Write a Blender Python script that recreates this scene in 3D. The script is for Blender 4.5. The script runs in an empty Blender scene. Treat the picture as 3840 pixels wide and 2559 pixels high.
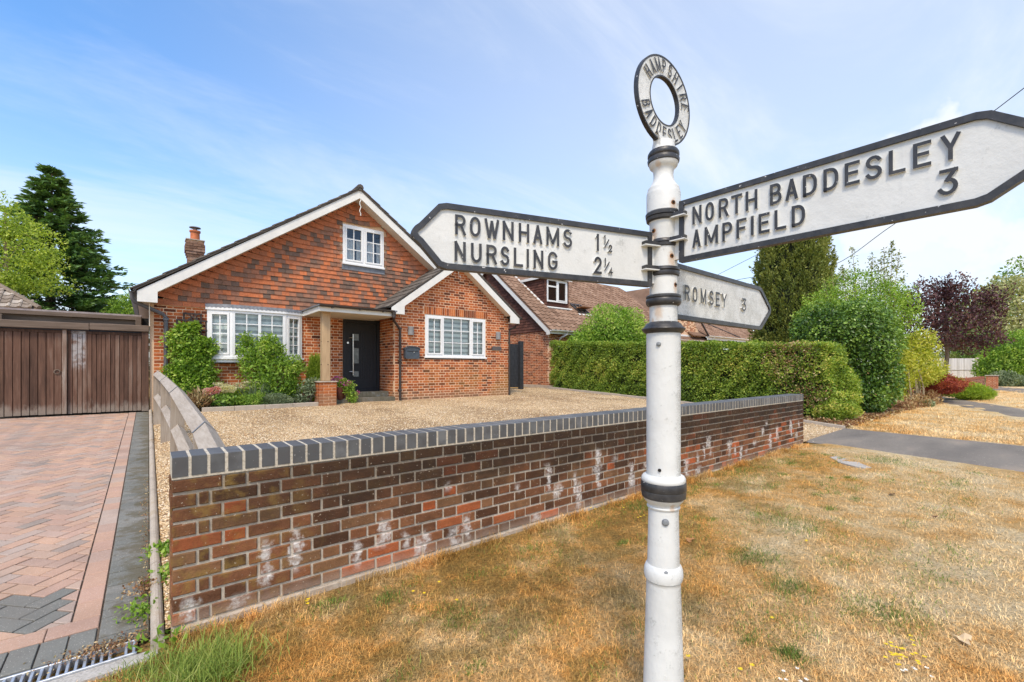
import bpy, bmesh, math, random
import numpy as np
from mathutils import Vector, Matrix
rs = np.random.RandomState(11)
random.seed(11)
S = bpy.context.scene
C = S.collection
PI = math.pi
# The axes follow the garden wall: x runs along it to the right, y goes towards the house, z is up.

# ------------------------------------------------------------------ camera, sky, sun, exposure
cd = bpy.data.cameras.new('camera')
cam = bpy.data.objects.new('camera', cd)
C.objects.link(cam)
cam.location = (-0.0852, -2.827, 1.367)
cam.rotation_euler = (PI / 2, 0, -math.atan2(0.6311, 0.7757))
cd.sensor_width = 36
cd.lens = 36 * 1676 / 3840
cd.shift_y = (1381 - 1279.5) / 3840
cd.clip_start = 0.05
cd.clip_end = 3000
S.camera = cam

SUN_DIR = Vector((-0.44, -0.46, 0.88)).normalized()
W = bpy.data.worlds.new('World')
S.world = W
W.use_nodes = True
wt = W.node_tree
wt.nodes.clear()
wo = wt.nodes.new('ShaderNodeOutputWorld')
bg = wt.nodes.new('ShaderNodeBackground')
sky = wt.nodes.new('ShaderNodeTexSky')
sky.sky_type = 'NISHITA'
sky.sun_disc = False
sky.sun_elevation = math.asin(SUN_DIR.z)
sky.sun_rotation = math.atan2(SUN_DIR.x, SUN_DIR.y)
sky.air_density = 1.0
sky.dust_density = 1.2
sky.ozone_density = 2.0
bg.inputs[1].default_value = 0.15
tc = wt.nodes.new('ShaderNodeTexCoord')


def wn(t, **k):
    n = wt.nodes.new(t)
    for a, b in k.items():
        setattr(n, a, b)
    return n


def wl(a, b):
    wt.links.new(a, b)


# thin high cloud: the veil thickens towards the right of the street and near the horizon
sep = wn('ShaderNodeSeparateXYZ')
wl(tc.outputs['Generated'], sep.inputs[0])
# flatten directions onto a cloud layer
add = wn('ShaderNodeMath', operation='ADD')
wl(sep.outputs[2], add.inputs[0])
add.inputs[1].default_value = 0.22
dx = wn('ShaderNodeMath', operation='DIVIDE')
wl(sep.outputs[0], dx.inputs[0])
wl(add.outputs[0], dx.inputs[1])
dy = wn('ShaderNodeMath', operation='DIVIDE')
wl(sep.outputs[1], dy.inputs[0])
wl(add.outputs[0], dy.inputs[1])
cmb = wn('ShaderNodeCombineXYZ')
wl(dx.outputs[0], cmb.inputs[0])
wl(dy.outputs[0], cmb.inputs[1])
mp = wn('ShaderNodeMapping')
mp.inputs['Scale'].default_value = (0.55, 1.5, 1)
mp.inputs['Rotation'].default_value = (0, 0, math.radians(-24))
wl(cmb.outputs[0], mp.inputs[0])
n1 = wn('ShaderNodeTexNoise')
n1.inputs['Scale'].default_value = 1.1
n1.inputs['Detail'].default_value = 7
n1.inputs['Roughness'].default_value = 0.62
n1.inputs['Distortion'].default_value = 0.6
wl(mp.outputs[0], n1.inputs['Vector'])
rv = wn('ShaderNodeMapRange', interpolation_type='SMOOTHSTEP')
rv.inputs[1].default_value = 0.40
rv.inputs[2].default_value = 0.70
wl(n1.outputs[0], rv.inputs[0])
# veil weight by azimuth (towards +x) and elevation
vx = wn('ShaderNodeMapRange', interpolation_type='SMOOTHSTEP')
vx.inputs[1].default_value = -0.25
vx.inputs[2].default_value = 0.95
vx.inputs[3].default_value = 0.0
vx.inputs[4].default_value = 0.56
wl(sep.outputs[0], vx.inputs[0])
ve = wn('ShaderNodeMapRange', interpolation_type='SMOOTHSTEP')
ve.inputs[1].default_value = 0.0
ve.inputs[2].default_value = 0.55
ve.inputs[3].default_value = 0.40
ve.inputs[4].default_value = 0.0
wl(sep.outputs[2], ve.inputs[0])
mx = wn('ShaderNodeMath', operation='MAXIMUM')
wl(vx.outputs[0], mx.inputs[0])
wl(ve.outputs[0], mx.inputs[1])
nm = wn('ShaderNodeMath', operation='MULTIPLY')
wl(rv.outputs[0], nm.inputs[0])
nm.inputs[1].default_value = 0.36
s1 = wn('ShaderNodeMath', operation='ADD', use_clamp=True)
wl(mx.outputs[0], s1.inputs[0])
wl(nm.outputs[0], s1.inputs[1])
# cumulus bank low on the right
n2 = wn('ShaderNodeTexNoise')
n2.inputs['Scale'].default_value = 3.4
n2.inputs['Detail'].default_value = 6
n2.inputs['Roughness'].default_value = 0.55
wl(tc.outputs['Generated'], n2.inputs['Vector'])
r2 = wn('ShaderNodeMapRange', interpolation_type='SMOOTHSTEP')
r2.inputs[1].default_value = 0.53
r2.inputs[2].default_value = 0.63
wl(n2.outputs[0], r2.inputs[0])
w2 = wn('ShaderNodeMapRange', interpolation_type='SMOOTHSTEP')
w2.inputs[1].default_value = 0.45
w2.inputs[2].default_value = 0.95
wl(sep.outputs[0], w2.inputs[0])
m2 = wn('ShaderNodeMath', operation='MULTIPLY')
wl(r2.outputs[0], m2.inputs[0])
wl(w2.outputs[0], m2.inputs[1])
s2 = wn('ShaderNodeMath', operation='MAXIMUM')
wl(s1.outputs[0], s2.inputs[0])
wl(m2.outputs[0], s2.inputs[1])
sc = wn('ShaderNodeMath', operation='MULTIPLY')
wl(s2.outputs[0], sc.inputs[0])
sc.inputs[1].default_value = 0.97
mixc = wn('ShaderNodeMix', data_type='RGBA')
wl(sc.outputs[0], mixc.inputs[0])
hs = wn('ShaderNodeHueSaturation')
hs.inputs['Saturation'].default_value = 1.25
hs.inputs['Value'].default_value = 0.94
wl(sky.outputs[0], hs.inputs['Color'])
wl(hs.outputs[0], mixc.inputs[6])
mixc.inputs[7].default_value = (3.0, 3.16, 3.42, 1)
wl(mixc.outputs[2], bg.inputs[0])
wl(bg.outputs[0], wo.inputs[0])

sl = bpy.data.lights.new('sun', 'SUN')
sl.energy = 1.45
sl.angle = math.radians(12)
sl.color = (1.0, 0.88, 0.70)
so = bpy.data.objects.new('sun', sl)
C.objects.link(so)
so.location = (0, -20, 60)
so.rotation_euler = SUN_DIR.to_track_quat('Z', 'Y').to_euler()

S.view_settings.view_transform = 'Standard'
S.view_settings.look = 'None'
S.view_settings.gamma = 1
S.view_settings.use_curve_mapping = False
S.view_settings.exposure = 1.14
S.render.engine = 'CYCLES'
try:
    S.cycles.max_bounces = 6
    S.cycles.transparent_max_bounces = 12
    S.cycles.use_denoising = True
except Exception:
    pass


# ------------------------------------------------------------------ helpers: colours and materials
def H(h):
    h = h.lstrip('#')
    out = []
    for i in (0, 2, 4):
        c = int(h[i:i + 2], 16) / 255
        out.append(c / 12.92 if c <= 0.04045 else ((c + 0.055) / 1.055) ** 2.4)
    return tuple(out)


class NM:
    """small node-tree builder"""

    def __init__(s, name):
        s.m = bpy.data.materials.new(name)
        s.m.use_nodes = True
        s.t = s.m.node_tree
        s.t.nodes.clear()
        s._p = None

    def n(s, ty, **k):
        n = s.t.nodes.new(ty)
        for a, b in k.items():
            setattr(n, a, b)
        return n

    def v(s, sock, val):
        if isinstance(val, bpy.types.NodeSocket):
            s.t.links.new(val, sock)
        elif isinstance(val, (tuple, list)) and sock.type == 'RGBA' and len(val) == 3:
            sock.default_value = (*val, 1)
        else:
            sock.default_value = val

    def pos(s, scale=None, rot=None):
        if s._p is None:
            s._p = s.n('ShaderNodeNewGeometry')
        o = s._p.outputs['Position']
        if scale is None:
            return o
        m = s.n('ShaderNodeMapping')
        m.inputs['Scale'].default_value = scale
        if rot:
            m.inputs['Rotation'].default_value = rot
        s.t.links.new(o, m.inputs[0])
        return m.outputs[0]

    def xyz(s):
        n = s.n('ShaderNodeSeparateXYZ')
        s.t.links.new(s.pos(), n.inputs[0])
        return n.outputs

    def noise(s, scale, detail=3, rough=0.55, st=None, dist=0, rot=None):
        n = s.n('ShaderNodeTexNoise')
        n.inputs['Scale'].default_value = scale
        n.inputs['Detail'].default_value = detail
        n.inputs['Roughness'].default_value = rough
        n.inputs['Distortion'].default_value = dist
        s.t.links.new(s.pos(st, rot) if st else s.pos(), n.inputs['Vector'])
        return n.outputs[0]

    def voro(s, scale, feature='F1', st=None, out='Distance'):
        n = s.n('ShaderNodeTexVoronoi', feature=feature)
        n.inputs['Scale'].default_value = scale
        s.t.links.new(s.pos(st) if st else s.pos(), n.inputs['Vector'])
        return n.outputs[out]

    def ramp(s, f, stops, interp='LINEAR'):
        n = s.n('ShaderNodeValToRGB')
        cr = n.color_ramp
        cr.interpolation = interp
        while len(cr.elements) < len(stops):
            cr.elements.new(0.5)
        for e, (p, c) in zip(cr.elements, stops):
            e.position = p
            e.color = (*c, 1) if len(c) == 3 else c
        s.v(n.inputs[0], f)
        return n.outputs[0]

    def mix(s, f, a, b, mode='MIX'):
        n = s.n('ShaderNodeMix', data_type='RGBA', blend_type=mode)
        s.v(n.inputs[0], f)
        s.v(n.inputs[6], a)
        s.v(n.inputs[7], b)
        return n.outputs[2]

    def ma(s, op, a, b=0.0, clamp=False):
        n = s.n('ShaderNodeMath', operation=op, use_clamp=clamp)
        s.v(n.inputs[0], a)
        s.v(n.inputs[1], b)
        return n.outputs[0]

    def rng(s, x, a, b, c=0.0, d=1.0):
        n = s.n('ShaderNodeMapRange', interpolation_type='SMOOTHSTEP')
        s.v(n.inputs[0], x)
        for i, q in enumerate((a, b, c, d)):
            s.v(n.inputs[1 + i], q)
        return n.outputs[0]

    def tone(s):
        a = s.n('ShaderNodeAttribute', attribute_name='tone', attribute_type='GEOMETRY')
        b = s.n('ShaderNodeAttribute', attribute_name='tone', attribute_type='OBJECT')
        return s.ma('ADD', a.outputs['Fac'], b.outputs['Fac'])

    def out(s, col, rough=0.8, h=None, bump=0.4, dist=0.01, spec=0.3, metal=0.0, trans=None):
        p = s.n('ShaderNodeBsdfPrincipled')
        s.v(p.inputs['Base Color'], col)
        s.v(p.inputs['Roughness'], rough)
        s.v(p.inputs['Specular IOR Level'], spec)
        s.v(p.inputs['Metallic'], metal)
        if h is not None:
            b = s.n('ShaderNodeBump')
            b.inputs['Strength'].default_value = bump
            b.inputs['Distance'].default_value = dist
            s.v(b.inputs['Height'], h)
            s.t.links.new(b.outputs[0], p.inputs['Normal'])
        o = s.n('ShaderNodeOutputMaterial')
        sh = p.outputs[0]
        if trans is not None:
            t = s.n('ShaderNodeBsdfTranslucent')
            s.v(t.inputs[0], trans[0])
            mxs = s.n('ShaderNodeMixShader')
            s.v(mxs.inputs[0], trans[1])
            s.t.links.new(sh, mxs.inputs[1])
            s.t.links.new(t.outputs[0], mxs.inputs[2])
            sh = mxs.outputs[0]
        s.t.links.new(sh, o.inputs[0])
        return s.m


MAT = {}


def plain(name, col, rough=0.6, var=0.12, scale=9.0, bump=0.15, spec=0.3, metal=0.0, dist=0.004):
    """painted or plain surface with slight mottling"""
    if name in MAT:
        return MAT[name]
    k = NM(name)
    nz = k.noise(scale, 4, 0.6)
    nf = k.noise(scale * 14, 3, 0.6)
    c = k.mix(k.rng(nz, 0.3, 0.7), tuple(x * (1 - var) for x in col), tuple(min(1, x * (1 + var)) for x in col))
    MAT[name] = k.out(c, rough, nf, bump, dist, spec, metal)
    return MAT[name]


def brickmat(name, stops, stain=None, grain=90):
    k = NM(name)
    t = k.tone()
    c = k.ramp(t, stops)
    g = k.noise(grain, 3, 0.65)
    m = k.noise(14, 4, 0.6)
    c = k.mix(0.55, c, k.ramp(m, [(0.25, (0.45, 0.42, 0.4)), (0.6, (1, 1, 1)), (0.85, (1.25, 1.2, 1.1))]), 'MULTIPLY')
    c = k.mix(0.35, c, k.ramp(g, [(0.3, (0.5, 0.5, 0.5)), (0.62, (1.1, 1.1, 1.1))]), 'MULTIPLY')
    if stain:
        c = stain(k, c)
    MAT[name] = k.out(c, 0.88, k.ma('ADD', g, k.ma('MULTIPLY', m, 1.5)), 0.7, 0.006, 0.15)
    return MAT[name]


def woodmat(name, stops, axis='z', rough=0.8, fine=60):
    k = NM(name)
    st = {'z': (1, 1, 0.05), 'x': (0.05, 1, 1), 'y': (1, 0.05, 1)}[axis]
    t = k.tone()
    g = k.noise(fine, 4, 0.65, st)
    w = k.noise(6, 4, 0.6, {'z': (1, 1, 0.25), 'x': (0.25, 1, 1), 'y': (1, 0.25, 1)}[axis])
    f = k.ma('ADD', k.ma('MULTIPLY', t, 0.45), k.ma('ADD', k.ma('MULTIPLY', g, 0.45), k.ma('MULTIPLY', w, 0.35)))
    c = k.ramp(f, stops)
    MAT[name] = k.out(c, rough, g, 0.5, 0.004, 0.2)
    return MAT[name]


def leafmat(name, stops, tr=0.35, rough=0.5):
    k = NM(name)
    t = k.tone()
    nz = k.noise(1.7, 3, 0.6)
    f = k.ma('ADD', k.ma('MULTIPLY', t, 0.7), k.ma('MULTIPLY', nz, 0.5))
    c = k.ramp(f, stops)
    MAT[name] = k.out(c, rough, None, spec=0.35, trans=(k.mix(1.0, c, (1.25, 1.35, 0.55), 'MULTIPLY'), tr))
    return MAT[name]


# ------------------------------------------------------------------ helpers: objects
def prop(o, label=None, cat=None, group=None, kind=None):
    for a, b in (('label', label), ('category', cat), ('group', group), ('kind', kind)):
        if b:
            o[a] = b
    return o


def thing(name, label, cat, loc=(0, 0, 0), group=None):
    o = bpy.data.objects.new(name, None)
    o.empty_display_size = 0.2
    o.location = loc
    C.objects.link(o)
    return prop(o, label, cat, group)


def pinv(o, parent):
    """keep world coordinates when parenting (things are never rotated before this)"""
    o.parent = parent
    p = parent
    m = Matrix.Identity(4)
    chain = []
    while p:
        chain.append(p)
        p = p.parent
    for q in reversed(chain):
        m = m @ q.matrix_parent_inverse @ q.matrix_basis
    o.matrix_parent_inverse = m.inverted()


def link(o, parent=None):
    C.objects.link(o)
    if parent is not None:
        pinv(o, parent)
    return o


def bigmesh(name, V, F, mats, tones=None, smooth=False, mi=None):
    """V (n,3) array, F (m,k) array of equal-sized faces"""
    V = np.asarray(V, np.float32)
    F = np.asarray(F, np.int32)
    me = bpy.data.meshes.new(name)
    me.vertices.add(len(V))
    me.vertices.foreach_set('co', V.ravel())
    k = F.shape[1]
    me.loops.add(F.size)
    me.loops.foreach_set('vertex_index', F.ravel())
    me.polygons.add(len(F))
    me.polygons.foreach_set('loop_start', np.arange(0, F.size, k, dtype=np.int32))
    me.polygons.foreach_set('loop_total', np.full(len(F), k, np.int32))
    if mi is not None:
        me.polygons.foreach_set('material_index', np.asarray(mi, np.int32))
    if smooth:
        me.polygons.foreach_set('use_smooth', np.ones(len(F), bool))
    me.update(calc_edges=True)
    if tones is not None:
        a = me.attributes.new('tone', 'FLOAT', 'FACE')
        a.data.foreach_set('value', np.asarray(tones, np.float32))
    for m in (mats if isinstance(mats, (list, tuple)) else [mats]):
        me.materials.append(m)
    return me


class MB:
    """mesh collector in world coordinates"""

    def __init__(s):
        s.V, s.F, s.T, s.I = [], [], [], []

    def add(s, V, F, tone=0.0, mi=0):
        b = len(s.V)
        s.V += [tuple(v) for v in V]
        for f in F:
            s.F.append(tuple(i + b for i in f))
            s.T.append(tone)
            s.I.append(mi)
        return s

    def box(s, x0, x1, y0, y1, z0, z1, tone=0.0, mi=0):
        V = [(x, y, z) for z in (z0, z1) for y in (y0, y1) for x in (x0, x1)]
        F = [(0, 2, 3, 1), (4, 5, 7, 6), (0, 1, 5, 4), (2, 6, 7, 3), (0, 4, 6, 2), (1, 3, 7, 5)]
        return s.add(V, F, tone, mi)

    def cbox(s, x0, x1, y0, y1, z0, z1, c=0.004, tone=0.0, mi=0):
        """chamfered box"""
        bm = bmesh.new()
        bmesh.ops.create_cube(bm, size=1)
        for v in bm.verts:
            v.co = Vector(((x0 + x1) / 2 + v.co.x * (x1 - x0), (y0 + y1) / 2 + v.co.y * (y1 - y0),
                           (z0 + z1) / 2 + v.co.z * (z1 - z0)))
        bmesh.ops.bevel(bm, geom=bm.edges[:], offset=c, segments=1, affect='EDGES')
        bm.verts.index_update()
        s.add([v.co[:] for v in bm.verts], [[v.index for v in f.verts] for f in bm.faces], tone, mi)
        bm.free()
        return s

    def prism(s, poly, axis, a0, a1, tone=0.0, mi=0):
        """poly: 2-D points; axis 'y': points are (x,z); 'x': (y,z); 'z': (x,y)"""
        n = len(poly)

        def P(p, a):
            return {'y': (p[0], a, p[1]), 'x': (a, p[0], p[1]), 'z': (p[0], p[1], a)}[axis]
        V = [P(p, a0) for p in poly] + [P(p, a1) for p in poly]
        F = [tuple(range(n)), tuple(range(2 * n - 1, n - 1, -1))]
        F += [(i, i + n, (i + 1) % n + n, (i + 1) % n) for i in range(n)]
        return s.add(V, F, tone, mi)

    def tube(s, path, r, seg=8, tone=0.0, mi=0, caps=True, radii=None):
        path = [Vector(p) for p in path]
        V, F = [], []
        for i, p in enumerate(path):
            a = path[max(i - 1, 0)]
            b = path[min(i + 1, len(path) - 1)]
            d = (b - a).normalized()
            up = Vector((0, 0, 1)) if abs(d.z) < 0.9 else Vector((1, 0, 0))
            e1 = d.cross(up).normalized()
            e2 = d.cross(e1)
            rr = radii[i] if radii else r
            for j in range(seg):
                q = 2 * PI * j / seg
                V.append(p + (e1 * math.cos(q) + e2 * math.sin(q)) * rr)
        for i in range(len(path) - 1):
            for j in range(seg):
                k = (j + 1) % seg
                F.append((i * seg + j, i * seg + k, (i + 1) * seg + k, (i + 1) * seg + j))
        if caps:
            F.append(tuple(range(seg - 1, -1, -1)))
            F.append(tuple(range((len(path) - 1) * seg, len(path) * seg)))
        return s.add(V, F, tone, mi)

    def lathe(s, prof, cx, cy, seg=24, tone=0.0, mi=0, caps=True):
        V, F = [], []
        for r, z in prof:
            for j in range(seg):
                q = 2 * PI * j / seg
                V.append((cx + r * math.cos(q), cy + r * math.sin(q), z))
        for i in range(len(prof) - 1):
            for j in range(seg):
                k = (j + 1) % seg
                F.append((i * seg + j, i * seg + k, (i + 1) * seg + k, (i + 1) * seg + j))
        if caps:
            F.append(tuple(range(seg - 1, -1, -1)))
            F.append(tuple(range((len(prof) - 1) * seg, len(prof) * seg)))
        return s.add(V, F, tone, mi)

    def mesh(s, name, mats, smooth=False):
        me = bpy.data.meshes.new(name)
        me.from_pydata(s.V, [], s.F)
        for m in (mats if isinstance(mats, (list, tuple)) else [mats]):
            me.materials.append(m)
        if any(s.I):
            me.polygons.foreach_set('material_index', s.I)
        if any(s.T):
            a = me.attributes.new('tone', 'FLOAT', 'FACE')
            a.data.foreach_set('value', s.T)
        if smooth:
            me.polygons.foreach_set('use_smooth', [True] * len(s.F))
        bm = bmesh.new()
        bm.from_mesh(me)
        bmesh.ops.recalc_face_normals(bm, faces=bm.faces[:])
        bm.to_mesh(me)
        bm.free()
        if smooth:
            try:
                me.set_sharp_from_angle(angle=math.radians(42))
            except Exception:
                pass
        me.update()
        return me

    def build(s, name, mats, parent=None, smooth=False, kind=None):
        o = bpy.data.objects.new(name, s.mesh(name, mats, smooth))
        link(o, parent)
        return prop(o, kind=kind)


CAMP = np.array((-0.0852, -2.827, 1.367))


def pieces(name, base, items, parent, mat, limit=300, key=None):
    """alike pieces that share the base mesh: items = [(Matrix, tone)]; past the limit the smallest-looking ones are joined"""
    V0 = np.array([v[:] for v in base.V], np.float32)
    me = base.mesh(name, mat)
    sc = []
    for M, t in items:
        p = np.array(M.translation)
        d = np.linalg.norm(p - CAMP)
        s = M.to_scale()
        sc.append(s.x / d)
    order = sorted(range(len(items)), key=lambda i: -sc[i])
    for i in order[:limit]:
        M, t = items[i]
        o = bpy.data.objects.new(name, me)
        C.objects.link(o)
        o.parent = parent
        pm = parent.matrix_parent_inverse @ parent.matrix_basis
        q = parent.parent
        while q:
            pm = q.matrix_parent_inverse @ q.matrix_basis @ pm
            q = q.parent
        o.matrix_parent_inverse = pm.inverted()
        o.matrix_basis = M
        o['tone'] = float(t)
    rest = order[limit:]
    if rest:
        V, F, T = [], [], []
        b = 0
        for i in rest:
            M, t = items[i]
            A = np.array(M)
            V.append(V0 @ A[:3, :3].T + A[:3, 3])
            for f in base.F:
                F.append([k + b for k in f])
                T.append(t)
            b += len(V0)
        m2 = bpy.data.meshes.new(name + '_rest')
        m2.from_pydata(np.concatenate(V).tolist(), [], F)
        a = m2.attributes.new('tone', 'FLOAT', 'FACE')
        a.data.foreach_set('value', T)
        m2.materials.append(mat)
        o = bpy.data.objects.new(name + 's', m2)
        link(o, parent)
        o['kind'] = 'stuff'


def brick_base(cx=0.02, cz=0.07, cy=0.05):
    """unit brick: front at y=0, chamfered front edges"""
    b = MB()
    x, z = 0.5, 0.5
    V = [(-x + cx, 0, -z + cz), (x - cx, 0, -z + cz), (x - cx, 0, z - cz), (-x + cx, 0, z - cz),
         (-x, cy, -z), (x, cy, -z), (x, cy, z), (-x, cy, z), (-x, 1, -z), (x, 1, -z), (x, 1, z), (-x, 1, z)]
    F = [(0, 1, 2, 3)]
    for i in range(4):
        j = (i + 1) % 4
        F.append((i, 4 + i, 4 + j, j))
        F.append((4 + i, 8 + i, 8 + j, 4 + j))
    F.append((8, 11, 10, 9))
    b.add(V, F)
    return b


BRICK = brick_base()
HEADER = brick_base(0.04, 0.07, 0.05)


def course_runs(length, odd, x0=0.0, header=0.1125, pitch=0.3375):
    """Flemish bond: list of (a,b,is_header) along one course"""
    out = []
    a = x0
    if odd:
        out += [(x0, x0 + header, True), (x0 + header, x0 + 0.169, True)]
        a = x0 + 0.169
    hd = False
    while a < x0 + length:
        w = header if hd else pitch - header
        out.append((a, a + w, hd))
        a += w
        hd = not hd
    return out


def wall_bricks(origin, rotz, length, z0, n, intervals, tonefn, course=0.075, hgt=0.0622, joint=0.0135, depth=0.1, shift=0):
    """bricks of one wall face; local x along the wall, local y into it; returns two lists (stretchers, headers)"""
    R = Matrix.Translation(origin) @ Matrix.Rotation(rotz, 4, 'Z')
    st, hd = [], []
    for i in range(n):
        za = z0 + i * course
        zc = za + course / 2
        for (a, b) in intervals(zc):
            for (p, q, h) in course_runs(length + 1, (i + shift) % 2, -0.0):
                p2, q2 = max(p, a), min(q, b)
                if q2 - p2 < 0.03:
                    continue
                L = q2 - p2 - joint + rs.uniform(-0.003, 0.003)
                M = R @ Matrix.Translation(((p2 + q2) / 2, rs.uniform(-0.0025, 0.002), zc + rs.uniform(-0.002, 0.002))) @ Matrix.Rotation(rs.uniform(-0.006, 0.006), 4, 'Y')
                M = M @ Matrix.Diagonal((L, depth, hgt * rs.uniform(0.97, 1.03), 1))
                (hd if L < 0.15 else st).append((M, tonefn((p2 + q2) / 2, zc, h)))
    return st, hd


def mortar_strips(mb, origin, rotz, z0, n, intervals, course=0.075, back=0.004):
    R = Matrix.Translation(origin) @ Matrix.Rotation(rotz, 4, 'Z')
    for i in range(n):
        za = z0 + i * course
        for (a, b) in intervals(za + course / 2):
            V = [R @ Vector(p) for p in ((a, back, za), (b, back, za), (b, back, za + course), (a, back, za + course),
                                         (a, 0.1, za), (b, 0.1, za), (b, 0.1, za + course), (a, 0.1, za + course))]
            mb.add(V, [(0, 1, 2, 3), (0, 3, 7, 4), (1, 5, 6, 2)])


# ------------------------------------------------------------------ helpers: foliage
def nrm(a):
    return a / np.maximum(np.linalg.norm(a, axis=1, keepdims=True), 1e-6)


def leaf_arrays(P, D, N, L, Wd, fold=0.12):
    """rhombic folded leaves; P root, D direction, N leaf normal"""
    n = len(P)
    D = nrm(D)
    Sd = nrm(np.cross(D, N))
    N = np.cross(Sd, D)
    L = np.broadcast_to(np.asarray(L, float).reshape(-1, 1), (n, 1))
    Wd = np.broadcast_to(np.asarray(Wd, float).reshape(-1, 1), (n, 1))
    v0 = P
    mid = P + D * L * 0.45 + N * L * fold
    V = np.stack([v0, mid + Sd * Wd * 0.5, P + D * L, mid - Sd * Wd * 0.5], 1).reshape(-1, 3)
    b = np.arange(n)[:, None] * 4
    F = np.concatenate([b + np.array([[0, 1, 2]]), b + np.array([[0, 2, 3]])], 1).reshape(-1, 3)
    return V, F


def leaves(name, P, N, L, asp, mat, parent, spread=0.7, up=0.0, tone=None, kind=None, flat=None):
    n = len(P)
    rnd = nrm(rs.normal(size=(n, 3)))
    D = nrm(N * (1 - spread) + rnd * spread + np.array([0, 0, up]))
    N2 = nrm(nrm(rs.normal(size=(n, 3))) * 0.8 + N * 0.8 + np.array([0, 0, 0.3]))
    Ls = L * rs.uniform(0.6, 1.3, n)
    V, F = leaf_arrays(P, D, N2, Ls, Ls * asp)
    if tone is None:
        tone = rs.uniform(0, 1, n)
    me = bigmesh(name, V, F, mat, np.repeat(tone, 2))
    o = bpy.data.objects.new(name, me)
    link(o, parent)
    return prop(o, kind=kind)


def lump(D, seed, f=2.5):
    """smooth pseudo-noise of directions in about -1..1"""
    r = np.random.RandomState(seed)
    s = np.zeros(len(D))
    for k in range(5):
        a = r.normal(size=3) * f * (1 + 0.5 * k)
        s += np.sin(D @ a + r.uniform(0, 6.28)) / (1 + 0.5 * k)
    return s / 2.2


def blob_pts(n, blobs, depth=0.3, amp=0.16, seed=1, low=None):
    """points near the surface of a union of ellipsoids; returns P, N, clump tone"""
    A = np.array([b[3] * b[4] + b[3] * b[5] + b[4] * b[5] for b in blobs], float)
    cnt = np.maximum(1, (n * A / A.sum() * 1.25).astype(int))
    Ps, Ns, Ts = [], [], []
    for i, b in enumerate(blobs):
        D = nrm(rs.normal(size=(cnt[i], 3)))
        lm = lump(D, seed * 31 + i, 3.2)
        rr = 1 - depth * rs.uniform(0, 1, cnt[i]) ** 1.6 + amp * lm
        c = np.array(b[:3])
        R = np.array(b[3:6])
        P = c + D * R * rr[:, None]
        ok = np.ones(len(P), bool)
        for j, q in enumerate(blobs):
            if j != i:
                ok &= (((P - np.array(q[:3])) / np.array(q[3:6])) ** 2).sum(1) > 0.62
        if low is not None:
            ok &= P[:, 2] > low
        Ps.append(P[ok])
        Ns.append(nrm(D / R)[ok])
        Ts.append((0.5 + 0.35 * lm + rs.uniform(-0.35, 0.35, len(P)))[ok])
    return np.concatenate(Ps), np.concatenate(Ns), np.clip(np.concatenate(Ts), 0, 1)


def limbs(mb, base, top, r0, tips, seg=7, wob=0.08):
    """tapered trunk from base to top with limbs to the given tips"""
    base, top = Vector(base), Vector(top)
    pts, rad = [], []
    for i in range(7):
        f = i / 6
        p = base.lerp(top, f) + Vector((random.uniform(-1, 1), random.uniform(-1, 1), 0)) * wob * (0 < i)
        pts.append(p)
        rad.append(r0 * (1 - 0.75 * f))
    mb.tube(pts, r0, seg, radii=rad)
    for tp in tips:
        tp = Vector(tp)
        f = random.uniform(0.35, 0.9)
        k = min(5, int(f * 6))
        a = pts[k].lerp(pts[k + 1], f * 6 - k)
        m = a.lerp(tp, 0.5) + Vector((random.uniform(-1, 1), random.uniform(-1, 1), random.uniform(0, 1))) * wob * 2
        rr = r0 * (1 - 0.75 * f) * 0.6
        mb.tube([a, m, tp], rr, 5, radii=[rr, rr * 0.6, rr * 0.15])


# ================================================================== GROUND
def sm(x, a, b):
    t = np.clip((np.asarray(x, float) - a) / (b - a), 0, 1)
    return t * t * (3 - 2 * t)


def lawn_z(u, v):
    """height of the natural ground"""
    z = np.interp(u, [-60, -0.2, 8.7, 13, 80], [-0.03, 0, 0.05, 0.10, 0.10])
    up = np.clip(np.asarray(v) * 0.03, 0, 0.42)
    dig = 0.07 * sm(v, 0.0, 0.25) * (1 - sm(u, 11.6, 12.2))
    dig = np.maximum(dig, 0.035 * (1 - sm(u, -0.12, -0.02)) * sm(v, -0.18, -0.08))
    path = 0.03 * sm(u, 8.2, 8.7) * (1 - sm(u, 11.3, 11.9)) * sm(v, -0.3, -0.05)
    return z + up - dig - path


def drive_z(v):
    return 0.046 * np.asarray(v, float) + 0.004


def gravel_z(u, v):
    u = np.asarray(u, float)
    v = np.asarray(v, float)
    base = 0.2 + 0.034 * v
    rampz = np.where(v < 4, 0.055 + (0.336 - 0.055) * v / 4, base)
    s = sm(u, 6.5, 8.8)
    z = base * (1 - s) + rampz * s
    low = 0.03 + 0.046 * v
    t = sm(u, 0.0, 0.55)
    return low * (1 - t) + z * t


def grid_mesh(name, us, vs, zf, mat, keep=None, smooth=True):
    U, Vv = np.meshgrid(us, vs)
    Z = zf(U, Vv)
    V = np.stack([U, Vv, Z], -1).reshape(-1, 3)
    n, m = len(vs), len(us)
    i, j = np.meshgrid(np.arange(n - 1), np.arange(m - 1), indexing='ij')
    a = (i * m + j).ravel()
    F = np.stack([a, a + 1, a + m + 1, a + m], 1)
    if keep is not None:
        cu = (us[:-1] + us[1:]) / 2
        cv = (vs[:-1] + vs[1:]) / 2
        CU, CV = np.meshgrid(cu, cv)
        F = F[keep(CU, CV).ravel()]
    return bigmesh(name, V, F, mat, smooth=smooth)


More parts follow.
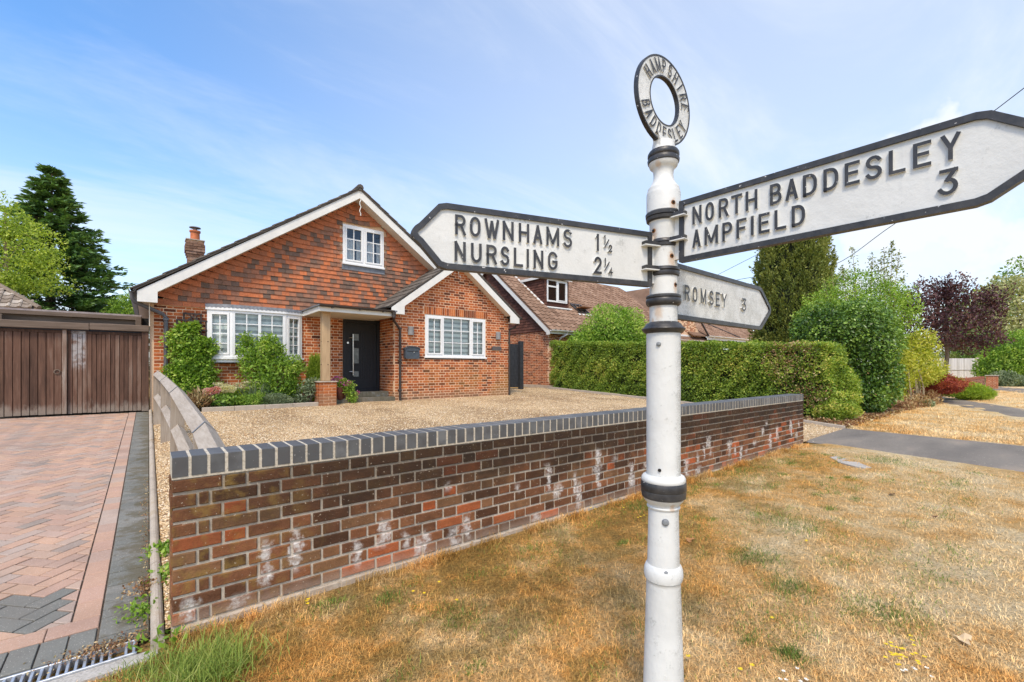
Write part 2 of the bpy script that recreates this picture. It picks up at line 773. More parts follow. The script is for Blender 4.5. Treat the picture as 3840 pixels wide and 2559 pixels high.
# ---- dry verge
def grass_col(k, blade=False):
    a = k.noise(0.9, 5, 0.62, dist=0.5)
    b = k.noise(4.5, 5, 0.68)
    x = k.xyz()
    # straw pale out on the verge, rust brown and olive close to the wall
    w = k.rng(k.ma('ADD', x[1], k.ma('MULTIPLY', x[0], -0.13)), -2.9, -0.7, -0.15, 0.11)
    f = k.ma('ADD', k.ma('ADD', k.ma('MULTIPLY', a, 1.5), k.ma('MULTIPLY', b, 0.7)), k.ma('ADD', w, -0.60))
    c = k.ramp(f, [(0.22, (0.88, 0.70, 0.43)), (0.38, (0.84, 0.61, 0.32)), (0.52, (0.75, 0.49, 0.215)),
                   (0.66, (0.74, 0.42, 0.135)), (0.82, (0.60, 0.315, 0.085)), (0.95, (0.40, 0.225, 0.075))])
    g = k.noise(1.7, 6, 0.72, st=(1, 1.5, 1), dist=0.4)
    g2 = k.noise(11.0, 4, 0.65)
    gm = k.rng(k.ma('ADD', k.ma('ADD', k.ma('MULTIPLY', g, 0.72), k.ma('MULTIPLY', g2, 0.28)), k.ma('MULTIPLY', w, 0.55)), 0.50, 0.61)
    c = k.mix(k.ma('MULTIPLY', gm, 0.55), c, (0.24, 0.185, 0.06))
    return c, f


k = NM('dry_turf')
c, f = grass_col(k)
fine = k.noise(55, 5, 0.75)
fine2 = k.noise(160, 3, 0.7)
c = k.mix(0.75, c, k.ramp(fine, [(0.36, (0.40, 0.34, 0.27)), (0.5, (0.95, 0.94, 0.9)), (0.62, (1.3, 1.25, 1.15))]), 'MULTIPLY')
MAT['turf'] = k.out(c, 0.95, k.ma('ADD', fine, fine2), 1.0, 0.03, 0.1)

k = NM('dry_blades')
c, f = grass_col(k)
t = k.tone()
c = k.mix(1.0, c, k.ramp(t, [(0.0, (0.45, 0.39, 0.31)), (0.35, (0.95, 0.9, 0.8)), (0.75, (1.25, 1.17, 1.0)), (1.0, (1.55, 1.45, 1.2))]), 'MULTIPLY')
MAT['blades'] = k.out(c, 0.75, None, spec=0.25, trans=(c, 0.25))

us = np.concatenate([np.linspace(-700, -40, 7), np.linspace(-34, -4, 8), np.arange(-3, 14, 0.09), np.linspace(14, 60, 90), np.linspace(70, 900, 9)])
vs = np.concatenate([np.linspace(-400, -20, 6), np.linspace(-14, -3.4, 9), np.arange(-3.2, 0.6, 0.08), np.linspace(0.7, 40, 60), np.linspace(60, 900, 8)])


def ground_zn(u, v):
    z = lawn_z(u, v)
    wob = 0.012 * np.sin(u * 3.1 + 1.7 * np.sin(v * 2.2)) * np.cos(v * 3.7 + u) + 0.008 * np.sin(u * 9.3 + v * 4.1) * np.sin(v * 8.7)
    near = sm(u, -0.3, 0.4) * (1 - sm(u, 7.5, 8.5)) * (1 - sm(v, -0.25, -0.05))
    far = sm(u, 12, 13) * (1 - sm(v, -0.2, 0.3))
    return z + wob * np.maximum(near, far * 1.3)


gnd = bpy.data.objects.new('ground', grid_mesh('ground', us, vs, ground_zn, MAT['turf']))
link(gnd)
prop(gnd, 'parched straw and rust coloured grass verge in front of the brick wall', 'ground', None, 'structure')


def blade_mesh(name, P, L, Wd, mat, tone, lean=0.9, curl=0.5, kind='stuff', parent=None):
    """three-triangle curved blades"""
    n = len(P)
    az = rs.uniform(0, 2 * PI, n)
    le = rs.uniform(0.15, 1, n) * lean
    d1 = np.stack([np.cos(az) * np.sin(le), np.sin(az) * np.sin(le), np.cos(le)], 1)
    le2 = np.minimum(le + curl * rs.uniform(0.3, 1.3, n), 1.62)
    d2 = np.stack([np.cos(az) * np.sin(le2), np.sin(az) * np.sin(le2), np.cos(le2)], 1)
    a2 = az + PI / 2 + rs.uniform(-0.5, 0.5, n)
    s = np.stack([np.cos(a2), np.sin(a2), np.zeros(n)], 1)
    L = np.asarray(L).reshape(-1, 1)
    Wd = np.asarray(Wd).reshape(-1, 1)
    m = P + d1 * L * 0.5
    V = np.stack([P - s * Wd * 0.5, P + s * Wd * 0.5, m + s * Wd * 0.4, m - s * Wd * 0.4, m + d2 * L * 0.5], 1).reshape(-1, 3)
    b = np.arange(n)[:, None] * 5
    F = np.concatenate([b + np.array([[0, 1, 2]]), b + np.array([[0, 2, 3]]), b + np.array([[3, 2, 4]])], 1).reshape(-1, 3)
    o = bpy.data.objects.new(name, bigmesh(name, V, F, mat, np.repeat(tone, 3)))
    link(o, parent)
    return prop(o, kind=kind)


def scatter_view(n, tmin, tmax, lo=-0.2, power=1.0):
    """random ground points spread evenly over the verge as seen from the road side"""
    t = tmin * (tmax / tmin) ** rs.uniform(0, 1, n)
    a = rs.uniform(-1.25, 1.25, n)
    u = -0.0852 + t * (0.6311 + a * 0.7757)
    v = -2.827 + t * (0.7757 - a * 0.6311)
    return u, v


u, v = scatter_view(330000, 1.75, 9.5)
x1 = (u > -0.55 + 0.2 * np.random.RandomState(3).rand(len(u))) & (v < -0.03) & (v > -3.1)
drain = (u < -0.02) & (v > -0.16)
apron = (u > 8.25 + 0.32 * (v + 2.5) * 0 + (v + 2.5) * 0.26 + 0.12 * np.sin(v * 9)) & (v > -2.6)
ok = x1 & ~drain & ~apron
u, v = u[ok], v[ok]
g = np.sin(u * 2.3 + 2 * np.sin(v * 1.9)) * np.sin(v * 3.1 - u) + rs.normal(0, 0.5, len(u))
sel = g > -0.7
u, v = u[sel], v[sel]
P = np.stack([u, v, ground_zn(u, v) - 0.004], 1)
td = np.hypot(u + 0.085, v + 2.827)
L = rs.uniform(0.018, 0.045, len(u))
blade_mesh('dry_grass', P, L, rs.uniform(0.0015, 0.0028, len(u)) * (1 + td * 0.12), MAT['blades'], rs.uniform(0, 1, len(u)), 1.56, 0.7)
prop(bpy.data.objects['dry_grass'], 'short dry straw blades matted over the verge', 'grass')
# longer dry fringe where the mower does not reach
n = 15000
u = rs.uniform(0.0, 8.7, n)
v = -0.02 - np.abs(rs.normal(0, 0.05, n))
cl = np.sin(u * 5.3) + np.sin(u * 13.1 + 1) + rs.normal(0, 0.8, n)
u, v = u[cl > 0.2], v[cl > 0.2]
P = np.stack([u, v, ground_zn(u, v) - 0.004], 1)
blade_mesh('dry_grass', P, rs.uniform(0.04, 0.105, len(u)), rs.uniform(0.002, 0.0036, len(u)) * (1 + u * 0.1), MAT['blades'], rs.uniform(0, 1, len(u)), 0.9, 0.8)
prop(bpy.data.objects['dry_grass.001'], 'longer dry grass fringe along the foot of the wall', 'grass')
# far part of the verge beyond the tarmac crossing
n = 45000
u = 11.2 + 26 * rs.uniform(0, 1, n) ** 1.6
v = rs.uniform(-2.6, 0.6, n)
ok = (u > 11.45 + (v < 0) * (v * 0.1)) & ~((u > 16.2 + (v + 2.2) * 2.55) & (u < 21.3 + (v + 2.1) * 2.45))
u, v = u[ok], v[ok]
P = np.stack([u, v, ground_zn(u, v) - 0.004], 1)
blade_mesh('dry_grass', P, rs.uniform(0.03, 0.07, len(u)), rs.uniform(0.006, 0.011, len(u)), MAT['blades'], rs.uniform(0, 1, len(u)), 1.4, 0.5)
prop(bpy.data.objects['dry_grass.002'], 'short dry grass beyond the tarmac crossing', 'grass')

# green survivors in the verge
k = NM('green_blades')
t = k.tone()
c = k.ramp(t, [(0.0, (0.07, 0.115, 0.022)), (0.5, (0.20, 0.29, 0.045)), (0.85, (0.40, 0.47, 0.09)), (1.0, (0.62, 0.56, 0.22))])
MAT['green_blades'] = k.out(c, 0.6, None, spec=0.3, trans=(c, 0.4))


def tuft(name, label, cx, cy, r, n, Lm, lean=0.8, wd=0.0035, lo=0.0, hi=1.0, z=None):
    q = rs.normal(0, 0.5, (n, 2)) * r
    uu, vv = cx + q[:, 0], cy + q[:, 1]
    P = np.stack([uu, vv, (ground_zn(uu, vv) if z is None else np.full(n, z)) - 0.003], 1)
    o = blade_mesh(name, P, rs.uniform(0.5, 1.2, n) * Lm, np.full(n, wd), MAT['green_blades'], rs.uniform(lo, hi, n), lean, 0.7, kind='stuff')
    return prop(o, label, 'grass', 'green tufts in the dry verge')


tuft('grass_tuft', 'bright lime green grass tuft at the foot of the wall corner', 0.10, -0.42, 0.22, 1500, 0.13, 0.9, 0.004, 0.35, 0.95)
tuft('grass_tuft', 'small green grass tuft beside the drain end', -0.10, -0.22, 0.12, 380, 0.07, 0.9, 0.0035)
for lab, cx, cy, r, n in (
        ('green clump in the verge just right of the white post', 1.72, -1.72, 0.05, 220),
        ('dark green clump low in the verge, middle right', 2.95, -1.78, 0.16, 420),
        ('olive green patch further up the verge towards the slab', 4.2, -1.35, 0.35, 700),
        ('dark green patch in the middle of the straw grass', 3.25, -1.45, 0.22, 600),
        ('small round green clump near the bottom edge', 2.25, -2.02, 0.07, 300),
        ('green patch among straw at the lower right', 3.05, -2.22, 0.2, 450),
        ('green strip of grass along the wall foot behind the post', 3.6, -0.25, 0.4, 900),
        ('green strip of grass along the far half of the wall foot', 5.6, -0.3, 0.6, 1000),
        ('thin green clump by the wall foot left of the post', 1.0, -0.35, 0.1, 160),
        ('thin green clump in rusty grass left of the post', 1.25, -0.75, 0.16, 260),
        ('green fringe of grass along the edge of the tarmac crossing', 8.1, -1.2, 0.35, 700)):
    tuft('grass_tuft', lab, cx, cy, r, n, 0.055, 1.25, 0.003, 0.0, 0.6)

# low olive patches too many to count
n = 15000
cx_, cy_ = rs.uniform(0.3, 8.2, 150), -rs.uniform(0.05, 1, 150) ** 1.4 * 2.5
q = rs.randint(0, 150, n)
rr_ = rs.uniform(0.025, 0.16, 150)
u, v = cx_[q] + rs.normal(0, 1, n) * rr_[q] * 1.3, cy_[q] + rs.normal(0, 1, n) * rr_[q] * 0.7
ok = (v < -0.03) & (u < 8.0)
u, v = u[ok], v[ok]
P = np.stack([u, v, ground_zn(u, v) - 0.004], 1)
blade_mesh('green_grass', P, rs.uniform(0.018, 0.05, len(u)), rs.uniform(0.002, 0.003, len(u)) * (1 + 0.1 * np.hypot(u, v + 2.8)), MAT['green_blades'], rs.uniform(0.05, 0.85, len(u)), 1.3, 0.6)
prop(bpy.data.objects['green_grass'], 'low olive green patches surviving in the dry verge', 'grass')

# yellow ragwort bits
k = NM('yellow_petal')
MAT['yellow'] = k.out((0.72, 0.50, 0.02), 0.6)


def flower_patch(label, spots, mat, size=0.01, h=0.05):
    mb = MB()
    for (x, y) in spots:
        z = float(ground_zn(x, y)) + random.uniform(0.3, 1) * h
        for q in range(6):
            a = q * PI / 3 + random.random()
            c0 = Vector((x, y, z))
            d = Vector((math.cos(a), math.sin(a), 0.35)) * size
            s = Vector((-math.sin(a), math.cos(a), 0)) * size * 0.4
            mb.add([c0, c0 + d * 0.6 + s, c0 + d, c0 + d * 0.6 - s], [(0, 1, 2, 3)])
    o = mb.build('wild_flowers', mat)
    prop(o, label, 'flowers', None, 'stuff')


def spread(cx, cy, r, n):
    return [(cx + random.gauss(0, r), cy + random.gauss(0, r)) for _ in range(n)]


flower_patch('yellow ragwort flowers at the bottom right of the verge', spread(2.62, -2.36, 0.055, 26), MAT['yellow'])
flower_patch('few yellow flowers scattered along the wall foot', spread(3.3, -0.5, 0.25, 14) + spread(1.2, -0.4, 0.1, 4) + spread(0.62, -0.12, 0.02, 3), MAT['yellow'], 0.011)
flower_patch('single yellow flowers in the straw right of the post', [(1.95, -1.93), (1.97, -1.97), (2.5, -1.85), (3.8, -1.6), (3.75, -1.62), (1.83, -1.75)], MAT['yellow'], 0.012)
k = NM('pale_petal')
MAT['pale'] = k.out((0.75, 0.72, 0.6), 0.7)
flower_patch('white clover heads at the bottom edge of the verge', spread(2.05, -2.1, 0.04, 10) + spread(2.55, -2.42, 0.03, 6), MAT['pale'], 0.009, 0.03)

# fallen leaves
k = NM('dead_leaf')
t = k.tone()
MAT['dead'] = k.out(k.ramp(t, [(0, (0.62, 0.46, 0.27)), (0.5, (0.36, 0.17, 0.06)), (1, (0.13, 0.07, 0.04))]), 0.8)


def dead_leaf(label, x, y, s, tone):
    mb = MB()
    pts = []
    for i in range(12):
        a = 2 * PI * i / 12
        r = s * (1 + 0.35 * math.sin(a * 3 + x) + random.uniform(-0.15, 0.15)) * (1.25 if abs(math.cos(a)) > 0.7 else 0.8)
        pts.append((x + r * math.cos(a), y + r * math.sin(a), float(ground_zn(x, y)) + 0.018 + random.uniform(-0.006, 0.012)))
    pts.append((x, y, float(ground_zn(x, y)) + 0.012))
    mb.add(pts, [(i, (i + 1) % 12, 12) for i in range(12)], tone)
    o = mb.build('fallen_leaf', MAT['dead'])
    prop(o, label, 'leaf', 'fallen leaves on the verge')


dead_leaf('curled pale dead leaf lying on the straw at the far lower right', 3.05, -2.52, 0.035, 0.05)
dead_leaf('rust brown dead leaf in the grass right of the post', 3.15, -1.02, 0.03, 0.5)
dead_leaf('dark dead leaf in the straw below the tarmac', 5.9, -1.72, 0.03, 1.0)
dead_leaf('small dark dead leaf near the right edge of the straw', 5.3, -2.12, 0.02, 0.9)

# cracked slab in the verge
k = NM('old_concrete')
a = k.noise(8, 5, 0.65)
b = k.noise(90, 3, 0.7)
MAT['old_concrete'] = k.out(k.mix(k.rng(b, 0.35, 0.65), k.ramp(a, [(0.3, (0.26, 0.24, 0.21)), (0.6, (0.40, 0.37, 0.32)), (0.8, (0.30, 0.27, 0.18))]), (0.48, 0.45, 0.40)), 0.92, k.ma('ADD', a, b), 0.6, 0.006, 0.15)
mb = MB()
mb.prism([(7.90, -0.70), (7.74, -0.66), (7.6, -0.76), (7.42, -0.86), (7.27, -1.08), (7.25, -1.18), (7.36, -1.24), (7.5, -1.12), (7.66, -1.02), (7.78, -0.86)], 'z', -0.02, 0.05)
prop(mb.build('stone_slab', MAT['old_concrete']), 'broken grey concrete slab sunk in the grass near the tarmac', 'slab')

# ---- tarmac
k = NM('tarmac')
a = k.noise(0.9, 4, 0.6, st=(0.5, 1.6, 1))
b = k.voro(130)
d = k.noise(300, 2, 0.6)
c = k.ramp(a, [(0.3, (0.145, 0.127, 0.106)), (0.55, (0.205, 0.178, 0.145)), (0.75, (0.31, 0.25, 0.185))])
c = k.mix(k.rng(d, 0.55, 0.72, 0, 0.5), c, (0.42, 0.40, 0.37))
c = k.mix(k.rng(k.noise(26, 2, 0.5), 0.70, 0.75), c, (0.55, 0.48, 0.38))
MAT['tarmac'] = k.out(c, 0.9, b, 0.6, 0.004, 0.2)


def strip_sheet(name, label, left, right, mat, n=40, zoff=0.012, w=18):
    """ribbon between two edge polylines [(x,y)...] draped on the ground"""
    def res(p):
        p = np.array(p, float)
        s = np.r_[0, np.cumsum(np.hypot(*np.diff(p, axis=0).T))]
        q = np.linspace(0, s[-1], n)
        return np.stack([np.interp(q, s, p[:, 0]), np.interp(q, s, p[:, 1])], 1)
    A, B = res(left), res(right)
    V = []
    for i in range(n):
        for j in range(w):
            f = j / (w - 1)
            p = A[i] * (1 - f) + B[i] * f
            if j in (0, w - 1):
                p = p + rs.normal(0, 0.018, 2)
            z = float(np.interp(p[0], [-60, -0.2, 8.7, 13, 80], [-0.03, 0, 0.05, 0.10, 0.10])) + max(0, p[1]) * 0.03
            V.append((p[0], p[1], z + zoff - (0.03 if j in (0, w - 1) else 0)))
    F = [(i * w + j, i * w + j + 1, (i + 1) * w + j + 1, (i + 1) * w + j) for i in range(n - 1) for j in range(w - 1)]
    o = bpy.data.objects.new(name, bigmesh(name, V, F, mat, smooth=True))
    link(o)
    return prop(o, label, 'path', None, 'structure')


strip_sheet('path', 'grey tarmac crossing over the verge to the gravel forecourt', [(9.1, 0.06), (8.43, -2.53), (8.2, -3.6)], [(11.5, 0.06), (11.2, -2.44), (11.0, -3.6)], MAT['tarmac'])
strip_sheet('path', 'far tarmac path beyond the second strip of dry verge', [(25.2, 1.1), (23.6, 0.45), (17.0, -2.2), (15.8, -3.4)], [(29.0, 0.9), (26.5, 0.3), (20.9, -2.1), (19.6, -3.4)], MAT['tarmac'])
strip_sheet('path', 'distant pale tarmac drive past the low brick wall', [(39.5, 0.4), (34.2, -1.6), (31, -3.2)], [(46, 0.4), (41, -1.7), (38, -3.2)], MAT['tarmac'])

# ---- gravel forecourt
k = NM('gravel')
v1 = k.voro(62, out='Color')
vd = k.voro(62)
v2 = k.voro(105, out='Color')
sx = k.n('ShaderNodeSeparateColor')
k.t.links.new(v1, sx.inputs[0])
c = k.ramp(sx.outputs[0], [(0.0, (0.30, 0.16, 0.075)), (0.18, (0.55, 0.36, 0.18)), (0.5, (0.74, 0.545, 0.31)), (0.8, (0.80, 0.63, 0.40)), (1.0, (0.84, 0.73, 0.54))])
c = k.mix(k.rng(vd, 0.35, 0.75, 0, 0.85), c, (0.16, 0.10, 0.055))
big = k.noise(0.8, 4, 0.6)
rut = k.noise(0.9, 4, 0.6, st=(1.4, 0.35, 1))
c = k.mix(0.8, c, k.ramp(k.ma('ADD', k.ma('MULTIPLY', big, 0.6), k.ma('MULTIPLY', rut, 0.4)), [(0.38, (0.55, 0.47, 0.38)), (0.5, (0.95, 0.92, 0.86)), (0.60, (1.15, 1.13, 1.08))]), 'MULTIPLY')
MAT['gravel'] = k.out(c, 0.85, vd, 0.9, -0.012, 0.2)
k = NM('stone_chips')
t = k.tone()
MAT['chips'] = k.out(k.ramp(t, [(0.0, (0.22, 0.11, 0.055)), (0.12, (0.47, 0.28, 0.13)), (0.45, (0.72, 0.53, 0.30)), (0.8, (0.80, 0.64, 0.42)), (1.0, (0.86, 0.78, 0.63))]), 0.8, spec=0.25)


def kerb_u(v):
    return np.interp(v, [0, 5.8, 10.2], [11.5, 12.15, 12.45])


gus = np.arange(-0.017, 12.75, 0.1)
gvs = np.concatenate([[0.06], np.arange(0.213, 11.0, 0.1)])


def gravel_keep(u, v):
    k_ = (u < kerb_u(v) - 0.02)
    k_ &= ~((u > 0.06) & (u < 8.68) & (v < 0.213))
    k_ &= ~((v > 9.6) & (u < 9.1))
    return k_


def gravel_zn(u, v):
    return gravel_z(u, v) + 0.010 * np.sin(u * 2.7 + 1.3 * np.sin(v * 1.9)) * np.sin(v * 2.3 + u) * sm(v, 0.0, 0.6)


gv = bpy.data.objects.new('gravel_forecourt', grid_mesh('gravel_forecourt', gus, gvs, gravel_zn, MAT['gravel'], gravel_keep))
link(gv)
prop(gv, 'cream and tan gravel forecourt between the wall and the house', 'gravel', None, 'structure')
n = 120000
t = 2.3 * (19 / 2.3) ** rs.uniform(0, 1, n)
a = rs.uniform(-0.9, 1.0, n)
u = -0.0852 + t * (0.6311 + a * 0.7757)
v = -2.827 + t * (0.7757 - a * 0.6311)
ok = (u > -0.015) & (v > 0.05) & (v < 10.8) & gravel_keep(u, v) & ~((v > 8.12) & (u < 4.95) & (u > 0.3)) & ~((v > 8.45) & (u < 9) & (u > 4.9)) & ~((v < 0.24) & (u > -0.005) & (u < 8.75))
u, v = u[ok][:46000], v[ok][:46000]
n = len(u)
oct_ = np.array([(1, 0, 0), (0.2, 0.8, 0.1), (-0.9, 0.2, 0), (-0.1, -0.85, 0.05), (0.05, 0, 0.75), (0, 0.1, -0.7)])
of = np.array([(0, 1, 4), (1, 2, 4), (2, 3, 4), (3, 0, 4), (1, 0, 5), (2, 1, 5), (3, 2, 5), (0, 3, 5)])
az = rs.uniform(0, 6.28, n)
sz = rs.uniform(0.005, 0.0125, n) * (1 + 0.03 * np.hypot(u, v + 2.8))
jit = rs.uniform(0.7, 1.3, (n, 6, 3))
B = oct_[None] * jit
X = (B[..., 0] * np.cos(az)[:, None] - B[..., 1] * np.sin(az)[:, None]) * sz[:, None] + u[:, None]
Y = (B[..., 0] * np.sin(az)[:, None] + B[..., 1] * np.cos(az)[:, None]) * sz[:, None] + v[:, None]
Z = B[..., 2] * sz[:, None] * 0.8 + gravel_zn(u, v)[:, None] + 0.002
F = (np.arange(n)[:, None, None] * 6 + of[None]).reshape(-1, 3)
o = bpy.data.objects.new('gravel_stones', bigmesh('gravel_stones', np.stack([X, Y, Z], -1).reshape(-1, 3), F, MAT['chips'], np.repeat(rs.uniform(0, 1, n), 8)))
link(o)
prop(o, 'loose cream and brown stone chips covering the forecourt', 'gravel', None, 'stuff')

# concrete kerb along the hedge and round the flower bed
k = NM('kerb_concrete')
a = k.noise(5, 4, 0.6)
b = k.noise(120, 3, 0.7)
c = k.ramp(a, [(0.3, (0.30, 0.25, 0.19)), (0.55, (0.42, 0.35, 0.27)), (0.75, (0.36, 0.28, 0.18))])
c = k.mix(k.rng(b, 0.4, 0.7, 0, 0.6), c, (0.52, 0.47, 0.40))
MAT['kerb'] = k.out(c, 0.92, b, 0.5, 0.004, 0.15)


def edging(name, label, pts, w, h, zf, seglen, tilt=0.0, roundtop=False, mat=None):
    t_ = thing(name, label, 'kerb', (*pts[0], float(zf(*pts[0]))))
    P = np.array(pts, float)
    s = np.r_[0, np.cumsum(np.hypot(*np.diff(P, axis=0).T))]
    n_ = max(1, int(round(s[-1] / seglen)))
    for i in range(n_):
        q0, q1 = s[-1] * i / n_ + 0.004, s[-1] * (i + 1) / n_ - 0.004
        a = np.array([np.interp(q0, s, P[:, 0]), np.interp(q0, s, P[:, 1])])
        b_ = np.array([np.interp(q1, s, P[:, 0]), np.interp(q1, s, P[:, 1])])
        d = (b_ - a) / np.linalg.norm(b_ - a)
        nn = np.array([-d[1], d[0]])
        if roundtop:
            prof = [(-w / 2, -0.06), (-w / 2, h * 0.55)] + [(-w / 2 * math.cos(q), h * 0.55 + h * 0.45 * math.sin(q)) for q in np.linspace(0.4, PI - 0.4, 6)] + [(w / 2, h * 0.55), (w / 2, -0.06)]
        else:
            prof = [(-w / 2, -0.08), (-w / 2, h - 0.008), (-w / 2 + 0.008, h), (w / 2 - 0.008, h), (w / 2, h - 0.008), (w / 2, -0.08)]
        V = []
        dz = random.uniform(-0.006, 0.006)
        for e, q in ((a, q0), (b_, q1)):
            z = float(zf(e[0], e[1])) + dz
            V += [(e[0] + nn[0] * p[0], e[1] + nn[1] * p[0], z + p[1]) for p in prof]
        m = len(prof)
        F = [tuple(range(m)), tuple(range(2 * m - 1, m - 1, -1))] + [(j, j + m, (j + 1) % m + m, (j + 1) % m) for j in range(m)]
        mb_ = MB()
        mb_.add(V, F, random.random())
        mb_.build('kerb_stone', mat or MAT['kerb'], t_)
    return t_


edging('kerb', 'concrete edging along the foot of the clipped hedge', [(11.5, 0.1), (12.15, 5.8), (12.45, 10.2)], 0.06, 0.07, lambda u, v: gravel_z(u, v), 0.92)
edging('kerb', 'buff concrete edging in front of the flower bed', [(0.75, 8.14), (1.9, 8.15), (3.02, 8.2)], 0.06, 0.10, lambda u, v: gravel_z(u, v) - 0.01, 0.6)
edging('kerb', 'round topped grey edging between block driveway and gravel', [(-0.05, -0.05), (-0.05, 9.3)], 0.055, 0.075, lambda u, v: drive_z(v) - 0.015, 0.92, roundtop=True)

# ---- block paved driveway
k = NM('paver')
t = k.tone()
c = k.ramp(t, [(0.0, (0.17, 0.175, 0.155)), (0.13, (0.23, 0.225, 0.20)), (0.17, (0.35, 0.275, 0.225)), (0.4, (0.46, 0.30, 0.225)), (0.65, (0.52, 0.335, 0.23)), (0.85, (0.43, 0.34, 0.28)), (1.0, (0.49, 0.315, 0.235))])
a = k.noise(3.2, 4, 0.6)
b = k.noise(150, 3, 0.75)
sp = k.voro(75)
c = k.mix(0.6, c, k.ramp(a, [(0.3, (0.75, 0.72, 0.7)), (0.7, (1.12, 1.1, 1.08))]), 'MULTIPLY')
c = k.mix(0.4, c, k.ramp(b, [(0.35, (0.62, 0.6, 0.58)), (0.6, (1.1, 1.1, 1.1))]), 'MULTIPLY')
c = k.mix(k.rng(sp, 0.10, 0.2, 0.5, 0.0), c, (0.66, 0.6, 0.54))
x = k.xyz()
ms = k.ma('MULTIPLY', k.rng(x[0], -0.285, -0.275), k.rng(k.ma('ADD', k.noise(7, 5, 0.7), k.ma('MULTIPLY', k.rng(x[0], -0.28, -0.08), 0.16)), 0.50, 0.68))
c = k.mix(k.ma('MULTIPLY', ms, 0.65), c, (0.105, 0.085, 0.045))
dirt = k.noise(0.8, 5, 0.65, st=(1, 0.5, 1))
c = k.mix(k.rng(dirt, 0.48, 0.72, 0, 0.45), c, (0.24, 0.20, 0.165))
MAT['paver'] = k.out(c, 0.9, b, 0.5, 0.004, 0.15)
k = NM('joint_sand')
MAT['joint'] = k.out(k.ramp(k.noise(40, 4, 0.7), [(0.3, (0.07, 0.055, 0.04)), (0.7, (0.2, 0.155, 0.11))]), 0.95, k.noise(200), 0.5, 0.004)
dg = grid_mesh('driveway', np.array([-12., -6, -4, -3, -2, -1, -0.4, -0.08]), np.array([0.1, 0.5, 2, 4, 6, 8, 9.6]), lambda u, v: drive_z(v) - 0.010, MAT['joint'])
drv = link(bpy.data.objects.new('driveway', dg))
prop(drv, 'herringbone block paved driveway of pink and grey blocks leading to the timber doors', 'driveway', None, 'structure')


def clip_poly(poly, x0, x1, y0, y1):
    for ax, lim, sg in ((0, x0, 1), (0, x1, -1), (1, y0, 1), (1, y1, -1)):
        out = []
        for i in range(len(poly)):
            a, b = poly[i - 1], poly[i]
            da, db = (a[ax] - lim) * sg, (b[ax] - lim) * sg
            if da >= 0:
                if db >= 0:
                    out.append(b)
                else:
                    f = da / (da - db)
                    out.append((a[0] + (b[0] - a[0]) * f, a[1] + (b[1] - a[1]) * f))
            elif db >= 0:
                f = da / (da - db)
                out.append((a[0] + (b[0] - a[0]) * f, a[1] + (b[1] - a[1]) * f))
                out.append(b)
        poly = out
        if len(poly) < 3:
            return []
    return poly


def parea(p):
    return 0.5 * abs(sum(p[i - 1][0] * p[i][1] - p[i][0] * p[i - 1][1] for i in range(len(p))))


pav = []
for x0 in [-0.4]:
    bz = 0.1
    ang = PI / 4
    ca, sa = math.cos(ang), math.sin(ang)
    jt = 0.0042
    for i in range(-90, 120):
        for j in range(-90, 120):
            for kind_ in (0, 1):
                if kind_ == 0 and (i - j) % 4 == 0:
                    r = (i * bz, (i + 2) * bz, j * bz, (j + 1) * bz)
                elif kind_ == 1 and (i - j) % 4 == 3:
                    r = (i * bz, (i + 1) * bz, j * bz, (j + 2) * bz)
                else:
                    continue
                q = [(r[0] + jt, r[2] + jt), (r[1] - jt, r[2] + jt), (r[1] - jt, r[3] - jt), (r[0] + jt, r[3] - jt)]
                q = [(x * ca - y * sa - 1.4, x * sa + y * ca + 0.6) for x, y in q]
                cx = sum(p[0] for p in q) / 4
                cy = sum(p[1] for p in q) / 4
                if cx > -0.25 or cx < -1.0 - 0.185 * cy or cy < 0.2 or cy > 9.7:
                    continue
                q = clip_poly(q, -6, -0.404, 0.474, 9.4)
                if len(q) >= 3 and parea(q) > 0.0012:
                    tn = random.uniform(0.25, 1.0) if random.random() > 0.07 else random.uniform(0.155, 0.2)
                    if 0.5 < cy < 0.95 and cx < -0.45 and random.random() < 0.55:
                        tn = 0.04
                    pav.append((q, tn))


def rect(x0, x1, y0, y1):
    return [(x0, y0), (x1, y0), (x1, y1), (x0, y1)]


y = 0.474
while y < 9.4:
    pav.append((rect(-0.396, -0.287, y, y + 0.196), random.uniform(0.2, 1)))
    y += 0.2
x = -0.287
while x > -1.2:
    pav.append((rect(x - 0.198, x, 0.34, 0.468), random.uniform(0.25, 1)))
    x -= 0.202
x = -0.29
while x > -1.2:
    pav.append((rect(x - 0.1, x - 0.002, 0.12, 0.333) if x > -0.35 else rect(x - 0.1, x - 0.003, 0.12, 0.333), 0.05))
    x -= 0.103
y = 0.12
while y < 9.4:
    pav.append((rect(-0.279, -0.082, y, y + 0.094), random.uniform(0.0, 0.12)))
    y += 0.1
pav.sort(key=lambda p: (p[0][0][0] + 0.085) ** 2 + (p[0][0][1] + 2.8) ** 2)


def paver_geo(mb, poly, tone):
    n_ = len(poly)
    cx = sum(p[0] for p in poly) / n_
    cy = sum(p[1] for p in poly) / n_
    dz = random.uniform(-0.0015, 0.0015)
    rmin = max(0.03, math.sqrt(parea(poly)) / 2)
    f = 1 - 0.003 / rmin
    top = [(cx + (p[0] - cx) * f, cy + (p[1] - cy) * f) for p in poly]
    V = [(p[0], p[1], float(drive_z(p[1])) - 0.03) for p in poly]
    V += [(p[0], p[1], float(drive_z(p[1])) - 0.003 + dz) for p in poly]
    V += [(p[0], p[1], float(drive_z(p[1])) + dz) for p in top]
    F = [tuple(range(2 * n_, 3 * n_))]
    for lv in (0, n_):
        F += [(lv + i, lv + (i + 1) % n_, lv + n_ + (i + 1) % n_, lv + n_ + i) for i in range(n_)]
    mb.add(V, F, tone)


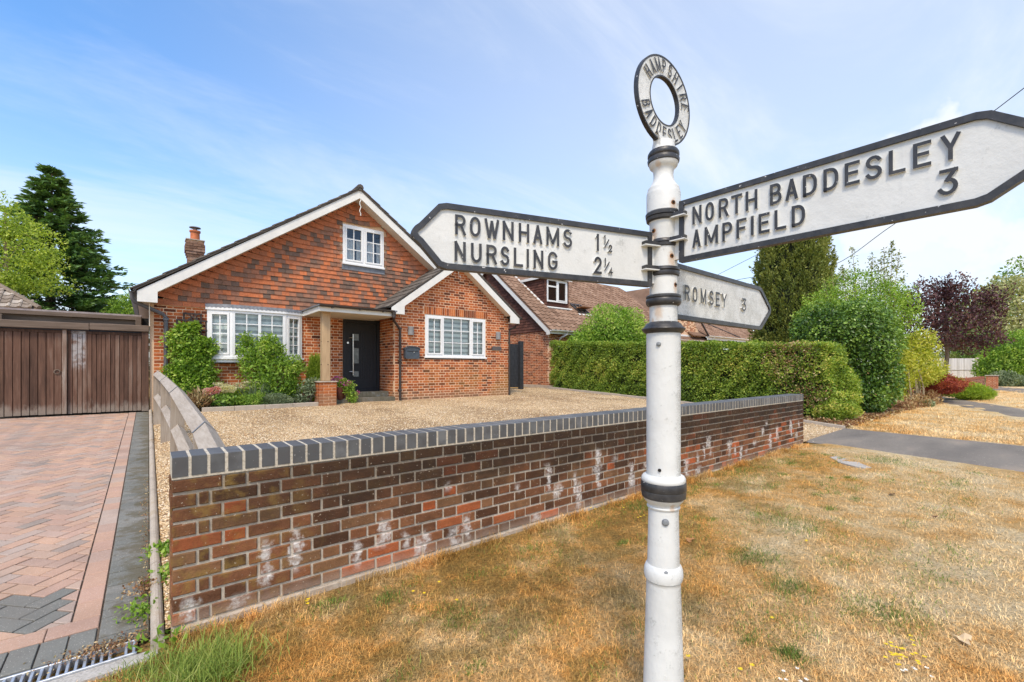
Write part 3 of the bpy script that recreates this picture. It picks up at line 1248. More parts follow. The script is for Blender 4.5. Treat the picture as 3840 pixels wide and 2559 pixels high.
rest = MB()
for i, (q, tn) in enumerate(pav):
    if i < 300:
        mb = MB()
        paver_geo(mb, q, 0.0)
        o = mb.build('paver', MAT['paver'], drv)
        o['tone'] = tn
    else:
        paver_geo(rest, q, tn)
rest.build('pavers', MAT['paver'], drv, kind='stuff')

# litter blown into the drain and along the kerb
n = 900
P = np.stack([rs.normal(-0.24, 0.10, n), rs.normal(0.10, 0.035, n), np.zeros(n)], 1)
P[500:, 0] = rs.normal(-0.10, 0.02, 400)
P[500:, 1] = rs.uniform(0.1, 3.5, 400)
P[:, 2] = drive_z(np.maximum(P[:, 1], 0)) + rs.uniform(0.0, 0.012, n)
LITTER = P
# drainage channel across the drive
MAT['galv'] = plain('galvanised', (0.50, 0.52, 0.54), 0.45, 0.15, 30, 0.1, 0.5, 0.6)
MAT['dark'] = plain('dark_gap', (0.02, 0.018, 0.015), 0.9)
dr = thing('drain_channel', 'galvanised slotted drain grating across the foot of the driveway', 'drain', (-0.5, 0.045, 0.0))
mb = MB()
mb.box(-1.4, -0.125, -0.045, 0.115, -0.06, -0.035)
mb.build('trough', MAT['dark'], dr)
for yy in (-0.03, 0.098):
    mb = MB()
    mb.cbox(-1.4, -0.128, yy, yy + 0.012, -0.04, 0.006, 0.002)
    mb.build('rail', MAT['galv'], dr)
base = MB().cbox(-0.5, 0.5, -0.5, 0.5, -0.5, 0.5, 0.1)
it = []
x = -0.14
i = 0
while x > -1.0:
    if not (-0.19 > x > -0.215):
        it.append((Matrix.Translation((x, 0.04, -0.008)) @ Matrix.Diagonal((0.011, 0.118, 0.02, 1)), 0))
    x -= 0.029
pieces('bar', base, it, dr, MAT['galv'])
mb = MB()
mb.box(-1.4, -0.05, -0.12, -0.032, -0.06, -0.004)
prop(mb.build('concrete_haunch', MAT['old_concrete']), 'rough concrete strip along the front of the drain', 'concrete')

# ================================================================== GARDEN WALL
def garden_stain(k, c):
    x = k.xyz()
    u_, v_, z_ = x[0], x[1], x[2]
    # soot on the upper courses
    n1_ = k.noise(2.3, 5, 0.65)
    soot = k.ma('MULTIPLY', k.rng(k.ma('ADD', z_, k.ma('MULTIPLY', n1_, 0.8)), 0.66, 1.06), k.rng(u_, 0.1, 0.9, 0.5, 1.0))
    c = k.mix(k.ma('MULTIPLY', soot, 0.86), c, (0.028, 0.020, 0.014))
    # ochre lichen near the left end
    n2_ = k.noise(9, 4, 0.6)
    li = k.ma('MULTIPLY', k.rng(u_, 0.15, 0.9, 1.0, 0.10), k.rng(n2_, 0.46, 0.68))
    c = k.mix(k.ma('MULTIPLY', li, 0.6), c, (0.27, 0.17, 0.045))
    # pale speckle
    n3_ = k.noise(70, 2, 0.5)
    c = k.mix(k.ma('MULTIPLY', k.rng(n3_, 0.66, 0.74), 0.6), c, (0.60, 0.50, 0.37))
    # lime bloom weeping out of some of the upright joints
    ef = None
    for pit, off, thr in ((0.169, 0.0, 0.50), (0.27, 0.09, 0.42)):
        q_ = k.ma('DIVIDE', k.ma('ADD', u_, off), pit)
        ci = k.ma('FLOOR', q_)
        wn_ = k.n('ShaderNodeTexWhiteNoise', noise_dimensions='1D')
        k.v(wn_.inputs['W'], k.ma('ADD', ci, off * 31))
        sc_ = k.n('ShaderNodeSeparateColor')
        k.t.links.new(wn_.outputs['Color'], sc_.inputs[0])
        r0, r1, r2 = sc_.outputs
        n5_ = k.noise(17, 5, 0.7)
        n6_ = k.noise(6, 3, 0.6)
        dx_ = k.ma('ABSOLUTE', k.ma('ADD', k.ma('SUBTRACT', k.ma('FRACT', q_), 0.5), k.ma('MULTIPLY', k.ma('SUBTRACT', n6_, 0.5), 0.9)))
        wide = k.ma('ADD', 0.085, k.ma('MULTIPLY', k.ma('SUBTRACT', n5_, 0.38), 0.85))
        zt_ = k.ma('ADD', 0.14, k.ma('MULTIPLY', r1, 0.5))
        ln_ = k.ma('ADD', 0.07, k.ma('MULTIPLY', r2, 0.22))
        up_ = k.rng(k.ma('SUBTRACT', zt_, z_), 0.0, 0.07)
        dn_ = k.rng(k.ma('SUBTRACT', z_, k.ma('SUBTRACT', zt_, ln_)), -0.03, 0.05)
        m_ = k.ma('MULTIPLY', k.ma('MULTIPLY', up_, dn_), k.rng(k.ma('SUBTRACT', wide, dx_), -0.06, 0.16))
        m_ = k.ma('MULTIPLY', m_, k.ma('GREATER_THAN', r0, thr))
        ef = m_ if ef is None else k.ma('MAXIMUM', ef, m_)
    ef = k.ma('MULTIPLY', ef, k.rng(k.noise(30, 4, 0.65), 0.25, 0.62))
    c = k.mix(k.ma('MULTIPLY', ef, 0.85), c, (0.66, 0.63, 0.58))
    # washed out foot
    ft = k.rng(k.ma('ADD', z_, k.ma('MULTIPLY', n2_, 0.10)), 0.20, 0.10)
    c = k.mix(k.ma('MULTIPLY', ft, 0.40), c, (0.42, 0.33, 0.25))
    return c


brickmat('garden_brick', [(0.0, (0.085, 0.040, 0.022)), (0.3, (0.18, 0.078, 0.038)), (0.55, (0.27, 0.108, 0.048)), (0.75, (0.22, 0.122, 0.060)), (0.88, (0.37, 0.110, 0.042)), (1.0, (0.48, 0.118, 0.038))], garden_stain, 110)
k = NM('garden_mortar')
a = k.noise(40, 4, 0.7)
c = k.ramp(a, [(0.3, (0.30, 0.26, 0.20)), (0.6, (0.46, 0.40, 0.32)), (0.75, (0.24, 0.20, 0.16))])
c = garden_stain(k, c)
c = k.mix(k.rng(k.ma('ADD', k.xyz()[2], k.ma('MULTIPLY', k.noise(5, 4, 0.65), 0.5)), 0.55, 1.0, 0.55, 0.30), c, k.ramp(a, [(0.3, (0.44, 0.37, 0.28)), (0.7, (0.68, 0.58, 0.45))]))
MAT['garden_mortar'] = k.out(c, 0.95, k.noise(160, 3, 0.7), 0.8, 0.004, 0.1)
k = NM('blue_coping')
t = k.tone()
a = k.noise(10, 4, 0.6)
c = k.ramp(t, [(0, (0.075, 0.077, 0.077)), (0.5, (0.108, 0.110, 0.108)), (1.0, (0.145, 0.146, 0.142))])
c = k.mix(k.rng(a, 0.35, 0.7), c, (0.075, 0.072, 0.070))
c = k.mix(k.rng(k.noise(60, 2, 0.5), 0.70, 0.76, 0, 0.5), c, (0.5, 0.48, 0.44))
MAT['coping'] = k.out(c, 0.55, k.noise(60, 3, 0.6, st=(1, 1, 2.2)), 0.25, 0.003, 0.45)

GW = thing('garden_wall', 'low front garden wall of sooty red bricks with blue brick coping', 'wall', (4.3, 0.1, 0))
WL = 8.74
mb = MB()
for i in range(10):
    z0 = 0.0515 + i * 0.075
    mb.box(0.012, WL - 0.012, 0.008, 0.205, z0, z0 + 0.075)
o = mb.build('mortar', MAT['garden_mortar'], GW)
# coping bed and joints
mb = MB()
mb.box(0.006, WL - 0.008, 0.0005, 0.216, 0.8015, 0.9125)
k = NM('coping_mortar')
a = k.noise(60, 4, 0.7)
MAT['coping_mortar'] = k.out(k.ramp(a, [(0.3, (0.30, 0.26, 0.19)), (0.5, (0.52, 0.46, 0.36)), (0.7, (0.62, 0.56, 0.46))]), 0.95, a, 0.6, 0.004, 0.1)
mb.build('coping_mortar', MAT['coping_mortar'], GW)


def gtone(x, z, h):
    r = random.random()
    if r < 0.10:
        return random.uniform(0.86, 1.0)
    return random.uniform(0.0, 0.78)


st, hd = wall_bricks((0, 0, 0), 0, WL, 0.0515, 10, lambda z: [(0, WL + 0.01)], gtone, hgt=0.0605, joint=0.0145, shift=1)
stn = BRICK
allb = st + hd
pieces('brick', BRICK, allb, GW, MAT['garden_brick'], 300)
# end faces of the wall (left end seen at a glancing angle)
st, hd = wall_bricks((0.0, 0.215, 0), -PI / 2, 0.215, 0.0515, 10, lambda z: [(0.0, 0.213)], lambda x, z, h: random.uniform(0.5, 0.8), hgt=0.0615, joint=0.006, depth=0.05, shift=0)
st2, hd2 = wall_bricks((WL, 0.0, 0), PI / 2, 0.215, 0.0515, 10, lambda z: [(0.11, 0.215)], gtone, hgt=0.0615, joint=0.01, depth=0.05)
lst = MB()
V0 = BRICK
for M, tn in [(Matrix.Translation((0.003, 0, 0)) @ m_, t_) for m_, t_ in st + hd if m_.translation.y > 0.102] + st2 + hd2:
    lst.add([M @ Vector(v_) for v_ in BRICK.V], BRICK.F, tn)
lst.build('end_bricks', MAT['garden_brick'], GW, kind='stuff')
# coping bricks on edge
CB = MB().cbox(-0.5, 0.5, -0.5, 0.5, -0.5, 0.5, 0.022)
it = []
ncop = 109
for i in range(ncop):
    x = (i + 0.5) * WL / ncop
    wdt = 0.0665 * random.uniform(0.98, 1.02)
    M = Matrix.Translation((x, 0.108 + random.uniform(-0.0015, 0.0015), 0.8635 + random.uniform(-0.001, 0.001))) @ Matrix.Rotation(random.uniform(-0.006, 0.006), 4, 'Z') @ Matrix.Diagonal((wdt, 0.222, 0.1025, 1))
    it.append((M, random.random()))
pieces('coping_brick', CB, it, GW, MAT['coping'])
# footing
k = NM('footing')
a = k.noise(7, 4, 0.6)
c = k.ramp(a, [(0.3, (0.34, 0.26, 0.19)), (0.55, (0.47, 0.39, 0.30)), (0.75, (0.36, 0.30, 0.24))])
MAT['footing'] = k.out(c, 0.95, k.noise(70, 4, 0.7), 0.7, 0.006, 0.1)
it = []
x = 0.0
FB = brick_base(0.03, 0.1, 0.08)
while x < WL - 0.05:
    w = min(random.choice((0.21, 0.23, 0.33, 0.45)), WL - x)
    it.append((Matrix.Translation((x + w / 2, -0.004 + random.uniform(-0.003, 0.003), -0.006)) @ Matrix.Diagonal((w - 0.008, 0.1, 0.108, 1)), random.random()))
    x += w
pieces('footing_block', FB, it, GW, MAT['footing'])
mb = MB()
mb.box(0.01, WL - 0.01, 0.003, 0.21, -0.08, 0.0505)
mb.build('footing_mortar', MAT['garden_mortar'], GW)

# ================================================================== HOUSE
brickmat('house_brick', [(0.0, (0.12, 0.040, 0.022)), (0.25, (0.23, 0.068, 0.030)), (0.5, (0.41, 0.112, 0.040)), (0.75, (0.52, 0.146, 0.048)), (1.0, (0.58, 0.19, 0.062))],
         lambda k, c: k.mix(k.ma('MULTIPLY', k.rng(k.ma('ADD', k.xyz()[2], k.ma('MULTIPLY', k.noise(3, 4), 0.5)), 1.02, 0.86), 0.55), k.mix(k.ma('MULTIPLY', k.ma('MULTIPLY', k.rng(k.xyz()[0], 5.6, 8.6, 0.25, 0.75), k.rng(k.ma('ADD', k.xyz()[2], k.noise(2.2, 3)), 2.1, 1.4)), k.rng(k.noise(1.2, 3), 0.35, 0.65)), c, (0.33, 0.17, 0.045)), (0.25, 0.17, 0.10)), 120)
k = NM('house_mortar')
a = k.noise(50, 4, 0.7)
MAT['house_mortar'] = k.out(k.ramp(a, [(0.3, (0.62, 0.40, 0.25)), (0.6, (0.74, 0.52, 0.34)), (0.8, (0.66, 0.48, 0.34))]), 0.95, a, 0.4, 0.003, 0.1)
MAT['upvc'] = plain('white_upvc', (0.74, 0.74, 0.72), 0.35, 0.02, 3, 0.02, 0.45)
MAT['barge'] = plain('white_fascia', (0.68, 0.67, 0.62), 0.5, 0.05, 4, 0.05, 0.35)
MAT['soffit'] = plain('cream_soffit', (0.66, 0.58, 0.46), 0.6, 0.05, 4, 0.05, 0.3)
MAT['anth'] = plain('anthracite', (0.022, 0.022, 0.023), 0.55, 0.1, 20, 0.05, 0.25)
MAT['gutter'] = plain('brown_black_plastic', (0.045, 0.037, 0.033), 0.4, 0.15, 14, 0.05, 0.4)
MAT['greyplastic'] = plain('grey_plastic', (0.10, 0.10, 0.105), 0.4, 0.1, 14, 0.05, 0.4)
MAT['steel'] = plain('brushed_steel', (0.62, 0.60, 0.57), 0.28, 0.05, 60, 0.05, 0.5, 0.9)
MAT['lead'] = plain('lead_flashing', (0.16, 0.17, 0.185), 0.6, 0.2, 12, 0.3, 0.4)
brickmat('hung_tile', [(0.0, (0.155, 0.108, 0.082)), (0.22, (0.21, 0.132, 0.095)), (0.4, (0.30, 0.155, 0.10)), (0.55, (0.39, 0.165, 0.094)), (0.78, (0.49, 0.172, 0.082)), (1.0, (0.58, 0.185, 0.076))], None, 60)
k = NM('roof_tile')
t = k.tone()
a = k.noise(5, 4, 0.6)
b = k.noise(45, 4, 0.7)
c = k.ramp(k.ma('ADD', k.ma('MULTIPLY', t, 0.4), k.ma('MULTIPLY', a, 0.6)), [(0.2, (0.075, 0.065, 0.056)), (0.55, (0.135, 0.118, 0.10)), (0.8, (0.20, 0.175, 0.145))])
c = k.mix(k.rng(b, 0.6, 0.75, 0, 0.5), c, (0.30, 0.28, 0.23))
MAT['roof_tile'] = k.out(c, 0.9, b, 0.5, 0.005, 0.15)

# window glass: mostly mirror-like at a glance, otherwise see-through
k = NM('window_glass')
lw = k.n('ShaderNodeLayerWeight')
lw.inputs[0].default_value = 0.25
gl = k.n('ShaderNodeBsdfGlossy')
gl.inputs['Roughness'].default_value = 0.02
gl.inputs[0].default_value = (0.95, 0.97, 1, 1)
tr_ = k.n('ShaderNodeBsdfTransparent')
tr_.inputs[0].default_value = (0.86, 0.9, 0.9, 1)
ms = k.n('ShaderNodeMixShader')
fa = k.ma('ADD', k.ma('MULTIPLY', lw.outputs[0], 0.75), 0.05, True)
k.t.links.new(fa, ms.inputs[0])
k.t.links.new(tr_.outputs[0], ms.inputs[1])
k.t.links.new(gl.outputs[0], ms.inputs[2])
oo = k.n('ShaderNodeOutputMaterial')
k.t.links.new(ms.outputs[0], oo.inputs[0])
MAT['glass'] = k.m
MAT['room'] = plain('dark_room', (0.05, 0.048, 0.045), 0.9)  # near-black stands in for the unlit space behind windows and doors
MAT['blind_a'] = plain('blind_fabric_grey', (0.33, 0.35, 0.335), 0.9, 0.08, 8)
MAT['blind_b'] = plain('blind_fabric_pale', (0.66, 0.70, 0.66), 0.9, 0.05, 8)
MAT['curtain'] = plain('net_curtain', (0.62, 0.63, 0.64), 0.9, 0.04, 8)

HS = thing('house', 'red brick chalet bungalow with tile hung gable and white bargeboards', 'house', (4.4, 9.5, 0.45))
SL = 0.697


def top_main(u_):
    return min(2.962 + SL * (u_ - 0.064), 2.962 + SL * (8.616 - u_))


WAP = 7.04
WSL = 0.7415


def wing_low(u_):
    return 3.023 + WSL * (u_ - 5.223) if u_ < WAP else 3.023 + WSL * (8.857 - u_)


def htone(x, z, h):
    r = random.random()
    if h:
        return random.uniform(0.35, 0.95)
    return random.uniform(0.0, 0.45) if r < 0.4 else random.uniform(0.4, 1.0)


def iv_main(z):
    """brick intervals of the main front"""
    if z > 2.79:
        return []
    cuts = []
    if 1.50 < z < 2.79:
        cuts.append((0.98, 2.95))
    if z > 0.70:
        cuts.append((4.018, 5.055))
    return cut([(-0.06, 5.055)], cuts)


def cut(iv, cuts):
    for (p, q) in cuts:
        o_ = []
        for (a, b) in iv:
            if q <= a or p >= b:
                o_.append((a, b))
            else:
                if p > a:
                    o_.append((a, p))
                if q < b:
                    o_.append((q, b))
        iv = o_
    return iv


WU0, WU1 = 5.057, 8.985


def iv_wing(z):
    a, b = 0.0, WU1 - WU0
    if z > 2.80:
        h_ = (z - 3.023) / WSL
        a = max(a, 5.223 + h_ - WU0 - 0.03)
        b = min(b, 8.857 - h_ - WU0 + 0.03)
        if b - a < 0.1:
            return []
    cuts = []
    if 1.645 < z < 2.895:
        cuts.append((5.972 - WU0, 8.068 - WU0))
    if 2.895 <= z < 3.12:
        cuts.append((5.93 - WU0, 8.10 - WU0))
    return cut([(a, b)], cuts)


hb = []
mort = MB()
Z0 = 0.42
for org, rz, ln, n_, iv in (((0, 9.5, 0), 0, 5.1, 32, iv_main), ((WU0, 9.5, 0), -PI / 2, 1.0, 32, lambda z: [(0.0, 0.998)] if z < 2.8 else []), ((WU0, 8.5, 0), 0, WU1 - WU0, 52, iv_wing)):
    s_, h_ = wall_bricks(org, rz, ln, Z0, n_, iv, htone)
    hb += s_ + h_
    mortar_strips(mort, org, rz, Z0, n_, iv)
WALL = mort.build('wall', MAT['house_mortar'], HS)
pieces('brick', BRICK, hb, WALL, MAT['house_brick'], 300)
# soldier course over the wing window
it = []
x = 5.945
while x < 8.08:
    it.append((Matrix.Translation((x + 0.034, 8.499, 3.005)) @ Matrix.Diagonal((0.064, 0.1, 0.212, 1)), random.choice((0.15, 0.3, 0.8, 0.9, 1.0, 0.95))))
    x += 0.0735
mb = MB()
mb.box(5.925, 8.10, 8.506, 8.6, 2.888, 3.12)
SM = mb.build('lintel_mortar', MAT['house_mortar'], HS)
pieces('soldier_brick', brick_base(0.06, 0.02, 0.05), it, SM, MAT['house_brick'])
# plain outer shell behind the seen faces
mb = MB()
mb.box(-0.055, -0.02, 9.6, 19.5, 0.2, 2.95)
mb.box(8.95, 8.985, 8.6, 19.5, 0.2, 2.95)
mb.box(-0.02, 8.95, 19.4, 19.5, 0.2, 2.95)
mb.prism([(-0.05, 2.8), (8.95, 2.8), (8.95, 2.95), (4.34, 6.0), (-0.05, 2.95)], 'y', 19.3, 19.39)
mb.build('rear_wall', MAT['house_brick'], HS)
mb = MB()
mb.prism([(0.03, 2.79), (4.0, 2.79), (4.0, 5.71)], 'y', 9.51, 9.56)
mb.prism([(8.65, 2.79), (5.155, 2.79), (5.155, 5.36)], 'y', 9.51, 9.56)
mb.prism([(4.0, 5.28), (5.155, 5.28), (5.155, 5.36), (4.34, 5.97), (4.0, 5.71)], 'y', 9.51, 9.56)
mb.prism([(4.0, 2.79), (5.155, 2.79), (5.155, 4.235), (4.0, 4.235)], 'y', 9.51, 9.56)
mb.build('gable_backing', MAT['house_mortar'], HS)

# tile hanging
HT = MB()
HT.add([(-0.5, 0, 0), (0.5, 0, 0), (0.5, 0.012, 0), (-0.5, 0.012, 0), (-0.5, 0.028, 1.2), (0.5, 0.028, 1.2), (0.5, 0.036, 1.2), (-0.5, 0.036, 1.2)],
       [(0, 1, 5, 4), (3, 7, 6, 2), (0, 3, 2, 1), (0, 4, 7, 3), (1, 2, 6, 5), (4, 5, 6, 7)])
it = []
G = 0.1135
row = 0
zb = 2.735
while zb < 5.98:
    zc = zb + G * 0.5
    a = 0.064 + max(0, (zc - 2.962)) / SL
    b = 8.616 - max(0, (zc - 2.962)) / SL
    a = max(a - 0.02, 0.045)
    x = math.floor(a / 0.167) * 0.167 + (0.0835 if row % 2 else 0) - 0.167
    while x < b:
        p, q = max(x, a), min(x + 0.165, b)
        x += 0.167
        if q - p < 0.035:
            continue
        m_ = (p + q) / 2
        if 3.985 < m_ < 5.18 and 4.06 < zc < 5.30:
            continue
        if zc > 4.06 and zc < 5.30 and (p < 3.985 < q or p < 5.18 < q):
            if m_ < 4.5:
                q = 3.985
            else:
                p = 5.18
            if q - p < 0.03:
                continue
        da, db = m_ - a, b - m_
        d_ = min(da, db)
        rise, rot = 0.0, 0.0
        if d_ < 0.55 and zb > 2.8:
            f_ = 1 - d_ / 0.55
            rise = 0.085 * f_ * f_
            sl_ = 0.085 * 2 * f_ / 0.55
            rot = math.atan(sl_) * (1 if da < db else -1)
        dark = 0.5 + 0.5 * math.sin(m_ * 5.1 + row * 0.55) * math.sin(m_ * 2.3 - row * 0.8)
        tn = random.random()
        if d_ < 0.42:
            tn = random.uniform(0.62, 0.85)
        elif tn < 0.12 + 0.24 * dark:
            tn = random.uniform(0.02, 0.30)
        elif tn < 0.52 + 0.2 * dark:
            tn = random.uniform(0.35, 0.55)
        else:
            tn = random.uniform(0.7, 1.0)
        M = Matrix.Translation((m_, 9.456 + random.uniform(-0.002, 0.002), zb + rise)) @ Matrix.Rotation(rot, 4, 'Y') @ Matrix.Rotation(random.uniform(-0.008, 0.008), 4, 'Y') @ Matrix.Diagonal((q - p - 0.001, 1, G, 1))
        it.append((M, tn))
    zb += G
    row += 1
TG = MB()
TG.box(0.05, 8.63, 9.488, 9.505, 2.72, 2.80)
TGo = TG.build('tile_batten', MAT['house_mortar'], HS)
pieces('hung_tile', HT, it, TGo, MAT['hung_tile'], 300)

# bargeboards, soffit boxes and roofs
mb = MB()
mb.prism([(-0.266, 2.735), (0.064, 2.735), (0.064, 2.962), (4.34, 5.945), (4.34, 6.16), (-0.266, 2.95)], 'y', 9.10, 9.125)
mb.build('bargeboard', MAT['barge'], HS)
mb = MB()
mb.prism([(8.946, 2.735), (8.616, 2.735), (8.616, 2.962), (4.342, 5.945), (4.342, 6.16), (8.946, 2.95)], 'y', 9.10, 9.125)
mb.build('bargeboard', MAT['barge'], HS)
mb = MB()
mb.box(-0.262, -0.06, 9.127, 19.0, 2.737, 2.75)
mb.box(-0.264, -0.25, 9.127, 19.0, 2.752, 2.94)
mb.box(-0.25, 0.05, 9.127, 9.47, 2.752, 2.765)
mb.box(-0.075, -0.061, 9.30, 9.52, 2.25, 2.735)
mb.build('soffit', MAT['soffit'], HS)
mb = MB()
for sg in (1, -1):
    pl = [(4.34 - sg * (4.34 - 0.05), 2.972), (4.34, 5.962), (4.34, 5.982), (4.34 - sg * (4.34 - 0.05), 2.992)]
    mb.prism(pl, 'y', 9.127, 9.6)
mb.build('verge_soffit', MAT['soffit'], HS)
mb = MB()
for sg in (1, -1):
    e = 4.34 - sg * 4.67
    mb.prism([(e, 2.945), (4.34, 6.165), (4.34, 6.215), (e, 2.99)], 'y', 9.075, 19.6)
ROOF = mb.build('roof', MAT['roof_tile'], HS)
RT = MB().cbox(-0.5, 0.5, -0.5, 0.5, -0.5, 0.5, 0.06)
it = []
Ln = math.hypot(4.67, 3.225)
an = math.atan2(3.225, 4.67)
ncr = 18
for sg in (1, -1):
    for i in range(ncr):
        f_ = (i + 0.45) / ncr
        x = 4.34 - sg * 4.67 * (1 - f_)
        z = 2.99 + 3.225 * f_
        for jv in range(3):
            M = Matrix.Translation((x + random.uniform(-.006, .006), 9.055 + 0.155 + jv * 0.305, z + 0.014 + random.uniform(-.003, .003))) @ Matrix.Rotation(-sg * (an - 0.05), 4, 'Y') @ Matrix.Diagonal((Ln / ncr * 1.16, 0.30, 0.026, 1))
            it.append((M, random.random()))
pieces('roof_tile', RT, it, ROOF, MAT['roof_tile'], 120)
mb = MB()
for i in range(5):
    y0 = 9.06 + i * 0.46
    mb.tube([(4.34, y0, 6.225), (4.34, y0 + 0.45, 6.225)], 0.09, 8)
mb.build('ridge_tiles', MAT['roof_tile'], ROOF)

# wing roof and bargeboards
mb = MB()
mb.prism([(4.855, 2.80), (5.223, 2.80), (5.223, 3.023), (WAP, 4.372), (WAP, 4.60), (4.855, 2.965)], 'y', 8.235, 8.26)
mb.build('bargeboard', MAT['barge'], HS)
mb = MB()
mb.prism([(9.225, 2.80), (8.857, 2.80), (8.857, 3.023), (WAP + 0.002, 4.372), (WAP + 0.002, 4.60), (9.225, 2.965)], 'y', 8.235, 8.26)
mb.build('bargeboard', MAT['barge'], HS)
mb = MB()
for sg in (1, -1):
    e = WAP - sg * (WAP - 5.2)
    mb.prism([(e, 3.03), (WAP, 4.392), (WAP, 4.412), (e, 3.05)], 'y', 8.262, 8.62)
    mb.box(min(e, e - sg * 0.33), max(e, e - sg * 0.33), 8.262, 8.51, 2.803, 2.815)
mb.build('verge_soffit', MAT['soffit'], HS)
mb = MB()
for sg in (1, -1):
    e = WAP - sg * 2.25
    mb.prism([(e, 2.945), (WAP, 4.61), (WAP, 4.645), (e, 2.98)], 'y', 8.225, 9.455 if sg == 1 else 15.5)
WROOF = mb.build('wing_roof', MAT['roof_tile'], HS)
it = []
Ln = math.hypot(2.25, 1.665)
an = math.atan2(1.665, 2.25)
for sg in (1, -1):
    for i in range(9):
        f_ = (i + 0.42) / 9
        for jv in range(5 if sg == 1 else 3):
            M = Matrix.Translation((WAP - sg * 2.25 * (1 - f_), 8.21 + 0.13 + jv * 0.252, 2.98 + 1.665 * f_ + 0.016 + random.uniform(-.002, .002))) @ Matrix.Rotation(-sg * (an - 0.06), 4, 'Y') @ Matrix.Diagonal((Ln / 9 * 1.17, 0.248, 0.022, 1))
            it.append((M, random.random()))
pieces('roof_tile', RT, it, WROOF, MAT['roof_tile'], 120)
mb = MB()
for i in range(3):
    mb.tube([(WAP, 8.215 + i * 0.43, 4.655), (WAP, 8.215 + i * 0.43 + 0.42, 4.655)], 0.075, 8)
mb.build('ridge_tiles', MAT['roof_tile'], WROOF)
# tiny lights left hanging under the wing apex and the cable end on the main gable
mb = MB()
for (x, z) in ((6.93, 4.16), (7.06, 4.21), (6.80, 4.11), (7.12, 4.10)):
    mb.lathe([(0.012, z - 0.02), (0.018, z), (0.012, z + 0.02)], x, 8.47, 8)
mb.tube([(6.98, 8.48, 4.32), (7.0, 8.47, 4.26), (7.05, 8.46, 4.22)], 0.01, 6)
mb.tube([(7.05, 8.485, 4.25), (7.09, 8.485, 4.10), (7.16, 8.485, 4.05)], 0.007, 5)
mb.build('light_string', MAT['upvc'], HS)
mb = MB()
pts = [(4.34 + 0.02 * math.sin(i * 1.9), 9.085, 5.95 - i * 0.06) for i in range(9)]
mb.tube(pts, 0.012, 5)
mb.build('cable_end', MAT['barge'], HS)


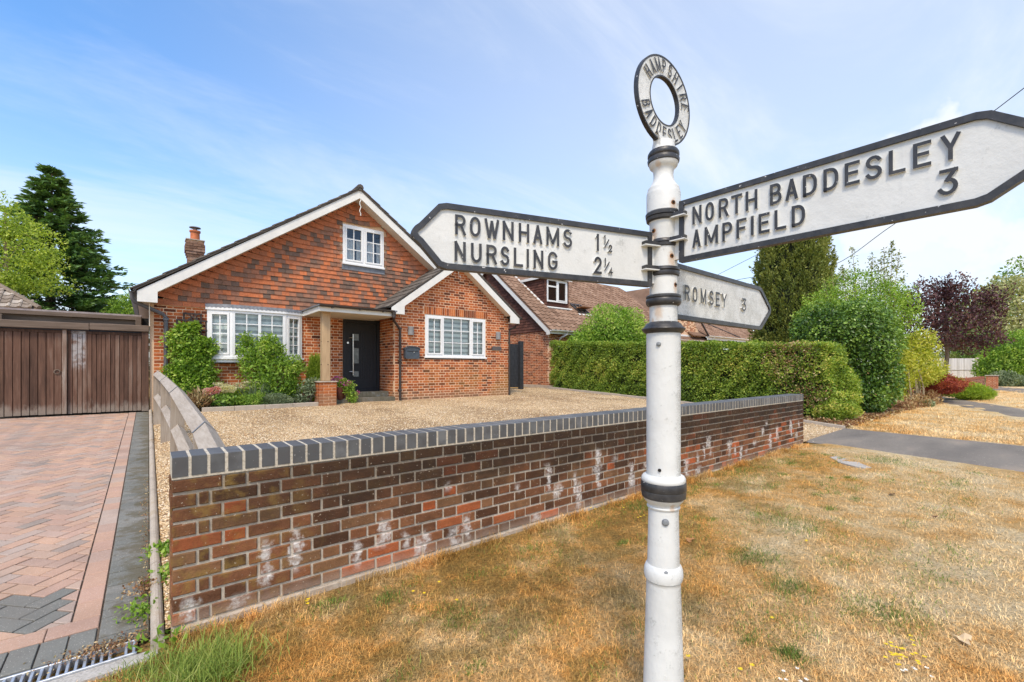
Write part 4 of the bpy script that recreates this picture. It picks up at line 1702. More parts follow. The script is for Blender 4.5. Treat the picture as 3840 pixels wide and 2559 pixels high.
# ---------------------------------------------------------------- windows
def window(parent, name, face, lights, z0, z1, fr=0.055, blind='zebra', sash=0.045, bars=(2, 4), sill=True):
    """face(s, d, z) -> world point (s along, d depth inwards); lights = [(s0,s1,cols,rows,sashed)]"""
    def bx(mb_, s0, s1, d0, d1, za, zb_, tn=0):
        V = [face(s, d, z) for z in (za, zb_) for d in (d0, d1) for s in (s0, s1)]
        mb_.add(V, [(0, 2, 3, 1), (4, 5, 7, 6), (0, 1, 5, 4), (2, 6, 7, 3), (0, 4, 6, 2), (1, 3, 7, 5)], tn)
    S0, S1 = lights[0][0], lights[-1][1]
    f_ = MB()
    bx(f_, S0, S1, 0, 0.07, z1 - fr, z1)
    bx(f_, S0, S1, 0, 0.07, z0, z0 + fr)
    edges = [S0] + [l[1] for l in lights]
    for i, e in enumerate(edges):
        a, b = (e, e + fr) if i == 0 else (e - fr, e) if i == len(edges) - 1 else (e - fr * 0.55, e + fr * 0.55)
        bx(f_, a, b, 0.001, 0.069, z0 + fr, z1 - fr)
    wnd = f_.build(name, MAT['upvc'], parent)
    for (s0, s1, nc, nr, sashed) in lights:
        a, b = s0 + fr * 0.55, s1 - fr * 0.55
        if s0 == S0:
            a = s0 + fr
        if s1 == S1:
            b = s1 - fr
        za, zb_ = z0 + fr, z1 - fr
        if sashed:
            m_ = MB()
            w_ = sash
            bx(m_, a + 0.004, b - 0.004, -0.016, 0.04, za + 0.004, za + w_)
            bx(m_, a + 0.004, b - 0.004, -0.016, 0.04, zb_ - w_, zb_ - 0.004)
            bx(m_, a + 0.004, a + w_, -0.015, 0.04, za + w_, zb_ - w_)
            bx(m_, b - w_, b - 0.004, -0.015, 0.04, za + w_, zb_ - w_)
            m_.build('sash', MAT['upvc'], wnd)
            a, b, za, zb_ = a + w_, b - w_, za + w_, zb_ - w_
        m_ = MB()
        bw = 0.011
        for i in range(1, nc):
            x_ = a + (b - a) * i / nc
            bx(m_, x_ - bw, x_ + bw, 0.012, 0.028, za, zb_)
        for j in range(1, nr):
            z_ = za + (zb_ - za) * j / nr
            bx(m_, a, b, 0.0135, 0.0265, z_ - bw, z_ + bw)
        if nc * nr > 1:
            m_.build('glazing_bar', MAT['upvc'], wnd)
        for i in range(nc):
            for j in range(nr):
                x0, x1 = a + (b - a) * i / nc, a + (b - a) * (i + 1) / nc
                y0, y1 = za + (zb_ - za) * j / nr, za + (zb_ - za) * (j + 1) / nr
                m_ = MB()
                m_.add([face(x0, 0.03, y0), face(x1, 0.03, y0), face(x1, 0.03, y1), face(x0, 0.03, y1)], [(0, 1, 2, 3)])
                m_.build('pane', MAT['glass'], wnd)
        if blind == 'zebra':
            z_ = z1 - fr
            i = 0
            m_ = MB()
            while z_ > z0 + fr:
                hh = 0.085 if i % 2 == 0 else 0.062
                zz = max(z_ - hh, z0 + fr)
                d_ = 0.11 if i % 2 else 0.113
                m_.add([face(s0 + fr * .5, d_, zz), face(s1 - fr * .5, d_, zz), face(s1 - fr * .5, d_, z_), face(s0 + fr * .5, d_, z_)], [(0, 1, 2, 3)], 0, 1 if i % 2 == 0 else 0)
                z_ = zz
                i += 1
            m_.build('blind', [MAT['blind_a'], MAT['blind_b']], wnd)
        elif blind == 'curtain':
            m_ = MB()
            for (p, q) in ((s0 + 0.02, s0 + (s1 - s0) * 0.60), (s0 + (s1 - s0) * 0.70, s1 - 0.02)):
                n_ = 14
                V = []
                for i in range(n_):
                    x_ = p + (q - p) * i / (n_ - 1)
                    d_ = 0.115 + 0.018 * math.sin(i * 2.1)
                    V += [face(x_, d_, z0 + 0.03), face(x_, d_, z1 - 0.32)]
                m_.add(V, [(2 * i, 2 * i + 2, 2 * i + 3, 2 * i + 1) for i in range(n_ - 1)])
            m_.build('curtain', MAT['curtain'], wnd)
    m_ = MB()
    V = [face(s, d, z) for z in (z0 + 0.02, z1 - 0.02) for d in (0.072, 0.9) for s in (S0 + 0.02, S1 - 0.02)]
    m_.add(V, [(0, 2, 3, 1), (4, 5, 7, 6), (2, 6, 7, 3), (0, 4, 6, 2), (1, 3, 7, 5)])
    if blind != 'none':
        m_.build('room', MAT['room'], wnd)
    return wnd


# wing window
w = window(HS, 'window', lambda s, d, z: (s, 8.51 + d, z), [(5.977, 6.556, 2, 3, True), (6.556, 7.52, 3, 3, False), (7.52, 8.065, 2, 3, True)], 1.70, 2.88)
mb = MB()
mb.cbox(5.94, 8.10, 8.46, 8.56, 1.652, 1.70, 0.006)
mb.build('sill', MAT['upvc'], w)
# upper gable window
w = window(HS, 'window', lambda s, d, z: (s, 9.44 + d, z), [(4.0, 4.575, 2, 3, True), (4.575, 5.155, 2, 3, True)], 4.235, 5.275, blind='curtain')
mb = MB()
mb.cbox(3.985, 5.17, 9.40, 9.50, 4.185, 4.235, 0.005)
mb.build('sill', MAT['upvc'], w)
mb = MB()
mb.box(3.975, 5.185, 9.452, 9.47, 4.05, 4.184)
mb.build('lead_apron', MAT['lead'], HS)

# shallow bay of four lights
bp = [(0.95, 9.44), (1.42, 9.27), (2.54, 9.27), (2.965, 9.44)]


def facet(a, b):
    a, b = Vector((*a, 0)), Vector((*b, 0))
    d = (b - a)
    ln_ = d.length
    d.normalize()
    n_ = Vector((-d.y, d.x, 0))
    return (lambda s, dd, z: tuple(a + d * s + n_ * dd + Vector((0, 0, z)))), ln_


fc, ln_ = facet(bp[0], bp[1])
window(HS, 'bay_window', fc, [(0, ln_, 2, 4, True)], 1.62, 2.70)
fc, ln_ = facet(bp[1], bp[2])
window(HS, 'bay_window', fc, [(0, ln_ / 2, 2, 4, False), (ln_ / 2, ln_, 2, 4, False)], 1.62, 2.70)
fc, ln_ = facet(bp[2], bp[3])
window(HS, 'bay_window', fc, [(0, ln_, 2, 4, True)], 1.62, 2.70)


def bay_poly(o_, back=9.52):
    return [(bp[0][0] - o_, back), (bp[0][0] - o_, bp[0][1] - o_ * 0.5), (bp[1][0] - o_ * 0.4, bp[1][1] - o_), (bp[2][0] + o_ * 0.4, bp[2][1] - o_), (bp[3][0] + o_, bp[3][1] - o_ * 0.5), (bp[3][0] + o_, back)]


mb = MB()
mb.prism(bay_poly(0.045), 'z', 1.575, 1.618)
mb.prism(bay_poly(-0.015), 'z', 1.50, 1.574)
mb.build('bay_sill', MAT['upvc'], HS)
mb = MB()
mb.prism(bay_poly(0.03), 'z', 2.702, 2.765)
mb.build('bay_fascia', MAT['upvc'], HS)
# scalloped lead edge
mb = MB()
path = bay_poly(0.038)[1:5]
zt, V, F = 2.835, [], []
tot = 0
for (a, b) in zip(path[:-1], path[1:]):
    ln_ = math.hypot(b[0] - a[0], b[1] - a[1])
    n_ = int(ln_ / 0.014)
    for i in range(n_ + 1):
        f_ = i / n_
        x, y = a[0] + (b[0] - a[0]) * f_, a[1] + (b[1] - a[1]) * f_
        zz = 2.775 - 0.022 * abs(math.sin((tot + ln_ * f_) / 0.085 * PI))
        V += [(x, y, zz), (x * 1.0, y + 0.02, zt)]
    tot += ln_
m_ = len(V) // 2
F = [(2 * i, 2 * i + 2, 2 * i + 3, 2 * i + 1) for i in range(m_ - 1)]
mb.add(V, F)
mb.prism(bay_poly(0.02), 'z', 2.80, 2.83)
mb.build('scalloped_flashing', MAT['lead'], HS)

# ---------------------------------------------------------------- porch
mb = MB()
mb.prism([(3.0, 8.03), (4.86, 8.03), (4.86, 9.5), (3.0, 9.5)], 'z', 2.70, 2.712)
mb.build('porch_soffit', MAT['soffit'], HS)
mb = MB()
mb.box(2.985, 3.005, 8.02, 9.49, 2.695, 2.81)
mb.box(3.006, 4.86, 8.012, 8.03, 2.695, 2.80)
mb.build('porch_fascia', MAT['barge'], HS)
mb = MB()
mb.box(2.95, 4.90, 7.985, 9.455, 2.812, 2.845)
mb.build('porch_roof', MAT['lead'], HS)


def half_gutter(path, r, mat, parent):
    mb_ = MB()
    V, F = [], []
    a, b = Vector(path[0]), Vector(path[1])
    d = (b - a).normalized()
    sd = Vector((-d.y, d.x, 0))
    ns = 9
    for p in (a, b):
        for rr in (r, r - 0.006):
            for j in range(ns):
                q = PI * j / (ns - 1)
                V.append(p + sd * math.cos(q) * rr - Vector((0, 0, 1)) * math.sin(q) * rr)
    for j in range(ns - 1):
        F.append((j, j + 1, 2 * ns + j + 1, 2 * ns + j))
        F.append((ns + j, 3 * ns + j, 3 * ns + j + 1, ns + j + 1))
        F.append((j, ns + j, ns + j + 1, j + 1))
        F.append((2 * ns + j, 2 * ns + j + 1, 3 * ns + j + 1, 3 * ns + j))
    F.append((0, 2 * ns, 3 * ns, ns))
    F.append((ns - 1, 2 * ns - 1, 4 * ns - 1, 3 * ns - 1))
    mb_.add(V, F)
    return mb_.build('gutter', mat, parent)


g_ = half_gutter([(2.96, 7.955, 2.845), (4.80, 7.955, 2.84)], 0.055, MAT['gutter'], HS)
mb = MB()
for x in (3.25, 3.9, 4.5):
    mb.box(x, x + 0.03, 7.9, 8.01, 2.775, 2.80)
mb.build('gutter_clip', MAT['gutter'], g_)
mb = MB()
mb.tube([(4.78, 7.955, 2.80), (4.79, 7.96, 2.66), (4.86, 8.1, 2.60), (5.12, 8.41, 2.47), (5.18, 8.43, 2.40), (5.18, 8.43, 0.5)], 0.034, 8)
for z in (2.42, 1.55, 0.75):
    mb.cbox(5.14, 5.22, 8.385, 8.50, z, z + 0.045, 0.005)
mb.build('downpipe', MAT['gutter'], HS, smooth=True)
mb = MB()
mb.lathe([(0.05, 2.66), (0.05, 2.72), (0.06, 2.80)], 4.79, 7.96, 10)
mb.build('gutter_outlet', MAT['gutter'], HS)
# right hand downpipe of the wing
half_gutter([(9.27, 8.20, 2.99), (9.27, 9.6, 2.99)], 0.055, MAT['gutter'], HS)
mb = MB()
mb.tube([(9.27, 8.35, 2.95), (9.27, 8.36, 2.80), (9.20, 8.42, 2.70), (9.02, 8.47, 2.62), (8.985, 8.46, 2.55), (8.985, 8.46, 0.5)], 0.03, 8)
mb.build('downpipe', MAT['gutter'], HS, smooth=True)
# left hand gutter and downpipe
half_gutter([(-0.345, 9.06, 2.98), (-0.345, 19, 2.98)], 0.06, MAT['greyplastic'], HS)
mb = MB()
mb.tube([(-0.345, 9.25, 2.95), (-0.345, 9.25, 2.80), (-0.30, 9.28, 2.74), (0.16, 9.42, 2.53), (0.21, 9.43, 2.46), (0.21, 9.43, 0.5)], 0.04, 8)
for z in (2.40, 1.4):
    mb.cbox(0.16, 0.26, 9.38, 9.5, z, z + 0.05, 0.005)
mb.build('downpipe', MAT['greyplastic'], HS, smooth=True)
# oak post on its brick pier
woodmat('oak', [(0.2, (0.30, 0.19, 0.10)), (0.5, (0.50, 0.35, 0.20)), (0.8, (0.62, 0.46, 0.29))], 'z', 0.75, 55)
mb = MB()
mb.cbox(3.115, 3.30, 8.22, 8.405, 1.06, 2.70, 0.008)
PO = mb.build('porch_post', MAT['oak'], HS)
mb = MB()
for (x, y, z) in ((3.24, 8.217, 2.0), (3.24, 8.217, 1.45), (3.113, 8.3, 2.0), (3.113, 8.3, 1.45)):
    mb.cbox(x - 0.01, x + 0.01, y - 0.006, y + 0.006, z - 0.01, z + 0.01, 0.003)
mb.build('peg', MAT['dark'], PO)
mb = MB()
mb.cbox(2.985, 3.43, 8.09, 8.53, 1.03, 1.058, 0.006)
mb.build('pier_cap', MAT['kerb'], HS)
mb = MB()
mb.box(3.016, 3.404, 8.126, 8.514, 0.38, 1.03)
PI_ = mb.build('pier', MAT['house_mortar'], HS)
it = []
for i in range(9):
    z = 0.40 + i * 0.0715 + 0.034
    for fcx, rz in (((3.01, 8.12), 0), ((3.01, 8.52), -PI / 2)):
        R = Matrix.Translation((fcx[0], fcx[1], 0)) @ Matrix.Rotation(rz, 4, 'Z')
        segs = ((0.0, 0.215), (0.225, 0.40)) if (i + (rz != 0)) % 2 else ((0.0, 0.1025), (0.1125, 0.2875), (0.2975, 0.40))
        for (p, q) in segs:
            it.append((R @ Matrix.Translation(((p + q) / 2, 0, z)) @ Matrix.Diagonal((q - p, 0.09, 0.0615, 1)), random.uniform(0.45, 0.8)))
pieces('brick', BRICK, it, PI_, MAT['house_brick'])

# steps
mb = MB()
mb.box(3.45, 5.05, 8.56, 9.5, 0.3, 0.585)
mb.box(4.02, 5.045, 8.93, 9.5, 0.585, 0.715)
ST = mb.build('step', MAT['joint'], HS)
it = []
x = 3.43
while x < 5.03:
    it.append((Matrix.Translation((x + 0.05, 8.6, 0.53)) @ Matrix.Diagonal((0.1, 0.2, 0.14, 1)), random.uniform(0.0, 0.13)))
    x += 0.103
x = 4.02
while x < 5.0:
    it.append((Matrix.Translation((x + 0.05, 8.97, 0.665)) @ Matrix.Diagonal((0.1, 0.2, 0.13, 1)), random.uniform(0.0, 0.13)))
    x += 0.103
for ix in range(14):
    for iy in range(3):
        it.append((Matrix.Translation((3.53 + ix * 0.103, 8.80 + iy * 0.1, 0.572)) @ Matrix.Diagonal((0.1, 0.097, 0.05, 1)), random.uniform(0.0, 0.13)))
pieces('step_block', MB().cbox(-0.5, 0.5, -0.5, 0.5, -0.5, 0.5, 0.03), it, ST, MAT['paver'])

# door
mb = MB()
mb.box(4.018, 4.09, 9.47, 9.58, 0.715, 2.70)
mb.box(4.97, 5.04, 9.47, 9.58, 0.715, 2.70)
mb.box(4.09, 4.97, 9.471, 9.58, 2.62, 2.70)
mb.box(4.09, 4.97, 9.471, 9.58, 0.715, 0.77)
mb.build('door_frame', MAT['anth'], HS)
mb = MB()
mb.box(4.095, 4.965, 9.51, 9.555, 0.773, 2.617)
DR = mb.build('door', MAT['anth'], HS)
base = MB().cbox(-0.5, 0.5, -0.5, 0.5, -0.5, 0.5, 0.08)
it = []
x = 4.245
while x < 4.86:
    it.append((Matrix.Translation((x + 0.029, 9.508, 1.73)) @ Matrix.Diagonal((0.056, 0.016, 1.34, 1)), 0))
    x += 0.0625
pieces('panel_board', base, it, DR, MAT['anth'])
MAT['frost'] = plain('obscured_glass', (0.13, 0.14, 0.13), 0.25, 0.3, 9, 0.1, 0.5)
for (z0, z1) in ((2.13, 2.31), (1.50, 1.92), (1.13, 1.28)):
    mb = MB()
    a, b = 4.30, 4.45
    y0 = 9.488
    for (p, q, r, s_) in ((a - 0.03, b + 0.03, z1, z1 + 0.03), (a - 0.03, b + 0.03, z0 - 0.03, z0), (a - 0.03, a, z0, z1), (b, b + 0.03, z0, z1)):
        mb.box(p, q, y0, 9.52, r, s_)
    mb.build('light_frame', MAT['anth'], DR)
    mb = MB()
    mb.box(a, b, 9.496, 9.515, z0, z1)
    mb.build('pane', MAT['frost'], DR)
mb = MB()
mb.tube([(4.275, 9.44, 1.17), (4.275, 9.44, 2.30)], 0.016, 10)
for z in (1.27, 2.2):
    mb.tube([(4.275, 9.44, z), (4.20, 9.49, z), (4.19, 9.515, z)], 0.012, 8)
mb.build('handle', MAT['steel'], DR, smooth=True)
mb = MB()
V = []
mb.tube([(4.15, 9.49, 2.06), (4.15, 9.512, 2.06)], 0.028, 12)
mb.build('lock', MAT['steel'], DR)
mb = MB()
mb.box(4.0, 5.05, 9.59, 9.65, 0.5, 2.9)
mb.build('door_lining', MAT['room'], HS)

# chimney on the left slope
brickmat('chimney_brick', [(0, (0.16, 0.09, 0.06)), (0.5, (0.26, 0.15, 0.10)), (1, (0.34, 0.22, 0.16))], None, 90)
mb = MB()
mb.box(0.80, 1.16, 13.15, 13.51, 3.4, 5.10)
CH = mb.build('chimney', MAT['house_mortar'], HS)
it = []
for i in range(24):
    z = 3.45 + i * 0.075
    o_ = 0.0 if i < 16 else (0.018 if i < 17 else (0.036 if i < 18 else (0.055 if i < 21 else (0.035 if i < 22 else 9))))
    if o_ > 1:
        break
    wd_ = 0.37 + 2 * o_
    for org, rz in (((0.795 - o_, 13.145 - o_), 0), ((0.795 - o_, 13.515 + o_), -PI / 2)):
        R = Matrix.Translation((*org, 0)) @ Matrix.Rotation(rz, 4, 'Z')
        nb = 3
        cutp = [0, wd_ * (0.2 if i % 2 else 0.38), wd_ * (0.58 if i % 2 else 0.78), wd_]
        for p, q in zip(cutp[:-1], cutp[1:]):
            it.append((R @ Matrix.Translation(((p + q) / 2, 0, z)) @ Matrix.Diagonal((q - p - 0.01, 0.1 + o_, 0.066, 1)), random.random()))
pieces('brick', BRICK, it, CH, MAT['chimney_brick'])
MAT['terracotta'] = plain('terracotta', (0.42, 0.13, 0.05), 0.7, 0.2, 12, 0.2)
mb = MB()
mb.lathe([(0.15, 5.02), (0.14, 5.08), (0.118, 5.12), (0.115, 5.36), (0.138, 5.37), (0.138, 5.42), (0.10, 5.43)], 0.985, 13.33, 16)
mb.build('chimney_pot', MAT['terracotta'], CH, smooth=True)
mb = MB()
mb.lathe([(0.05, 5.43), (0.05, 5.50)], 0.985, 13.33, 6)
mb.lathe([(0.145, 5.50), (0.14, 5.52), (0.05, 5.545), (0.01, 5.55)], 0.985, 13.33, 16)
mb.build('cowl', MAT['lead'], CH)
mb = MB()
mb.prism([(0.75, 13.1), (1.21, 13.1), (1.21, 13.56), (0.75, 13.56)], 'z', 5.10, 5.125)
mb.build('flaunching', MAT['kerb'], CH)

# ---------------------------------------------------------------- fittings on the front
for lab, x in (('grey curved wall lamp between downpipe and wing window', 5.515), ('grey curved wall lamp near the right corner of the wing', 8.54)):
    lm = thing('wall_lamp', lab, 'wall lamp', (x, 8.5, 2.26), 'wall lamps on the brick wing')
    mb = MB()
    mb.cbox(x - 0.06, x + 0.06, 8.478, 8.50, 2.27, 2.51, 0.006)
    mb.build('back_plate', MAT['greyplastic'], lm)
    mb = MB()
    V = []
    pr = [(x + 0.085 * math.cos(q), 8.478 - 0.085 * math.sin(q)) for q in np.linspace(0, PI, 13)]
    mb.prism(pr, 'z', 2.275, 2.505)
    mb.build('shade', plain('grey_lamp_shade', (0.23, 0.225, 0.22), 0.5, 0.08, 12), lm)
lb = thing('letter_box', 'dark grey arched letter box hanging left of the wing window', 'letter box', (5.53, 8.48, 1.62))
pr = [(5.31, 1.65), (5.34, 1.62), (5.70, 1.62), (5.73, 1.65), (5.73, 1.88)] + [(5.52 + 0.21 * math.cos(q), 1.88 + 0.075 * math.sin(q)) for q in np.linspace(0, PI, 11)] + [(5.31, 1.88)]
mb = MB()
mb.prism(pr, 'y', 8.37, 8.497)
MAT['letterbox'] = plain('slate_paint', (0.055, 0.068, 0.082), 0.45, 0.15, 12, 0.08, 0.45)
mb.build('body', MAT['letterbox'], lb)
pr = [(5.295, 1.86)] + [(5.52 + 0.225 * math.cos(q), 1.885 + 0.083 * math.sin(q)) for q in np.linspace(PI, 0, 13)] + [(5.745, 1.86), (5.73, 1.86)] + [(5.52 + 0.21 * math.cos(q), 1.88 + 0.07 * math.sin(q)) for q in np.linspace(0, PI, 11)] + [(5.31, 1.86)]
mb = MB()
mb.prism(pr, 'y', 8.345, 8.50)
mb.build('lid', MAT['letterbox'], lb)
mb = MB()
mb.box(5.36, 5.68, 8.362, 8.37, 1.82, 1.835)
mb.build('flap', MAT['anth'], lb)
mb = MB()
mb.tube([(5.56, 8.355, 1.80), (5.56, 8.372, 1.80)], 0.014, 8)
mb.build('lock', MAT['steel'], lb)
mb = MB()
pr = [(8.30, 1.955), (8.32, 1.935), (8.66, 1.935), (8.68, 1.955), (8.68, 2.03), (8.60, 2.06), (8.49, 2.05), (8.37, 2.06), (8.30, 2.03)]
mb.prism(pr, 'y', 8.475, 8.497)
prop(mb.build('name_plaque', plain('slate', (0.10, 0.085, 0.08), 0.6, 0.25, 30, 0.3)), 'small dark slate house plaque right of the wing window', 'plaque')

# ================================================================== FINGERPOST
def post_pt(x, y, r):
    s_ = (x - 2488) / 1047
    R0 = r / 1047
    vd = Vector((1.345 + 0.0852, -1.928 + 2.827, 0)).normalized()
    rt = Vector((vd.y, -vd.x, 0))
    return Vector((1.345, -1.928, 1.367 + (1381 - y) / 1047)) + rt * s_ - vd * math.sqrt(max(0, R0 * R0 - s_ * s_))


RUSTY = [(*post_pt(x, y, r), q) for (x, y, r, q) in ((2522, 781, 61, .018), (2454, 876, 50, .020), (2517, 974, 50, .020), (2530, 1078, 50, .016), (2470, 1160, 50, .022), (2450, 1205, 50, .010), (2470, 628, 46, .014), (2430, 935, 52, .016), (2520, 1880, 62, .015))]


def white_iron(name, col=(0.80, 0.80, 0.78)):
    k = NM(name)
    a = k.noise(4, 4, 0.6)
    b = k.noise(26, 5, 0.7)
    x = k.xyz()
    c = k.mix(k.rng(a, 0.35, 0.7), col, tuple(q * 0.90 for q in col))
    # grey grime speckle, thicker on the weather side
    g = k.rng(k.ma('ADD', k.ma('ADD', b, k.ma('MULTIPLY', k.noise(7, 3), 0.35)), k.ma('MULTIPLY', k.noise(160, 3, 0.7), 0.5)), 1.03, 1.2)
    c = k.mix(k.ma('MULTIPLY', g, 0.5), c, (0.30, 0.30, 0.27))
    # faint vertical rain streaks
    s_ = k.noise(34, 3, 0.6, st=(1, 1, 0.08))
    c = k.mix(k.rng(s_, 0.62, 0.78, 0, 0.22), c, (0.40, 0.42, 0.42))
    # a few rusty bleeds
    r_ = k.rng(k.noise(11, 4, 0.55, st=(1, 1, 0.5)), 0.735, 0.80)
    c = k.mix(k.ma('MULTIPLY', r_, 0.6), c, (0.48, 0.24, 0.08))
    # dirt held on the side away from the road
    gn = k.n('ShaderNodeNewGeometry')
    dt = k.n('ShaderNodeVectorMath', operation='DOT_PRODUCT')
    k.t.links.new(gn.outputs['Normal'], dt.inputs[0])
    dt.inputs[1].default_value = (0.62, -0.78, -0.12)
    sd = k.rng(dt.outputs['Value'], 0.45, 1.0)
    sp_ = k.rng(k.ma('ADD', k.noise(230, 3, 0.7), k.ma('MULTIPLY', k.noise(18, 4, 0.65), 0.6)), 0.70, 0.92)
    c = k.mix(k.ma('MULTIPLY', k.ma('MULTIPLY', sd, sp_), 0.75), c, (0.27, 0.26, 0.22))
    # rust bleeding from the grub screws and from under the bands
    for (px, py, pz, rad) in RUSTY:
        mp_ = k.n('ShaderNodeVectorMath', operation='SUBTRACT')
        k.t.links.new(k.pos(), mp_.inputs[0])
        mp_.inputs[1].default_value = (px, py, pz - rad * 0.5)
        ml_ = k.n('ShaderNodeVectorMath', operation='MULTIPLY')
        k.t.links.new(mp_.outputs[0], ml_.inputs[0])
        ml_.inputs[1].default_value = (1, 1, 0.5)
        le_ = k.n('ShaderNodeVectorMath', operation='LENGTH')
        k.t.links.new(ml_.outputs[0], le_.inputs[0])
        q_ = k.rng(k.ma('ADD', le_.outputs['Value'], k.ma('MULTIPLY', k.ma('SUBTRACT', k.noise(90, 3, 0.6), 0.5), rad * 0.9)), rad, rad * 0.25)
        c = k.mix(k.ma('MULTIPLY', q_, 0.5), c, (0.46, 0.25, 0.09))
    MAT[name] = k.out(c, 0.48, k.ma('ADD', b, k.ma('MULTIPLY', k.noise(9, 4, 0.6), 1.5)), 0.32, 0.006, 0.35)
    return MAT[name]


white_iron('white_iron', (0.645, 0.645, 0.61))
k = NM('black_iron')
a = k.noise(30, 4, 0.65)
c = k.ramp(a, [(0.35, (0.022, 0.022, 0.024)), (0.6, (0.045, 0.043, 0.042)), (0.75, (0.075, 0.068, 0.060))])
c = k.mix(k.rng(k.noise(95, 2, 0.5), 0.71, 0.75), c, (0.55, 0.54, 0.52))
MAT['black_iron'] = k.out(c, 0.42, a, 0.3, 0.003, 0.45)
k = NM('rust')
MAT['rust'] = k.out(k.ramp(k.noise(70, 4, 0.7), [(0.3, (0.07, 0.03, 0.015)), (0.7, (0.32, 0.13, 0.035))]), 0.9)
MAT['boltgrey'] = plain('bolt_grey', (0.20, 0.21, 0.215), 0.5, 0.2, 60, 0.2)

PX, PY = 1.345, -1.928
P0 = 1047.0
ZP = lambda y: 1.367 + (1381 - y) / P0
RP = lambda r: r / P0
FP = thing('fingerpost', 'old white and black cast iron fingerpost with three arms and a ring on top', 'signpost', (PX, PY, 0))


def lathe_part(name, prof, mat, smooth=True, seg=40):
    mb_ = MB()
    mb_.lathe([(RP(r), ZP(y)) for y, r in prof], PX, PY, seg)
    return mb_.build(name, mat, FP, smooth)


# profile in photo rows: lower column, collar, main shaft, three arm seats, neck
lathe_part('lower_column', [(2840, 84), (2600, 74), (2400, 68), (2182, 61.5), (2172, 63), (2168, 66)], MAT['white_iron'])
lathe_part('moulding', [(2170, 60), (2166, 67), (2150, 70.5), (2130, 69), (2116, 64), (2110, 59)], MAT['white_iron'])
lathe_part('middle_column', [(2112, 58), (1925, 54.5), (1905, 55), (1901, 59), (1896, 60), (1893, 57), (1886, 58), (1880, 63), (1872, 70), (1860, 76)], MAT['white_iron'])
lathe_part('collar', [(1864, 74), (1860, 79), (1840, 81), (1835, 80), (1832, 82), (1806, 81), (1803, 79)], MAT['black_iron'])
lathe_part('moulding', [(1806, 76), (1800, 80), (1790, 79), (1782, 74), (1778, 66), (1777, 59)], MAT['white_iron'])
lathe_part('shaft', [(1780, 61), (1500, 61), (1248, 61.5)], MAT['white_iron'])
lathe_part('collar', [(1252, 62), (1250, 67), (1243, 74), (1236, 78.5), (1232, 77), (1231, 72), (1224, 67), (1216, 62), (1211, 53), (1209, 50)], MAT['black_iron'])
lathe_part('shaft', [(1214, 50), (1000, 50), (840, 50), (836, 52), (830, 57)], MAT['white_iron'])
lathe_part('collar', [(1151, 52), (1148, 58), (1140, 63), (1130, 64), (1124, 62), (1122, 60), (1119, 63), (1113, 63), (1109, 58), (1108, 51)], MAT['black_iron'])
lathe_part('collar', [(1041, 51), (1038, 56), (1030, 58), (1024, 57), (1022, 54), (1019, 58.5), (1010, 57), (1007, 51)], MAT['black_iron'])
lathe_part('collar', [(934, 51), (931, 55), (922, 56), (919, 52), (917, 55), (908, 54), (905, 51)], MAT['black_iron'])
lathe_part('collar', [(836, 55), (832, 61), (822, 63), (819, 60), (817, 64), (806, 65), (801, 61)], MAT['black_iron'])
lathe_part('shaft', [(804, 61), (735, 61), (726, 60), (716, 56.5), (712, 57), (706, 53), (701, 48), (690, 42), (676, 36.5), (660, 35.5), (640, 38), (634, 44), (628, 50), (616, 53)], MAT['white_iron'])
lathe_part('collar', [(618, 50), (614, 56), (604, 58), (598, 55), (595, 53.5), (590, 57), (580, 56.5), (572, 52), (570, 44)], MAT['black_iron'])
lathe_part('neck', [(574, 45), (566, 43), (550, 40), (538, 38)], MAT['white_iron'])

# raised letters drawn with a pen of constant width
def arc(cx, cy, rx, ry, a0, a1, n=9):
    return [(cx + rx * math.cos(math.radians(a0 + (a1 - a0) * i / n)), cy + ry * math.sin(math.radians(a0 + (a1 - a0) * i / n))) for i in range(n + 1)]


